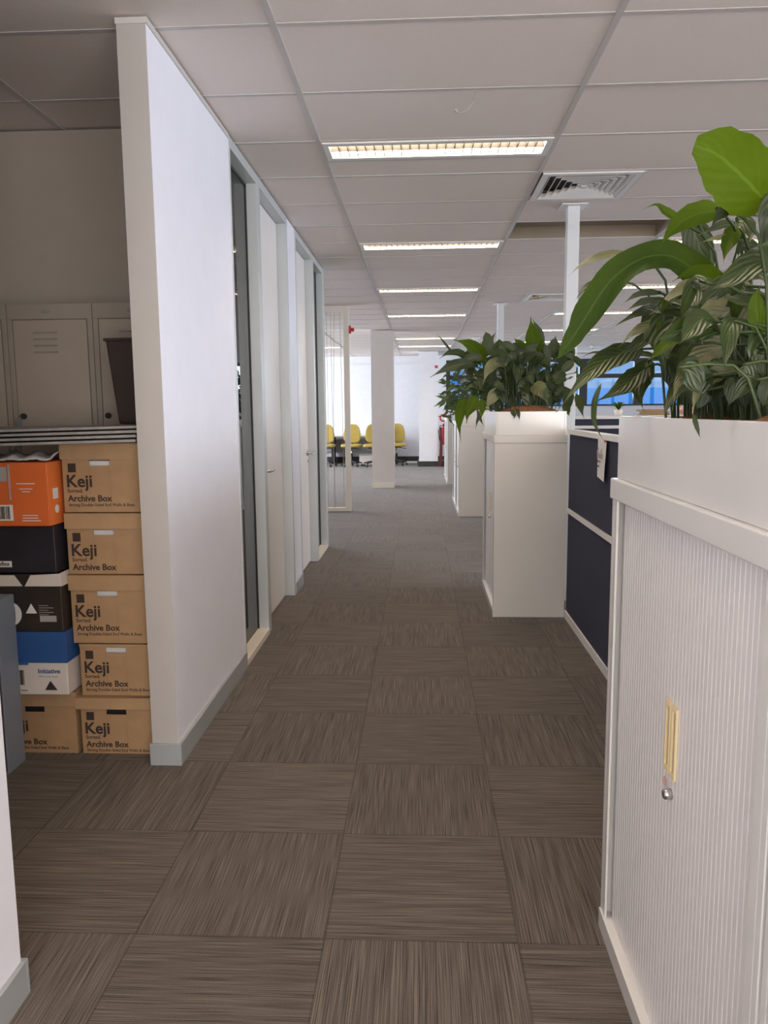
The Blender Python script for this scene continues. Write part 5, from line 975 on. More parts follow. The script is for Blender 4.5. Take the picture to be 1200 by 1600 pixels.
[0.0611,0.8467543363464867,0,0.25,[[0.593,5.512,1.455],[0.611,5.502,1.446],[0.63,5.492,1.391],[0.643,5.482,1.364]]],
[0.0581,0.7789000073299794,0,0.25,[[0.678,5.631,1.539],[0.68,5.621,1.532],[0.683,5.611,1.483],[0.685,5.601,1.459]]],
[0.0506,0.5201801949102419,0,0.25,[[0.711,5.693,1.595],[0.742,5.683,1.592],[0.773,5.673,1.549],[0.794,5.663,1.529]]],
[0.0467,0.521755745298025,0,0.25,[[0.461,5.032,1.507],[0.492,5.022,1.508],[0.524,5.012,1.476],[0.546,5.002,1.463]]],
[0.0654,0.6913593427332082,0,0.25,[[0.667,5.6,1.558],[0.622,5.59,1.559],[0.578,5.58,1.522],[0.545,5.57,1.507]]],
[0.0524,0.7461665964834752,0,0.25,[[0.547,5.156,1.468],[0.517,5.146,1.472],[0.488,5.136,1.444],[0.466,5.126,1.434]]],
[0.0594,0.544194680044029,0,0.25,[[0.477,5.335,1.478],[0.457,5.325,1.473],[0.437,5.315,1.427],[0.423,5.305,1.405]]],
[0.0405,0.6610565406956854,0,0.25,[[0.486,5.065,1.488],[0.495,5.055,1.479],[0.505,5.045,1.43],[0.511,5.035,1.404]]],
[0.0512,0.8406341683103882,0,0.25,[[0.797,5.216,1.573],[0.794,5.206,1.562],[0.792,5.196,1.507],[0.79,5.186,1.479]]],
[0.0565,0.6750881243222919,0,0.25,[[0.71,5.626,1.589],[0.714,5.616,1.585],[0.719,5.606,1.541],[0.722,5.596,1.52]]],
[0.0607,0.518481720876268,0,0.25,[[0.364,5.09,1.543],[0.372,5.08,1.538],[0.38,5.07,1.494],[0.386,5.06,1.474]]],
[0.0432,0.6254438017122287,0,0.25,[[0.547,5.266,1.592],[0.559,5.256,1.587],[0.571,5.246,1.544],[0.579,5.236,1.523]]],
[0.0641,0.5088935314830983,0,0.25,[[0.911,5.369,1.442],[0.902,5.359,1.438],[0.895,5.349,1.393],[0.889,5.339,1.373]]],
[0.0422,0.543187350595028,0,0.25,[[0.748,5.356,1.492],[0.71,5.346,1.495],[0.672,5.336,1.463],[0.644,5.326,1.45]]],
[0.0639,0.6872744269795957,0,0.25,[[0.772,5.269,1.588],[0.745,5.259,1.585],[0.72,5.249,1.545],[0.701,5.239,1.527]]],
[0.0539,0.8483261315261259,0,0.25,[[0.583,5.315,1.595],[0.591,5.305,1.586],[0.599,5.295,1.533],[0.605,5.285,1.506]]],
[0.0485,0.7644493350759627,0,0.25,[[0.671,5.074,1.514],[0.65,5.064,1.511],[0.629,5.054,1.473],[0.614,5.044,1.456]]],
[0.0664,0.8942752339300242,0,0.25,[[0.69,5.468,1.57],[0.727,5.458,1.566],[0.764,5.448,1.522],[0.79,5.438,1.502]]],
[0.0562,0.6359444141533643,0,0.25,[[0.717,5.396,1.531],[0.695,5.386,1.53],[0.673,5.376,1.492],[0.657,5.366,1.475]]],
[0.0544,0.8468182315419877,0,0.25,[[0.618,5.507,1.6],[0.634,5.497,1.593],[0.65,5.487,1.544],[0.661,5.477,1.52]]],
[0.0652,0.851138836107169,0,0.25,[[0.917,5.653,1.461],[0.889,5.643,1.463],[0.862,5.633,1.428],[0.842,5.623,1.414]]],
[0.0613,0.8486240996293104,0,0.25,[[0.559,5.535,1.54],[0.531,5.525,1.543],[0.504,5.515,1.513],[0.484,5.505,1.501]]],
[0.0568,0.6033674073077898,0,0.25,[[0.606,5.174,1.559],[0.633,5.164,1.552],[0.66,5.154,1.506],[0.679,5.144,1.483]]],
[0.0395,0.6591639987748956,0,0.25,[[0.863,5.184,1.442],[0.827,5.174,1.443],[0.791,5.164,1.409],[0.765,5.154,1.395]]],
[0.0516,0.7275292060657581,0,0.25,[[0.596,5.439,1.588],[0.604,5.429,1.576],[0.613,5.419,1.517],[0.619,5.409,1.487]]],
[0.0592,0.5266990981946721,0,0.25,[[0.959,5.219,1.577],[0.922,5.209,1.578],[0.885,5.199,1.544],[0.858,5.189,1.53]]],
[0.0595,0.7653702218203282,0,0.25,[[0.832,5.221,1.553],[0.844,5.211,1.546],[0.857,5.201,1.5],[0.866,5.191,1.477]]],
[0.0563,0.5691227672574446,0,0.25,[[0.814,5.49,1.577],[0.827,5.48,1.567],[0.841,5.47,1.511],[0.851,5.46,1.483]]],
[0.0596,0.5364222603240428,0,0.25,[[0.615,5.453,1.479],[0.636,5.443,1.478],[0.657,5.433,1.44],[0.672,5.423,1.423]]],
[0.0581,0.7855808947480263,0,0.25,[[0.625,5.143,1.445],[0.668,5.133,1.447],[0.712,5.123,1.417],[0.742,5.113,1.405]]],
[0.0573,0.7930539508432135,0,0.25,[[0.897,5.333,1.449],[0.853,5.323,1.449],[0.81,5.313,1.412],[0.778,5.303,1.396]]],
[0.0628,0.863052701488852,0,0.25,[[0.453,5.386,1.56],[0.432,5.376,1.56],[0.411,5.366,1.526],[0.397,5.356,1.511]]],
[0.0451,0.6708387721109813,0,0.25,[[0.403,5.498,1.484],[0.423,5.488,1.478],[0.443,5.478,1.43],[0.457,5.468,1.407]]],
[0.052,0.6540473133349118,0,0.25,[[0.913,5.345,1.532],[0.93,5.335,1.524],[0.947,5.325,1.475],[0.959,5.315,1.45]]],
[0.0479,0.6009754262448066,0,0.25,[[0.734,5.652,1.494],[0.749,5.642,1.491],[0.765,5.632,1.448],[0.776,5.622,1.429]]],
[0.047,0.8578501570265884,0,0.25,[[0.681,5.128,1.564],[0.683,5.118,1.562],[0.686,5.108,1.523],[0.688,5.098,1.506]]],
[0.0537,0.5792472784392353,0,0.25,[[0.606,5.473,1.515],[0.581,5.463,1.505],[0.557,5.453,1.451],[0.539,5.443,1.424]]]]
HC = [[0.044,0.830987322338048,0,0.25,[[0.459,10.048,1.512],[0.388,10.048,1.517],[0.317,10.048,1.505]]],
[0.0322,0.3554574023775404,0,0.25,[[0.502,10.108,1.486],[0.517,10.108,1.448],[0.533,10.108,1.37]]],
[0.0429,0.8655785518850729,0,0.25,[[0.694,10.167,1.535],[0.709,10.167,1.494],[0.723,10.167,1.412]]],
[0.0263,0.5380525644492795,0,0.25,[[0.461,10.545,1.786],[0.415,10.545,1.768],[0.369,10.545,1.72]]],
[0.0464,0.6068799445513706,0,0.25,[[0.822,10.727,1.397],[0.755,10.727,1.388],[0.688,10.727,1.352]]],
[0.0417,0.3744364627726214,0,0.25,[[0.58,10.53,1.391],[0.596,10.53,1.365],[0.612,10.53,1.35]]],
[0.047,0.6022852524496434,0,0.25,[[0.426,10.675,1.574],[0.349,10.675,1.581],[0.272,10.675,1.57]]],
[0.0303,0.8560745874470548,0,0.25,[[0.615,10.251,1.62],[0.598,10.251,1.578],[0.581,10.251,1.494]]],
[0.0396,0.49984591877508,0,0.25,[[0.67,10.11,1.609],[0.728,10.11,1.601],[0.786,10.11,1.569]]],
[0.0387,0.7033943565593417,0,0.25,[[0.57,10.37,1.504],[0.591,10.37,1.474],[0.612,10.37,1.408]]],
[0.0396,0.5291837226996016,0,0.25,[[0.49,10.2,1.804],[0.454,10.2,1.791],[0.419,10.2,1.749]]],
[0.034,0.31567794087790835,0,0.25,[[0.641,10.026,1.69],[0.584,10.026,1.682],[0.528,10.026,1.65]]],
[0.0264,0.5258726394974129,0,0.25,[[0.485,10.234,1.35],[0.415,10.234,1.284],[0.346,10.234,1.276]]],
[0.0344,0.3479228293073211,0,0.25,[[0.715,10.183,1.417],[0.684,10.183,1.4],[0.654,10.183,1.354]]],
[0.0378,0.3318134491665003,0,0.25,[[0.991,10.414,1.803],[0.985,10.414,1.758],[0.979,10.414,1.669]]],
[0.0324,0.7849408147515253,0,0.25,[[0.45,10.397,1.692],[0.395,10.397,1.661],[0.34,10.397,1.591]]],
[0.0367,0.7645491976662071,0,0.25,[[0.343,10.192,1.713],[0.364,10.192,1.673],[0.385,10.192,1.592]]],
[0.0407,0.6629544987281609,0,0.25,[[0.551,10.239,1.35],[0.506,10.239,1.35],[0.462,10.239,1.35]]],
[0.0277,0.8354513321334252,0,0.25,[[0.39,10.05,1.517],[0.396,10.05,1.489],[0.402,10.05,1.428]]],
[0.0385,0.3047322148156469,0,0.25,[[0.322,10.334,1.483],[0.351,10.334,1.447],[0.38,10.334,1.371]]],
[0.0287,0.38722852065910907,0,0.25,[[0.744,10.674,1.378],[0.75,10.674,1.35],[0.756,10.674,1.35]]],
[0.0277,0.6891191574669727,0,0.25,[[0.726,10.496,1.519],[0.676,10.496,1.497],[0.627,10.496,1.444]]],
[0.0267,0.8838449519727862,0,0.25,[[0.638,10.436,1.655],[0.62,10.436,1.632],[0.602,10.436,1.577]]],
[0.0384,0.5536293402617372,0,0.25,[[0.704,10.604,1.35],[0.674,10.604,1.35],[0.644,10.604,1.35]]],
[0.0316,0.4551493052311415,0,0.25,[[0.452,10.638,1.48],[0.409,10.638,1.448],[0.366,10.638,1.379]]],
[0.0445,0.5887369092720951,0,0.25,[[0.679,10.681,1.363],[0.614,10.681,1.371],[0.549,10.681,1.361]]],
[0.0314,0.7892232748821731,0,0.25,[[0.661,10.281,1.576],[0.72,10.281,1.572],[0.778,10.281,1.546]]],
[0.0285,0.4217330104704614,0,0.25,[[0.353,10.174,1.44],[0.356,10.174,1.415],[0.358,10.174,1.356]]],
[0.0376,0.7627393637391375,0,0.25,[[0.313,9.882,1.532],[0.334,9.882,1.499],[0.356,9.882,1.43]]],
[0.0273,0.40409295961236746,0,0.25,[[0.583,10.281,1.504],[0.545,10.281,1.478],[0.507,10.281,1.417]]],
[0.0355,0.4140926024363551,0,0.25,[[0.539,10.06,1.466],[0.494,10.06,1.434],[0.45,10.06,1.365]]],
[0.0287,0.7765667728472694,0,0.25,[[0.377,10.625,1.824],[0.326,10.625,1.806],[0.275,10.625,1.757]]],
[0.0341,0.44171249258939493,0,0.25,[[0.825,10.3,1.51],[0.775,10.3,1.503],[0.725,10.3,1.471]]],
[0.03,0.4761783573216777,0,0.25,[[0.866,10.31,1.683],[0.932,10.31,1.668],[1.0,10.31,1.625]]],
[0.0419,0.6562087705747846,0,0.25,[[0.413,9.881,1.363],[0.369,9.881,1.364],[0.326,9.881,1.345]]],
[0.0287,0.36096928751097124,0,0.25,[[0.708,10.626,1.859],[0.76,10.626,1.849],[0.813,10.626,1.812]]],
[0.0377,0.834967980774237,0,0.25,[[0.654,10.11,1.35],[0.594,10.11,1.35],[0.534,10.11,1.35]]],
[0.0289,0.805498518243394,0,0.25,[[0.399,10.482,1.525],[0.422,10.482,1.496],[0.446,10.482,1.431]]],
[0.0318,0.5330815337691637,0,0.25,[[0.547,9.881,1.35],[0.482,9.881,1.35],[0.416,9.881,1.254]]],
[0.0344,0.8076775030883463,0,0.25,[[0.826,10.123,1.856],[0.77,10.123,1.845],[0.714,10.123,1.806]]],
[0.044,0.6350253012379852,0,0.25,[[0.627,9.962,1.385],[0.58,9.962,1.4],[0.532,9.962,1.402]]],
[0.0349,0.8099666624885455,0,0.25,[[0.412,10.473,1.36],[0.352,10.473,1.363],[0.291,10.473,1.348]]],
[0.0255,0.4104320027389457,0,0.25,[[0.405,10.116,1.251],[0.363,10.116,1.26],[0.322,10.116,1.252]]],
[0.0348,0.38263368840153245,0,0.25,[[0.657,9.839,1.35],[0.599,9.839,1.35],[0.541,9.839,1.35]]],
[0.038,0.35431995619432727,0,0.25,[[0.597,9.885,1.358],[0.554,9.885,1.35],[0.51,9.885,1.35]]],
[0.0415,0.543448209041127,0,0.25,[[0.632,9.926,1.36],[0.569,9.926,1.386],[0.505,9.926,1.405]]],
[0.0402,0.7937871373951764,0,0.25,[[0.501,10.524,1.488],[0.46,10.524,1.451],[0.419,10.524,1.373]]],
[0.0362,0.8411846708917945,0,0.25,[[0.573,10.728,1.63],[0.578,10.728,1.581],[0.583,10.728,1.487]]],
[0.0375,0.7161120842488131,0,0.25,[[0.53,10.609,1.75],[0.462,10.609,1.747],[0.394,10.609,1.721]]],
[0.0282,0.32808958144198247,0,0.25,[[0.606,10.044,1.885],[0.583,10.044,1.863],[0.559,10.044,1.809]]],
[0.0257,0.44251083632802457,0,0.25,[[0.723,10.254,1.593],[0.794,10.254,1.609],[0.864,10.254,1.614]]],
[0.0331,0.5725971290436515,0,0.25,[[0.624,10.24,1.35],[0.581,10.24,1.35],[0.537,10.24,1.35]]],
[0.0277,0.4115056043846749,0,0.25,[[0.697,10.698,1.716],[0.632,10.698,1.7],[0.567,10.698,1.653]]],
[0.0324,0.5903820256155596,0,0.25,[[0.574,10.489,1.573],[0.562,10.489,1.528],[0.551,10.489,1.44]]],
[0.0457,0.3849649558353047,0,0.25,[[0.507,10.209,1.577],[0.466,10.209,1.57],[0.425,10.209,1.538]]],
[0.0288,0.656113841453047,0,0.25,[[0.585,10.208,1.599],[0.571,10.208,1.573],[0.558,10.208,1.514]]],
[0.0269,0.39181562849624973,0,0.25,[[0.345,10.509,1.65],[0.37,10.509,1.618],[0.395,10.509,1.55]]],
[0.0436,0.6050804816996191,0,0.25,[[0.649,10.415,1.35],[0.625,10.415,1.35],[0.602,10.415,1.35]]],
[0.036,0.4678583706838988,0,0.25,[[0.594,9.906,1.643],[0.531,9.906,1.664],[0.467,9.906,1.676]]],
[0.0419,0.6665815702337179,0,0.25,[[0.865,10.435,1.35],[0.808,10.435,1.35],[0.751,10.435,1.35]]],
[0.043,0.3324976536807914,0,0.25,[[0.677,10.495,1.712],[0.704,10.495,1.693],[0.731,10.495,1.643]]],
[0.0297,0.3703478338901105,0,0.25,[[0.471,10.657,1.559],[0.446,10.657,1.525],[0.421,10.657,1.453]]],
[0.0298,0.5824324761897881,0,0.25,[[0.987,10.62,1.421],[0.945,10.62,1.404],[0.904,10.62,1.358]]],
[0.0372,0.8155113159923508,0,0.25,[[0.309,9.909,1.494],[0.242,9.909,1.514],[0.175,9.909,1.524]]],
[0.0351,0.6344552714055314,0,0.25,[[0.399,10.253,1.484],[0.352,10.253,1.48],[0.306,10.253,1.453]]],
[0.0407,0.40509533088325816,0,0.25,[[0.676,10.081,1.461],[0.692,10.081,1.436],[0.709,10.081,1.378]]],
[0.0442,0.7558817204328391,0,0.25,[[0.501,10.06,1.662],[0.502,10.06,1.635],[0.503,10.06,1.575]]],
[0.0255,0.6856268673046639,0,0.25,[[0.446,10.105,1.561],[0.431,10.105,1.522],[0.416,10.105,1.444]]],
[0.0347,0.3524377779500796,0,0.25,[[0.904,9.847,1.76],[0.857,9.847,1.755],[0.81,9.847,1.728]]],
[0.0342,0.41238117394967677,0,0.25,[[0.86,10.611,1.35],[0.816,10.611,1.35],[0.773,10.611,1.35]]],
[0.0289,0.5815433601907724,0,0.25,[[0.677,10.054,1.35],[0.613,10.054,1.35],[0.549,10.054,1.35]]],
[0.0321,0.4978341896902795,0,0.25,[[0.501,10.223,1.484],[0.445,10.223,1.485],[0.39,10.223,1.465]]],
[0.0287,0.5305966240511082,0,0.25,[[0.538,10.428,1.437],[0.481,10.428,1.436],[0.423,10.428,1.413]]],
[0.0415,0.8872667396757485,0,0.25,[[0.576,10.219,1.501],[0.531,10.219,1.513],[0.486,10.219,1.51]]],
[0.0438,0.5947851203779349,0,0.25,[[0.601,10.377,1.841],[0.616,10.377,1.804],[0.631,10.377,1.729]]],
[0.0359,0.3387761042565979,0,0.25,[[0.584,10.414,1.587],[0.511,10.414,1.604],[0.439,10.414,1.609]]],
[0.0435,0.4202887744482851,0,0.25,[[0.677,10.403,1.716],[0.735,10.403,1.728],[0.792,10.403,1.726]]],
[0.0296,0.7902767516383874,0,0.25,[[0.796,10.507,1.35],[0.738,10.507,1.35],[0.679,10.507,1.35]]],
[0.0471,0.4619824859984861,0,0.25,[[0.421,10.569,1.59],[0.441,10.569,1.54],[0.461,10.569,1.445]]],
[0.0383,0.45995717905823696,0,0.25,[[0.62,10.317,1.665],[0.573,10.317,1.663],[0.527,10.317,1.639]]],
[0.0339,0.5747100528575876,0,0.25,[[0.943,10.078,1.615],[0.963,10.078,1.582],[0.985,10.078,1.513]]],
[0.028,0.4316501773039484,0,0.25,[[0.48,10.455,1.515],[0.466,10.455,1.487],[0.452,10.455,1.423]]],
[0.0367,0.8062664762442913,0,0.25,[[0.552,10.458,1.415],[0.487,10.458,1.432],[0.421,10.458,1.436]]],
[0.0409,0.707204526435957,0,0.25,[[0.332,10.64,1.533],[0.304,10.64,1.496],[0.277,10.64,1.419]]],
[0.0355,0.5476901204957892,0,0.25,[[0.53,9.872,1.647],[0.494,9.872,1.623],[0.457,9.872,1.568]]],
[0.0342,0.6774308226088148,0,0.25,[[0.559,10.086,1.741],[0.557,10.086,1.708],[0.555,10.086,1.639]]],
[0.0471,0.3840100514994918,0,0.25,[[0.382,10.508,1.502],[0.318,10.508,1.484],[0.253,10.508,1.434]]],
[0.0401,0.4328039809797226,0,0.25,[[0.534,10.071,1.35],[0.514,10.071,1.35],[0.495,10.071,1.35]]],
[0.0266,0.5029111147839979,0,0.25,[[0.596,10.622,1.499],[0.534,10.622,1.514],[0.472,10.622,1.516]]],
[0.0329,0.42332041679930754,0,0.25,[[0.589,9.947,1.35],[0.523,9.947,1.35],[0.458,9.947,1.298]]],
[0.0326,0.34373551583601913,0,0.25,[[0.747,10.199,1.35],[0.729,10.199,1.35],[0.712,10.199,1.35]]],
[0.0399,0.5247886116301099,0,0.25,[[0.325,10.439,1.729],[0.286,10.439,1.723],[0.248,10.439,1.693]]],
[0.0384,0.6709678266451728,0,0.25,[[0.312,10.023,1.716],[0.266,10.023,1.726],[0.219,10.023,1.721]]],
[0.0278,0.3113791811011993,0,0.25,[[0.73,9.892,1.684],[0.732,9.892,1.65],[0.735,9.892,1.58]]],
[0.0398,0.686722222577423,0,0.25,[[0.603,10.136,1.703],[0.544,10.136,1.713],[0.484,10.136,1.707]]],
[0.0385,0.37241134335611825,0,0.25,[[0.699,10.103,1.753],[0.745,10.103,1.741],[0.79,10.103,1.704]]],
[0.0439,0.3787377828451804,0,0.25,[[0.727,10.26,1.35],[0.784,10.26,1.35],[0.84,10.26,1.35]]],
[0.0365,0.321197911439654,0,0.25,[[0.801,10.57,1.817],[0.855,10.57,1.822],[0.909,10.57,1.81]]],
[0.039,0.7765102824841779,0,0.25,[[0.66,10.144,1.427],[0.699,10.144,1.407],[0.739,10.144,1.357]]],
[0.0454,0.6265648203338786,0,0.25,[[0.521,10.727,1.664],[0.518,10.727,1.623],[0.515,10.727,1.538]]],
[0.0339,0.8798794320400993,0,0.25,[[0.577,10.582,1.795],[0.594,10.582,1.765],[0.611,10.582,1.7]]],
[0.0276,0.8041062377450638,0,0.25,[[0.731,10.563,1.516],[0.708,10.563,1.495],[0.684,10.563,1.441]]],
[0.0265,0.8481421377364635,0,0.25,[[0.72,9.987,1.489],[0.785,9.987,1.5],[0.849,9.987,1.496]]],
[0.036,0.3238083270521193,0,0.25,[[0.633,10.099,1.724],[0.591,10.099,1.735],[0.549,10.099,1.731]]],
[0.0386,0.4914083636609019,0,0.25,[[0.34,10.356,1.256],[0.276,10.356,1.265],[0.213,10.356,1.257]]],
[0.0287,0.7461196749640089,0,0.25,[[0.539,10.1,1.42],[0.549,10.1,1.39],[0.559,10.1,1.35]]],
[0.038,0.4665271130985137,0,0.25,[[0.748,9.91,1.422],[0.761,9.91,1.399],[0.774,9.91,1.35]]],
[0.0345,0.670235920983191,0,0.25,[[0.476,10.717,1.399],[0.46,10.717,1.369],[0.443,10.717,1.303]]],
[0.0431,0.6967160100466856,0,0.25,[[0.513,9.948,1.557],[0.508,9.948,1.525],[0.503,9.948,1.457]]],
[0.0415,0.3661213749682288,0,0.25,[[0.592,9.933,1.62],[0.553,9.933,1.596],[0.513,9.933,1.539]]],
[0.0417,0.8586211222397404,0,0.25,[[0.42,10.145,1.504],[0.372,10.145,1.477],[0.324,10.145,1.416]]],
[0.04,0.4618651390669446,0,0.25,[[0.339,10.064,1.385],[0.332,10.064,1.349],[0.325,10.064,1.275]]],
[0.032,0.4013126090771036,0,0.25,[[0.446,10.53,1.31],[0.376,10.53,1.319],[0.307,10.53,1.311]]],
[0.0362,0.5171024472423155,0,0.25,[[0.632,10.006,1.786],[0.679,10.006,1.754],[0.725,10.006,1.687]]],
[0.0296,0.4629848694282471,0,0.25,[[0.507,9.906,1.382],[0.443,9.906,1.401],[0.38,9.906,1.409]]],
[0.044,0.441589974324718,0,0.25,[[0.447,10.546,1.847],[0.453,10.546,1.799],[0.458,10.546,1.705]]],
[0.0323,0.5861987600132703,0,0.25,[[0.846,10.458,1.58],[0.917,10.458,1.573],[0.987,10.458,1.543]]],
[0.0472,0.8705799115304595,0,0.25,[[0.703,10.719,1.681],[0.741,10.719,1.64],[0.779,10.719,1.558]]],
[0.0339,0.3005165228295092,0,0.25,[[0.838,10.415,1.35],[0.889,10.415,1.35],[0.939,10.415,1.35]]],
[0.0341,0.7019129010359522,0,0.25,[[0.908,10.136,1.574],[0.969,10.136,1.571],[1.03,10.136,1.545]]],
[0.0379,0.3856499625458234,0,0.25,[[0.491,10.538,1.598],[0.461,10.538,1.564],[0.431,10.538,1.492]]],
[0.0407,0.8738989952977516,0,0.25,[[0.756,10.375,1.718],[0.767,10.375,1.685],[0.779,10.375,1.613]]],
[0.0411,0.8078729211856379,0,0.25,[[0.633,10.323,1.55],[0.603,10.323,1.507],[0.573,10.323,1.42]]],
[0.0288,0.3179795463148357,0,0.25,[[0.608,9.829,1.376],[0.583,9.829,1.358],[0.558,9.829,1.35]]],
[0.0322,0.7564109618437058,0,0.25,[[0.835,10.096,1.631],[0.829,10.096,1.606],[0.824,10.096,1.548]]],
[0.0295,0.44983036796605536,0,0.25,[[0.309,9.918,1.53],[0.259,9.918,1.546],[0.21,9.918,1.55]]],
[0.032,0.7504429146087787,0,0.25,[[0.612,9.842,1.663],[0.625,9.842,1.623],[0.638,9.842,1.543]]],
[0.0426,0.8017785008118594,0,0.25,[[0.786,10.438,1.683],[0.748,10.438,1.673],[0.71,10.438,1.638]]],
[0.033,0.4089202451025139,0,0.25,[[0.481,10.461,1.594],[0.456,10.461,1.569],[0.431,10.461,1.511]]],
[0.0279,0.6395014079081748,0,0.25,[[0.432,10.169,1.473],[0.402,10.169,1.443],[0.371,10.169,1.376]]],
[0.0349,0.3061755538649583,0,0.25,[[0.595,10.324,1.419],[0.546,10.324,1.436],[0.498,10.324,1.44]]],
[0.0475,0.7450667789083871,0,0.25,[[0.532,10.642,1.902],[0.509,10.642,1.858],[0.486,10.642,1.769]]],
[0.0436,0.5954339904406243,0,0.25,[[0.64,10.168,1.504],[0.665,10.168,1.458],[0.691,10.168,1.37]]],
[0.0289,0.6155622729813311,0,0.25,[[0.796,10.304,1.454],[0.865,10.304,1.448],[0.934,10.304,1.417]]],
[0.0468,0.7554283337959908,0,0.25,[[0.601,10.725,1.599],[0.544,10.725,1.603],[0.487,10.725,1.588]]],
[0.0409,0.39958157754475576,0,0.25,[[0.323,10.118,1.445],[0.277,10.118,1.455],[0.23,10.118,1.449]]],
[0.0381,0.4422055142982925,0,0.25,[[0.697,10.646,1.35],[0.634,10.646,1.35],[0.571,10.646,1.35]]],
[0.0276,0.8164402810077795,0,0.25,[[0.449,10.282,1.594],[0.423,10.282,1.572],[0.396,10.282,1.518]]],
[0.0268,0.6659668822825217,0,0.25,[[0.657,10.326,1.35],[0.605,10.326,1.35],[0.553,10.326,1.35]]],
[0.0279,0.5019568973696792,0,0.25,[[0.407,10.546,1.673],[0.342,10.546,1.671],[0.277,10.546,1.645]]],
[0.0437,0.85227274718423,0,0.25,[[0.5,10.33,1.408],[0.447,10.33,1.388],[0.393,10.33,1.337]]],
[0.0467,0.5011396127909943,0,0.25,[[0.409,10.459,1.444],[0.409,10.459,1.413],[0.409,10.459,1.345]]],
[0.037,0.6778484624444248,0,0.25,[[0.716,10.19,1.518],[0.771,10.19,1.54],[0.827,10.19,1.554]]],
[0.0404,0.7293031615325842,0,0.25,[[0.588,9.859,1.64],[0.555,9.859,1.613],[0.522,9.859,1.553]]],
[0.0282,0.5212646285798725,0,0.25,[[0.478,10.712,1.556],[0.435,10.712,1.575],[0.392,10.712,1.581]]],
[0.0354,0.7509604282741444,0,0.25,[[0.633,9.896,1.439],[0.674,9.896,1.447],[0.716,9.896,1.438]]],
[0.0428,0.7379636566871561,0,0.25,[[0.704,10.373,1.35],[0.631,10.373,1.35],[0.557,10.373,1.35]]],
[0.0452,0.6036401982064925,0,0.25,[[0.555,10.07,1.692],[0.542,10.07,1.656],[0.528,10.07,1.582]]],
[0.0281,0.37148956310710646,0,0.25,[[0.511,10.466,1.391],[0.472,10.466,1.369],[0.434,10.466,1.315]]],
[0.0359,0.457853553698467,0,0.25,[[0.319,10.006,1.479],[0.345,10.006,1.436],[0.371,10.006,1.352]]],
[0.0452,0.8063634577555734,0,0.25,[[0.734,10.489,1.43],[0.718,10.489,1.404],[0.702,10.489,1.35]]],
[0.0405,0.6527061451272799,0,0.25,[[0.85,10.521,1.51],[0.903,10.521,1.489],[0.956,10.521,1.436]]],
[0.039,0.5059080446233354,0,0.25,[[0.895,10.424,1.517],[0.894,10.424,1.486],[0.894,10.424,1.418]]],
[0.0335,0.8524364435517697,0,0.25,[[0.778,10.369,1.793],[0.731,10.369,1.763],[0.685,10.369,1.698]]],
[0.0438,0.5401277231872881,0,0.25,[[0.529,10.142,1.477],[0.484,10.142,1.453],[0.438,10.142,1.397]]],
[0.0263,0.5166947386849208,0,0.25,[[0.568,10.15,2.002],[0.577,10.15,1.96],[0.586,10.15,1.875]]],
[0.0304,0.8403716553633769,0,0.25,[[0.64,10.05,1.58],[0.588,10.05,1.596],[0.537,10.05,1.6]]],
[0.0347,0.754112634395518,0,0.25,[[0.681,9.978,1.455],[0.659,9.978,1.417],[0.638,9.978,1.35]]],
[0.0349,0.5911864766335386,0,0.25,[[0.491,10.213,1.624],[0.491,10.213,1.586],[0.491,10.213,1.509]]],
[0.0381,0.6287427089816707,0,0.25,[[0.676,10.018,1.407],[0.627,10.018,1.383],[0.577,10.018,1.35]]],
[0.0414,0.3615017474898996,0,0.25,[[0.369,10.366,1.581],[0.384,10.366,1.545],[0.398,10.366,1.471]]],
[0.0314,0.3852467608169885,0,0.25,[[0.526,10.239,1.498],[0.462,10.239,1.525],[0.397,10.239,1.543]]],
[0.0266,0.6477737631983316,0,0.25,[[0.447,10.736,1.363],[0.425,10.736,1.341],[0.403,10.736,1.286]]],
[0.0457,0.8287020112784604,0,0.25,[[0.325,10.419,1.489],[0.282,10.419,1.455],[0.24,10.419,1.382]]],
[0.0335,0.8351682969311367,0,0.25,[[0.347,10.733,1.695],[0.279,10.733,1.718],[0.211,10.733,1.73]]],
[0.0311,0.6356041184469454,0,0.25,[[0.507,10.088,1.663],[0.452,10.088,1.645],[0.398,10.088,1.597]]],
[0.0346,0.8171001368810644,0,0.25,[[0.395,9.923,1.253],[0.334,9.923,1.262],[0.273,9.923,1.254]]],
[0.0324,0.8145389307288111,0,0.25,[[0.46,10.187,1.503],[0.432,10.187,1.471],[0.404,10.187,1.402]]],
[0.0349,0.550344909206998,0,0.25,[[0.75,10.197,1.601],[0.801,10.197,1.577],[0.852,10.197,1.522]]],
[0.0458,0.49374910511307046,0,0.25,[[0.375,10.359,1.421],[0.333,10.359,1.393],[0.291,10.359,1.33]]],
[0.0447,0.8521518784466873,0,0.25,[[0.631,10.664,1.35],[0.555,10.664,1.35],[0.478,10.664,1.35]]],
[0.0362,0.6439342914735677,0,0.25,[[0.319,10.233,1.435],[0.271,10.233,1.416],[0.224,10.233,1.365]]],
[0.0313,0.607804330709738,0,0.25,[[0.927,10.609,1.725],[0.882,10.609,1.71],[0.837,10.609,1.666]]],
[0.0275,0.8239257132274727,0,0.25,[[0.426,9.982,1.369],[0.448,9.982,1.336],[0.471,9.982,1.35]]],
[0.0451,0.7831345038828099,0,0.25,[[0.648,10.463,1.681],[0.66,10.463,1.634],[0.671,10.463,1.541]]],
[0.0421,0.8805783950134984,0,0.25,[[0.569,9.914,1.378],[0.564,9.914,1.352],[0.559,9.914,1.35]]],
[0.0256,0.5952614771964764,0,0.25,[[0.512,10.073,1.665],[0.466,10.073,1.638],[0.421,10.073,1.578]]],
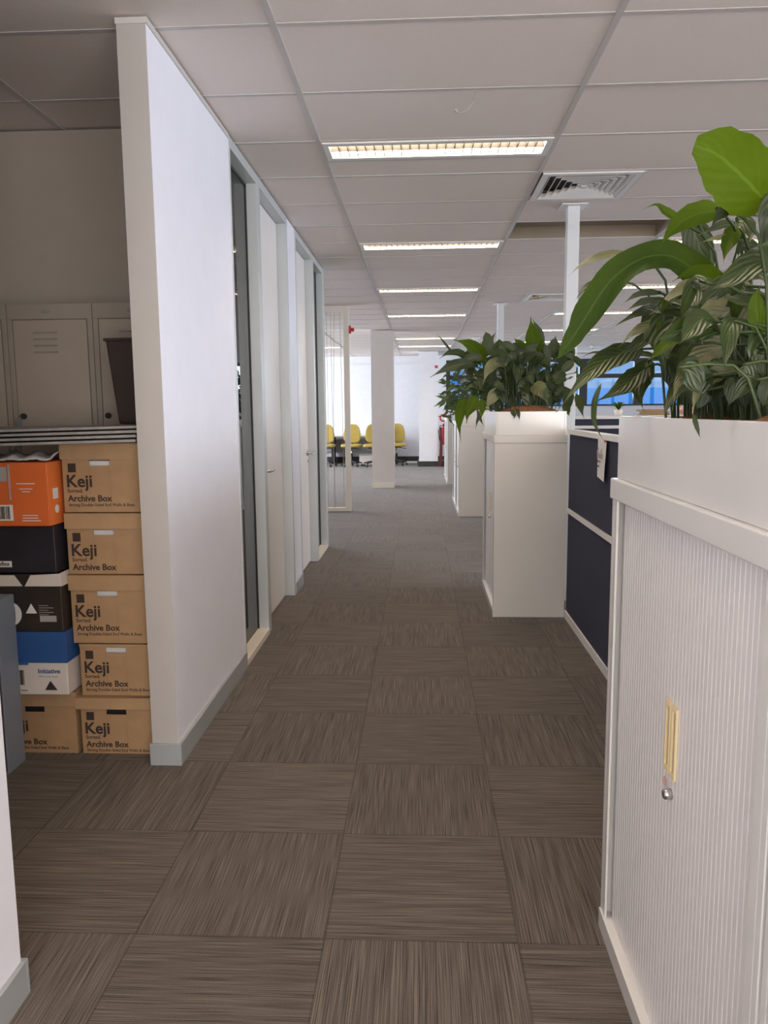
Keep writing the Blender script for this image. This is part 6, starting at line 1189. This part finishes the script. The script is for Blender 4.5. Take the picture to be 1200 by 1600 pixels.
[0.0367,0.6980367169213549,0,0.25,[[0.72,10.525,1.828],[0.736,10.525,1.792],[0.752,10.525,1.716]]],
[0.0425,0.3263659498726461,0,0.25,[[0.627,9.915,1.532],[0.674,9.915,1.55],[0.722,9.915,1.557]]],
[0.042,0.39954921619768924,0,0.25,[[0.545,10.193,1.473],[0.528,10.193,1.424],[0.512,10.193,1.35]]],
[0.0264,0.5874221138369748,0,0.25,[[0.545,9.967,1.574],[0.493,9.967,1.59],[0.441,9.967,1.593]]],
[0.0304,0.5535253668935362,0,0.25,[[0.752,10.148,1.6],[0.765,10.148,1.571],[0.779,10.148,1.508]]],
[0.0452,0.513596711275303,0,0.25,[[0.491,10.476,1.903],[0.474,10.476,1.876],[0.458,10.476,1.813]]],
[0.0328,0.34295246737994,0,0.25,[[0.458,10.121,1.668],[0.415,10.121,1.637],[0.372,10.121,1.569]]],
[0.0394,0.8390057386433023,0,0.25,[[0.931,10.509,1.382],[0.966,10.509,1.338],[1.003,10.509,1.251]]],
[0.0473,0.8499632946110052,0,0.25,[[0.641,10.648,1.35],[0.647,10.648,1.35],[0.654,10.648,1.35]]],
[0.043,0.8366264026723231,0,0.25,[[0.646,9.98,1.624],[0.696,9.98,1.645],[0.746,9.98,1.657]]],
[0.0247,0.5373585841514934,0,0.25,[[0.947,9.942,1.743],[0.885,9.942,1.726],[0.823,9.942,1.679]]],
[0.0394,0.5897125923122921,0,0.25,[[0.348,10.42,1.591],[0.291,10.42,1.568],[0.233,10.42,1.513]]],
[0.027,0.31297174604146766,0,0.25,[[0.582,10.471,1.597],[0.597,10.471,1.548],[0.613,10.471,1.455]]],
[0.04,0.8,0,0.25,[[0.361,9.78,1.525],[0.312,9.77,1.494],[0.264,9.76,1.455],[0.224,9.75,1.415]]],
[0.0479,0.8,0,0.25,[[0.433,9.8,1.636],[0.376,9.783,1.62],[0.336,9.767,1.588],[0.288,9.75,1.525]]],
[0.0399,0.8,0,0.25,[[0.312,9.75,1.446],[0.256,9.733,1.439],[0.208,9.717,1.415],[0.152,9.7,1.384]]],
[0.0319,0.8,0,0.25,[[0.376,9.74,1.311],[0.351,9.727,1.232],[0.383,9.713,1.192],[0.422,9.7,1.145]]],
[0.0319,0.8,0,0.25,[[0.336,9.74,1.351],[0.319,9.727,1.311],[0.287,9.713,1.288],[0.271,9.7,1.304]]],
[0.0322,0.5,0,0.25,[[0.373,9.9,1.695],[0.315,9.867,1.694],[0.258,9.833,1.694],[0.209,9.8,1.669]]]]
random.seed(21)
plant('peace_lily', 'large arching peace lily in the right foreground planter', 'plant', HA, [(.72, 1.62, 1.335), (.66, 1.72, 1.335), (.70, 1.25, 1.335), (.75, 1.4, 1.335)], (.70, 1.5, 1.335), bright={1, 4, 12, 13, 7, 5, 39, 47, 60}, pale={14, 15, 10, 27, 31, 9, 33, 16, 52, 66}, mid={0})
plant('peace_lily', 'bushy peace lily spilling from the planter by the navy partition', 'plant', HB, [(.72, 5.3, 1.335), (.6, 5.6, 1.335), (.68, 5.15, 1.335)], (.70, 5.4, 1.335), bright={0, 2, 11, 12, 13, 9}, pale={18, 20, 26, 31, 45, 60, 77}, mid={3, 10, 25, 8}, n=9, cols=(-1, -.4, .4, 1), sr=.003)
plant('trailing_plant', 'small-leaved trailing plant in the third planter box', 'plant', HC, [(.62, 10.0, 1.335), (.7, 10.3, 1.335)], (.66, 10.2, 1.335), n=5, cols=(-1, 0, 1), sr=.0025)

# ------------------------------------------------------------------ navy workstation partitions
def partition(label, x0, y0, x1, y1, ztop, rz=.695, cap=.03):
    t = thing('office_partition', label, 'partition', (x0, y0, 0), group='navy workstation partitions'); w, d = x1-x0, y1-y0
    b = MB().box(.006, .006, .05, w-.006, d-.006, rz).box(.006, .006, rz+.03, w-.006, d-.006, ztop-cap)
    b.build('fabric_panel', M['navy'], t)
    box('top_cap', M['trimw'], -.004, 0, ztop-cap, w+.004, d, ztop, t, .002)
    r = MB().box(-.003, -.003, rz, w+.003, d+.003, rz+.013).box(0, 0, rz+.013, w, d, rz+.018).box(-.003, -.003, rz+.018, w+.003, d+.003, rz+.03); r.build('mid_rail', M['trimw'], t)
    box('base_rail', M['trimw'], -.003, 0, .0, w+.003, d, .05, t)
    return t
partition('long navy fabric partition behind the foreground cabinet, sheet taped to it', .935, 1.95, .985, 4.965, 1.225)
partition('navy partition crossing behind the side-on cabinet', 1.0, 7.9, 4.2, 7.95, 1.275, 1.15)
partition('navy partition crossing the middle of the workstation area', .985, 4.4, 4.2, 4.45, 1.20)
partition('low navy partition farthest back near the windows', 1.2, 12.0, 6.0, 12.05, 1.22)
# taped sheet
sh = thing('paper_notice', 'white printed notice taped crookedly to the navy partition', 'paper', (.929, 4.12, 1.0))
m_ = MB().add([(0, 0, 0), (-.012, -.20, -.012), (-.002, -.20, .190), (0, 0, .203)], [(0, 1, 2, 3)]); s1 = m_.build('sheet', M['paper'], sh)
g = MB(); random.seed(8)
for k in range(9): hgt = random.uniform(.02, .055); g.box(-.0125, -.16+k*.014, .10, -.0115, -.151+k*.014, .10+hgt)
g.build('skyline_print', M['greyp'], sh)
text('printed_text', 'PLEASE KEEP', .016, (-.0135, -.035, .08), (R(90), 0, R(-90)), M['ink'], sh); text('printed_text', 'QUIET', .014, (-.0135, -.06, .055), (R(90), 0, R(-90)), M['ink'], sh)
box('tape', M['red'], -.006, -.19, .185, -.004, -.165, .195, sh)
# desks, monitors and desk clutter behind the partitions
def desk(x0, y0, x1, y1, lab):
    t = thing('office_desk', lab, 'desk', (x0, y0, 0), group='white workstation desks'); w, d = x1-x0, y1-y0
    box('desktop', M['trimw'], 0, 0, .70, w, d, .73, t, .002)
    for a, b_ in ((.03, .03), (w-.07, .03), (.03, d-.07), (w-.07, d-.07)): box('leg', M['greyp'], a, b_, 0, a+.04, b_+.04, .70, t)
    return t
desk(1.05, 8.05, 2.6, 8.8, 'white desk just beyond the crossing navy partition, left of the pair'); desk(2.65, 8.05, 4.2, 8.8, 'white desk just beyond the crossing navy partition, right of the pair')
def monitor(x, y, z, lab, rz=0):
    t = thing('monitor', lab, 'monitor', (x, y, z), rz, 'desk monitors')
    box('screen', M['screen'], -.26, .0, .12, .26, .012, .42, t); box('back_shell', M['trimw'], -.265, -.02, .115, .265, .0, .425, t, .004)
    MB().tube([(0, 0, .0), (0, -.01, .25)], .018).build('stand', M['trimw'], t); box('foot', M['trimw'], -.11, -.08, 0, .11, .08, .012, t, .003); return t
monitor(1.45, 8.45, .73, 'white-backed monitor on the left desk beyond the crossing partition')
monitor(3.1, 8.45, .73, 'white-backed monitor on the right desk beyond the crossing partition')
# low white storage with clutter in front of the far windows
cr = thing('low_cabinet', 'long low white storage cabinet under the far windows', 'cabinet', (2.2, 12.2, 0))
box('body', M['trimw'], 0, 0, .05, 3.2, .45, 1.22, cr, .003); box('plinth', M['dark'], .02, .02, 0, 3.18, .43, .05, cr)
for k in range(4): box('door', M['door'], .01+k*.8, -.018, .07, .79+k*.8, -.001, 1.2, cr, .002)
for n, (dx, dz, w) in enumerate(((0, 0, .42), (.03, .035, .38), (-.02, .07, .40))):
    tag(box('book', M['book'], 3.45+dx, 12.3, 1.221+dz, 3.45+dx+w, 12.6, 1.221+dz+.034, None, .003), ['brown book at the bottom of the small pile below the far window', 'brown book in the middle of the small pile below the far window', 'brown book on top of the small pile below the far window'][n], 'book', 'brown books by the far window')
fp = thing('potted_plant', 'tiny potted plant on the low cabinet below the far window', 'plant', (3.1, 12.4, 1.22))
MB().lathe([(.05, 0), (.07, .10), (.066, .10), (.06, .09)], n=16).build('pot', M['whitecard'], fp, smooth=True)
fl = MB(); fl.uv = []; random.seed(2)
for k in range(26):
    a = random.uniform(0, 6.28); r_ = random.uniform(.06, .16)
    leaf(fl, .035, .4, 0, .2, [(0, 0, .09), (r_*.5*math.cos(a), r_*.5*math.sin(a), .16+random.uniform(0, .06)), (r_*math.cos(a), r_*math.sin(a), .13+random.uniform(0, .10))], 6, (-1, 0, 1))
fl.build('foliage', M['leafb'], fp, smooth=True)
tag(MB().rbox(4.3, 12.42, 1.30, .5, .3, .16).build('paper_bag', M['pink'], smooth=True), 'crumpled pinkish bag on the low cabinet below the far window', 'bag')

# ------------------------------------------------------------------ far end: cable frame, chairs, desk
cf = thing('floor_to_ceiling_frame', 'white floor-to-ceiling frame strung with thin cables past the glass offices', 'frame', (-.94, 10.29, 0))
box('post', M['sill'], -.075, 0, 0, 0, .05, H-.001, cf, .003); box('post', M['sill'], -1.7, 0, 0, -1.625, .05, H-.001, cf, .003)
box('bottom_rail', M['sill'], -1.625, 0, 0, -.075, .05, .05, cf, .003); box('top_rail', M['sill'], -1.625, 0, H-.08, -.075, .05, H-.001, cf, .003)
random.seed(14)
for k in range(9):
    x = -.12-.055*k-random.uniform(0, .02); x2 = x+random.uniform(-.09, .09); x2 = min(-.1, x2)
    MB().tube([(x, .025, H-.08), ((x+x2)/2+random.uniform(-.02, .02), .025, 1.4), (x2, .025, .05)], .0028, 5).build('cable', M['greyp'], cf)
al = thing('alarm_strobe', 'small red alarm light on the side of the white cable frame', 'alarm', (-.94, 10.31, 2.40))
al_b = MB().box(0, -.03, -.05, .025, .03, .05).build('base', M['red'], al, .004); l_ = MB().rbox(.045, 0, 0, .05, .05, .05, 2.2).build('lens', M['red'], al, smooth=True)

def make_chair():
    t = thing('office_chair', '', 'chair', group='yellow task chairs along the far desk')
    MB().rbox(0, 0, .50, .50, .47, .085, 4.5, 24, 10).build('seat', M['yellow'], t, smooth=True)
    b = MB().rbox(0, .24, .78, .43, .07, .46, 3.2, 24, 14); b.v = [(x*(1-.18*max(0, (z-.72)/.28)), y+.05*(z-.6)-.03*(x/.2)**2, z) for x, y, z in b.v]
    b.build('backrest', M['yellow'], t, smooth=True)
    MB().tube([(0, .12, .46), (0, .24, .44), (0, .285, .52), (0, .285, .75)], .02, 8).build('back_bar', M['dark'], t, smooth=True)
    MB().box(-.12, -.12, .435, .12, .14, .46).build('seat_plate', M['dark'], t)
    MB().tube([(0, 0, .10), (0, 0, .28)], .028, 12).build('gas_lift_sleeve', M['dark'], t, smooth=True); MB().tube([(0, 0, .28), (0, 0, .437)], .016, 12).build('gas_lift', M['chrome'], t, smooth=True)
    MB().tube([(.08, 0, .44), (.17, -.02, .42), (.24, -.03, .405)], .007, 6).build('lever', M['dark'], t)
    for k in range(5):
        a = R(90+72*k); c, s = math.cos(a), math.sin(a)
        lg = MB().tube([(0, 0, .12), (.15*c, .15*s, .105), (.26*c, .26*s, .075)], [.026, .02, .014], 8).build('base_arm', M['dark'], t, smooth=True)
        w = MB().lathe([(.027, -.02), (.027, .02)], n=14); w.v = [(.26*c-s*z+x*c, .26*s+c*z+x*s, .028+y) for x, y, z in w.v]; w.build('castor', M['dark'], lg)
    return t
ch0 = make_chair()
spots = [(-2.32, 18.6, 'yellow task chair partly cut off by the glass office end'), (-1.68, 18.6, 'yellow task chair standing behind the white cable frame post'),
         (-1.14, 18.52, 'yellow task chair half hidden by the left edge of the column'), (-.605, 18.88, 'yellow task chair showing right of the column')]
for n, (x, y, l) in enumerate(spots):
    if n == 0: ch0.location = (x, y, 0); ch0['label'] = l
    else: dup(ch0, (x, y, 0), l)
    
dk = thing('long_desk', 'long white desk against the far wall behind the yellow chairs', 'desk', (-3.6, 19.25, 0))
box('desktop', M['trimw'], 0, 0, .69, 2.75, .70, .725, dk, .003)
for x in (.03, 1.35, 2.67): box('leg', M['dark'], x, .04, 0, x+.05, .66, .69, dk)
box('modesty_panel', M['greyp'], .08, .62, .28, 2.67, .65, .60, dk)
cb = thing('carton', 'small pale carton on the floor under the far desk', 'box', (-1.55, 19.3, 0))
box('body', M['whitecard'], 0, 0, .0, .36, .3, .22, cb, .004); box('lid', M['greyp'], -.005, -.005, .22, .365, .305, .25, cb, .002)
tag(box('floor_strip', M['trimw'], -.42, 19.6, 0, -.1, 19.7, .045, None, .004), 'short white power strip on the floor right of the column', 'power strip')
# fire point by the pillar
fs = thing('fire_sign', 'round red and white fire extinguisher sign by the pillar', 'sign', (.57, 19.96, 1.13))
q = MB().lathe([(.10, 0), (.10, .006)], n=28); q.v = [(x, -z, y) for x, y, z in q.v]; q.build('disc', M['red'], fs)
q = MB().lathe([(.06, .006), (.06, .009)], n=20); q.v = [(x, -z, y) for x, y, z in q.v]; q.build('white_centre', M['paper'], fs)
ex = thing('fire_extinguisher', 'red fire extinguisher hanging below the round sign by the pillar', 'fire extinguisher', (.575, 19.85, .45))
MB().lathe([(.03, 0), (.08, .01), (.085, .04), (.085, .36), (.06, .42), (.025, .45), (.025, .48)], n=20).build('cylinder', M['red'], ex, smooth=True)
MB().box(-.015, -.02, .48, .015, .02, .53).box(-.01, -.10, .53, .01, .03, .545).build('valve', M['dark'], ex)
MB().tube([(0, -.05, .50), (-.10, -.07, .48), (-.13, -.08, .35), (-.11, -.08, .15), (-.09, -.06, .08)], .012, 8).build('hose', M['dark'], ex, smooth=True)
MB().box(-.03, .085, .10, .03, .115, .35).build('wall_bracket', M['dark'], ex)
mp = MB(); N = 12
vs_ = [(.44+.035*math.sin(math.pi*k/N)*0+.05*(1-math.sin(math.pi*(k/N)*.5))*0+.02*math.sin(math.pi*k/N), 18.34, .002+k/N*.93) for k in range(N+1)]
for k in range(N): 
    a, b_ = vs_[k], vs_[k+1]; mp.hexa([(a[0]-.01-.05*(1-k/N)*.4, a[1]-.0, a[2]), (a[0]+.045, a[1]-.0, a[2]), (a[0]+.045, a[1]+.05, a[2]), (a[0]-.01-.05*(1-k/N)*.4, a[1]+.05, a[2])],
      [(b_[0]-.01-.05*(1-(k+1)/N)*.4, b_[1], b_[2]), (b_[0]+.045, b_[1], b_[2]), (b_[0]+.045, b_[1]+.05, b_[2]), (b_[0]-.01-.05*(1-(k+1)/N)*.4, b_[1]+.05, b_[2])])
tag(mp.build('maroon_panel', M['maroon']), 'narrow dark maroon panel leaning against the far pillar', 'panel')
tag(box('red_wall_sign', M['red'], .325, 18.42, 2.31, .395, 18.43, 2.37), 'small red sign high on the far pillar', 'sign')

# ------------------------------------------------------------------ storage recess contents
def archive_box(z0, z1, x0, lab, w=.312, d=.36, y=2.89, lidh=.062, inside='white', lidw=.006, lidrot=0, lm='cardl', logo=True):
    t = thing('archive_box', lab, 'box', (x0, y, z0), group='brown cardboard archive boxes'); h = z1-z0-.002; zb = h-.004
    th = .004; zt = h-lidh
    cx0, cx1, cz0, cz1 = .105, .185, zt-.026, zt-.004
    b = MB()
    b.box(0, 0, 0, cx0, th, zb).box(cx1, 0, 0, w, th, zb).box(cx0, 0, 0, cx1, th, cz0).box(cx0, 0, cz1, cx1, th, zb)      # front wall with a hand hole
    b.box(0, th, 0, th, d, zb).box(w-th, th, 0, w, d, zb).box(th, d-th, 0, w-th, d, zb).box(th, th, 0, w-th, d-th, th)
    b.build('body', M['card'], t, .001)
    l = MB(); e = lidw
    l.box(-e, -e, zt, w+e, -e+.003, h).box(-e, d+e-.003, zt, w+e, d+e, h).box(-e, -e+.003, zt, -e+.003, d+e-.003, h).box(w+e-.003, -e+.003, zt, w+e, d+e-.003, h).box(-e, -e, h-.003, w+e, d+e, h)
    lo = l.build('lid', M[lm], t, .001)
    box('contents', M['paper' if inside == 'white' else 'dark'], .02, .02, .006, w-.02, d-.02, cz1-.004, t)
    F = (R(90), 0, 0); yy = -.0005
    tx = .012 if logo else .012
    lg = MB(); o_, s_ = .022, .034
    lg.box(o_, -.0012, zt-.050, o_+s_*.92, -.0002, zt-.016); lg.build('logo_print', M['ink'], t, .0003)
    text('brand_print', 'Keji', .066, (tx, yy, zt-.106), F, M['ink'], t, .0015); text('tagline_print', 'Sorted.', .021, (tx+.003, yy, zt-.128), F, M['ink'], t, .0002)
    text('title_print', 'Archive Box', .034, (tx+.004, yy, zt-.162), F, M['ink'], t, .0008)
    if zt-.182 > .004: text('detail_print', 'Strong Double-Sided End Walls & Base', .0163, (tx+.005, yy, zt-.181), F, M['ink'], t, .0001)
    return t
archive_box(0, .242, -1.362, 'cardboard archive box at the foot of the right stack, wide bent lid', lidh=.05, inside='dark', lidw=.014)
archive_box(.243, .457, -1.350, 'cardboard archive box second from the floor in the right stack', lidh=.012, lidw=.002)
archive_box(.458, .735, -1.372, 'cardboard archive box in the middle of the right stack')
archive_box(.736, .978, -1.372, 'cardboard archive box second from the top of the right stack')
archive_box(.979, 1.247, -1.374, 'cardboard archive box topmost of the right stack')
archive_box(0, .262, -1.695, 'cardboard archive box half hidden at the foot of the left stack', inside='dark')
def carton(name, lab, x0, y0, z0, x1, y1, z1, m, group='cartons in the left stack'):
    t = thing(name, lab, 'box', (x0, y0, z0), group=group); box('body', M[m], 0, 0, 0, x1-x0, y1-y0, z1-z0, t, .004); return t
# white and blue paper carton
t = carton('paper_carton', 'white and blue copy paper carton resting on the left archive box', -1.689, 2.84, .263, -1.381, 3.10, .515, 'whitecard'); w = .308
MB().box(-.003, -.003, .13, w+.003, .263, .254).box(-.003, -.004, .122, .155, -.0005, .13).build('lid', M['bluecard'], t, .003)
F = (R(90), 0, 0)
bc = MB(); random.seed(6); x = .065
while x < .135: bw = random.choice((.0015, .003, .005)); bc.box(x, -.002, .04, x+bw, -.0005, .10); x += bw+random.choice((.0015, .003))
bc.build('barcode_print', M['ink'], t)
text('brand_print', 'Initiative', .026, (.19, -.001, .088), F, M['bluecard'], t, .0005); text('detail_print', 'Office copy paper', .011, (.19, -.001, .072), F, M['greyp'], t); text('detail_print', '5 reams 2500 sheets', .010, (.06, -.001, .015), F, M['ink'], t)
MB().add([(.215, -.002, .02), (.265, -.002, .02), (.238, -.002, .058)], [(0, 1, 2)]).build('triangle_print', M['ink'], t)
ring = MB().tube([(.095+.018*math.cos(a*.35), -.0045, .18+.018*math.sin(a*.35)) for a in range(-3, 12)], .0022, 5).build('ring_print', M['greyp'], t)
text('ring_text', 'PEFC', .015, (.075, -.0045, .145), F, M['greyp'], t)
# dark carton with the white circle
t = carton('paper_carton', 'dark brown paper carton with a white circle, second of the left stack', -1.69, 2.84, .516, -1.385, 3.10, .698, 'brownblack')
q = MB().lathe([(.048, 0), (.048, .0012)], n=32); q.v = [(x+.095, -z, y+.072) for x, y, z in q.v]; q.build('circle_print', M['paper'], t)
MB().box(.07, -.003, .045, .118, -.0013, .047).box(.07, -.003, .097, .118, -.0013, .099).box(.07, -.003, .047, .072, -.0013, .097).box(.116, -.003, .047, .118, -.0013, .097).build('square_print', M['ink'], t)
text('circle_text', 'CLASSIC', .012, (.075, -.002, .073), F, M['ink'], t); text('circle_text', 'WHITE', .011, (.079, -.002, .062), F, M['ink'], t)
MB().add([(.160, -.0015, .075), (.205, -.0015, .075), (.183, -.0015, .115)], [(0, 1, 2)]).build('triangle_print', M['paper'], t)
box('label_print', M['greyp'], .215, -.002, .042, .28, -.0005, .066, t)
for k in range(5): box('line_print', M['greyp'], .212, -.0015, .105-k*.009, .25+.02*(k % 2), -.0005, .107-k*.009, t)
# grey-white open tray
t = thing('cardboard_tray', 'greyish white cardboard tray flaps above the dark brown carton', 'box', (-1.69, 2.835, .699), group='cartons in the left stack'); w = .31
MB().hexa([(0, 0, 0), (.155, 0, 0), (.155, .004, 0), (0, .004, 0)], [(0, 0, .043), (.125, 0, .043), (.125, .004, .043), (0, .004, .043)]).hexa([(.165, 0, -.0), (w, 0, 0), (w, .004, 0), (.165, .004, 0)], [(.19, 0, .043), (w, 0, .05), (w, .004, .05), (.19, .004, .043)]).box(w-.004, .004, 0, w, .26, .052).box(0, .004, 0, .004, .26, .043).box(0, .256, 0, w, .26, .043).build('flaps', M['whitecard'], t)
box('contents', M['brownblack'], .006, .008, .001, w-.006, .25, .046, t)
# black carton
t = carton('storage_carton', 'black carton with a small white label under the orange one', -1.71, 2.835, .752, -1.395, 3.10, .935, 'blackcard')
box('label', M['paper'], .075, -.002, .022, .142, -.0005, .046, t, .001); text('label_print', 'reflex', .022, (.082, -.0025, .028), F, M['ink'], t, .0004, sx=1.0)
# orange carton
t = carton('orange_carton', 'bright orange carton with a barcode at the top of the left stack', -1.70, 2.81, .936, -1.395, 3.10, 1.178, 'orange')
box('side_panel', M['orangel'], .3051, .002, .002, .3075, .286, .240, t)
box('label_area', M['greyp'], .0, -.002, .170, .150, -.0002, .225, t)
box('barcode_label', M['paper'], .075, -.002, .022, .165, -.0005, .082, t)
bc = MB(); x = .088
while x < .153: bw = random.choice((.0015, .003, .004)); bc.box(x, -.003, .028, x+bw, -.0021, .076); x += bw+random.choice((.0015, .003))
bc.build('barcode_print', M['ink'], t)
for k, (x, z, w_) in enumerate(((.185, .160, .07), (.195, .14, .05), (.205, .13, .03), (.20, .04, .06), (.20, .03, .06), (.2, .02, .07))): box('line_print', M['paper'], x, -.0015, z, x+w_, -.0005, z+.003, t)
box('flap_edge', M['greyp'], .156, -.003, .10, .162, -.0005, .235, t)
q = MB().lathe([(.016, 0), (.016, .001)], n=18); q.v = [(.3076+z, .055+x, .06+y) for x, y, z in q.v]; q.build('round_print', M['paper'], t)
box('icon_print', M['paper'], .3076, .03, .10, .3086, .07, .14, t)
# plastic wrap on the orange carton
pw = MB(); nx, ny = 26, 8; random.seed(9)
vs_ = []
for j in range(ny+1):
    for i in range(nx+1):
        x = -1.72+.335*i/nx; y = 2.795+.26*j/ny
        vs_.append((x, y, 1.184+.034*(math.sin(i*.9+j)*.3+.6)*math.sin(math.pi*min(1, (j+.6)/ny))+random.uniform(0, .006)))
pw.add(vs_, [(j*(nx+1)+i, j*(nx+1)+i+1, (j+1)*(nx+1)+i+1, (j+1)*(nx+1)+i) for j in range(ny) for i in range(nx)])
o = pw.build('plastic_wrap', M['plaswrap'], smooth=True); so = o.modifiers.new('solid', 'SOLIDIFY'); so.thickness = .006; so.offset = -1
tag(o, 'crumpled whitish plastic wrap lying on the orange carton', 'plastic wrap')
# folded grey slabs on top of both stacks
for k in range(4):
    dz = 1.250+k*.0165; e = .012*k
    m_ = MB().hexa([(-1.95, 2.72+e, dz-.018), (-1.052, 2.80+e, dz), (-1.052, 3.27, dz), (-1.95, 3.25, dz)], [(-1.95, 2.72+e, dz-.008), (-1.052, 2.80+e, dz+.011), (-1.052, 3.27, dz+.011), (-1.95, 3.25, dz-.008)])
    tag(m_.build('folded_panel', M['slab'], bevel=.003), 'thin grey folded panel, %s of the pile on the boxes' % ['lowest', 'second from the bottom', 'second from the top', 'topmost'][k], 'panel', 'grey folded panels on the boxes')
# bin
bt = thing('waste_bin', 'dark tapered waste bin standing on the grey panels by the wall', 'bin', (-1.145, 3.12, 1.3125))
def ringbox(w, d, z): return [(-w, -d, z), (w, -d, z), (w, d, z), (-w, d, z)]
bo = MB(); bo.hexa(ringbox(.062, .07, 0), ringbox(.088, .10, .33)); bo.build('body', M['bin'], bt, .008)
MB().box(-.094, -.106, .322, .094, .106, .334).build('rim', M['bin'], bt, .003)
# lockers
def make_locker():
    t = thing('steel_locker', '', 'locker', group='row of steel lockers'); w, d, h = .380, .44, 1.83
    box('body', M['lockerh'], 0, .012, 0, w, d, h, t, .002)
    MB().box(.0, 0, h-.065, w, .012, h).box(0, 0, .0, .022, .012, h-.065).box(w-.022, 0, 0, w, .012, h-.065).build('front_frame', M['lockerh'], t, .001)
    dr = box('door', M['locker'], .026, -.003, .03, w-.026, .010, h-.069, t, .002)
    s = MB()
    for k in range(4): z = h-.125-k*.028; s.hexa([(.115, -.009, z), (.225, -.009, z), (.225, -.003, z), (.115, -.003, z)], [(.120, -.0035, z+.006), (.220, -.0035, z+.006), (.220, -.003, z+.006), (.120, -.003, z+.006)])
    s.build('vent_slots', M['lockerh'], dr)
    q = MB().lathe([(.022, 0), (.022, .002)], n=20); q.v = [(w*.46+x, -z, h-.033+y*.35) for x, y, z in q.v]; q.build('badge', M['slab'], t)
    k = MB().lathe([(.013, 0), (.013, .012)], n=14); k.v = [(.05+x, -.003-z, 1.345+y) for x, y, z in k.v]; k.build('lock', M['dark'], dr)
    return t
lk = make_locker(); lk.location = (-1.810, 3.375, 0); lk['label'] = 'grey-brown steel locker in the middle, keys hanging from its lock'
dup(lk, (-1.427, 3.375, 0), 'grey-brown steel locker at the right, partly behind the dark bin'); dup(lk, (-2.193, 3.375, 0), 'grey-brown steel locker at the left, cut off by the photo edge')
ky = thing('key_ring', 'bunch of keys hanging in the middle locker door lock', 'keys', (-1.762, 3.345, 1.345))
MB().box(-.003, -.012, -.004, .003, .012, .004).build('key', M['chrome'], ky); MB().box(-.012, -.016, -.05, .012, -.012, -.012).build('key_tag', M['bluegrey'], ky, .001)
# blue grey pedestal at the left edge
pd = thing('steel_pedestal', 'blue-grey steel cabinet at the left edge beside the boxes', 'cabinet', (-1.96, 2.69, 0))
box('body', M['bluegrey'], 0, .012, 0, .395, .135, .672, pd, .003); box('door', M['bin'], .004, 0, .01, .390, .011, .668, pd, .002)  # dark door colour stands in for shade on the front face
MB().rbox(.37, -.01, .40, .018, .02, .018, 2).build('knob', M['chrome'], pd, smooth=True)
gb_ = thing('lime_bottle', 'lime green bottle standing on the blue-grey cabinet', 'bottle', (-1.615, 2.745, .672))
MB().lathe([(.022, 0), (.024, .005), (.024, .05)], n=18).build('body', M['lime'], gb_, smooth=True); MB().lathe([(.013, .05), (.013, .075)], n=14).build('cap', M['slab'], gb_, smooth=True)
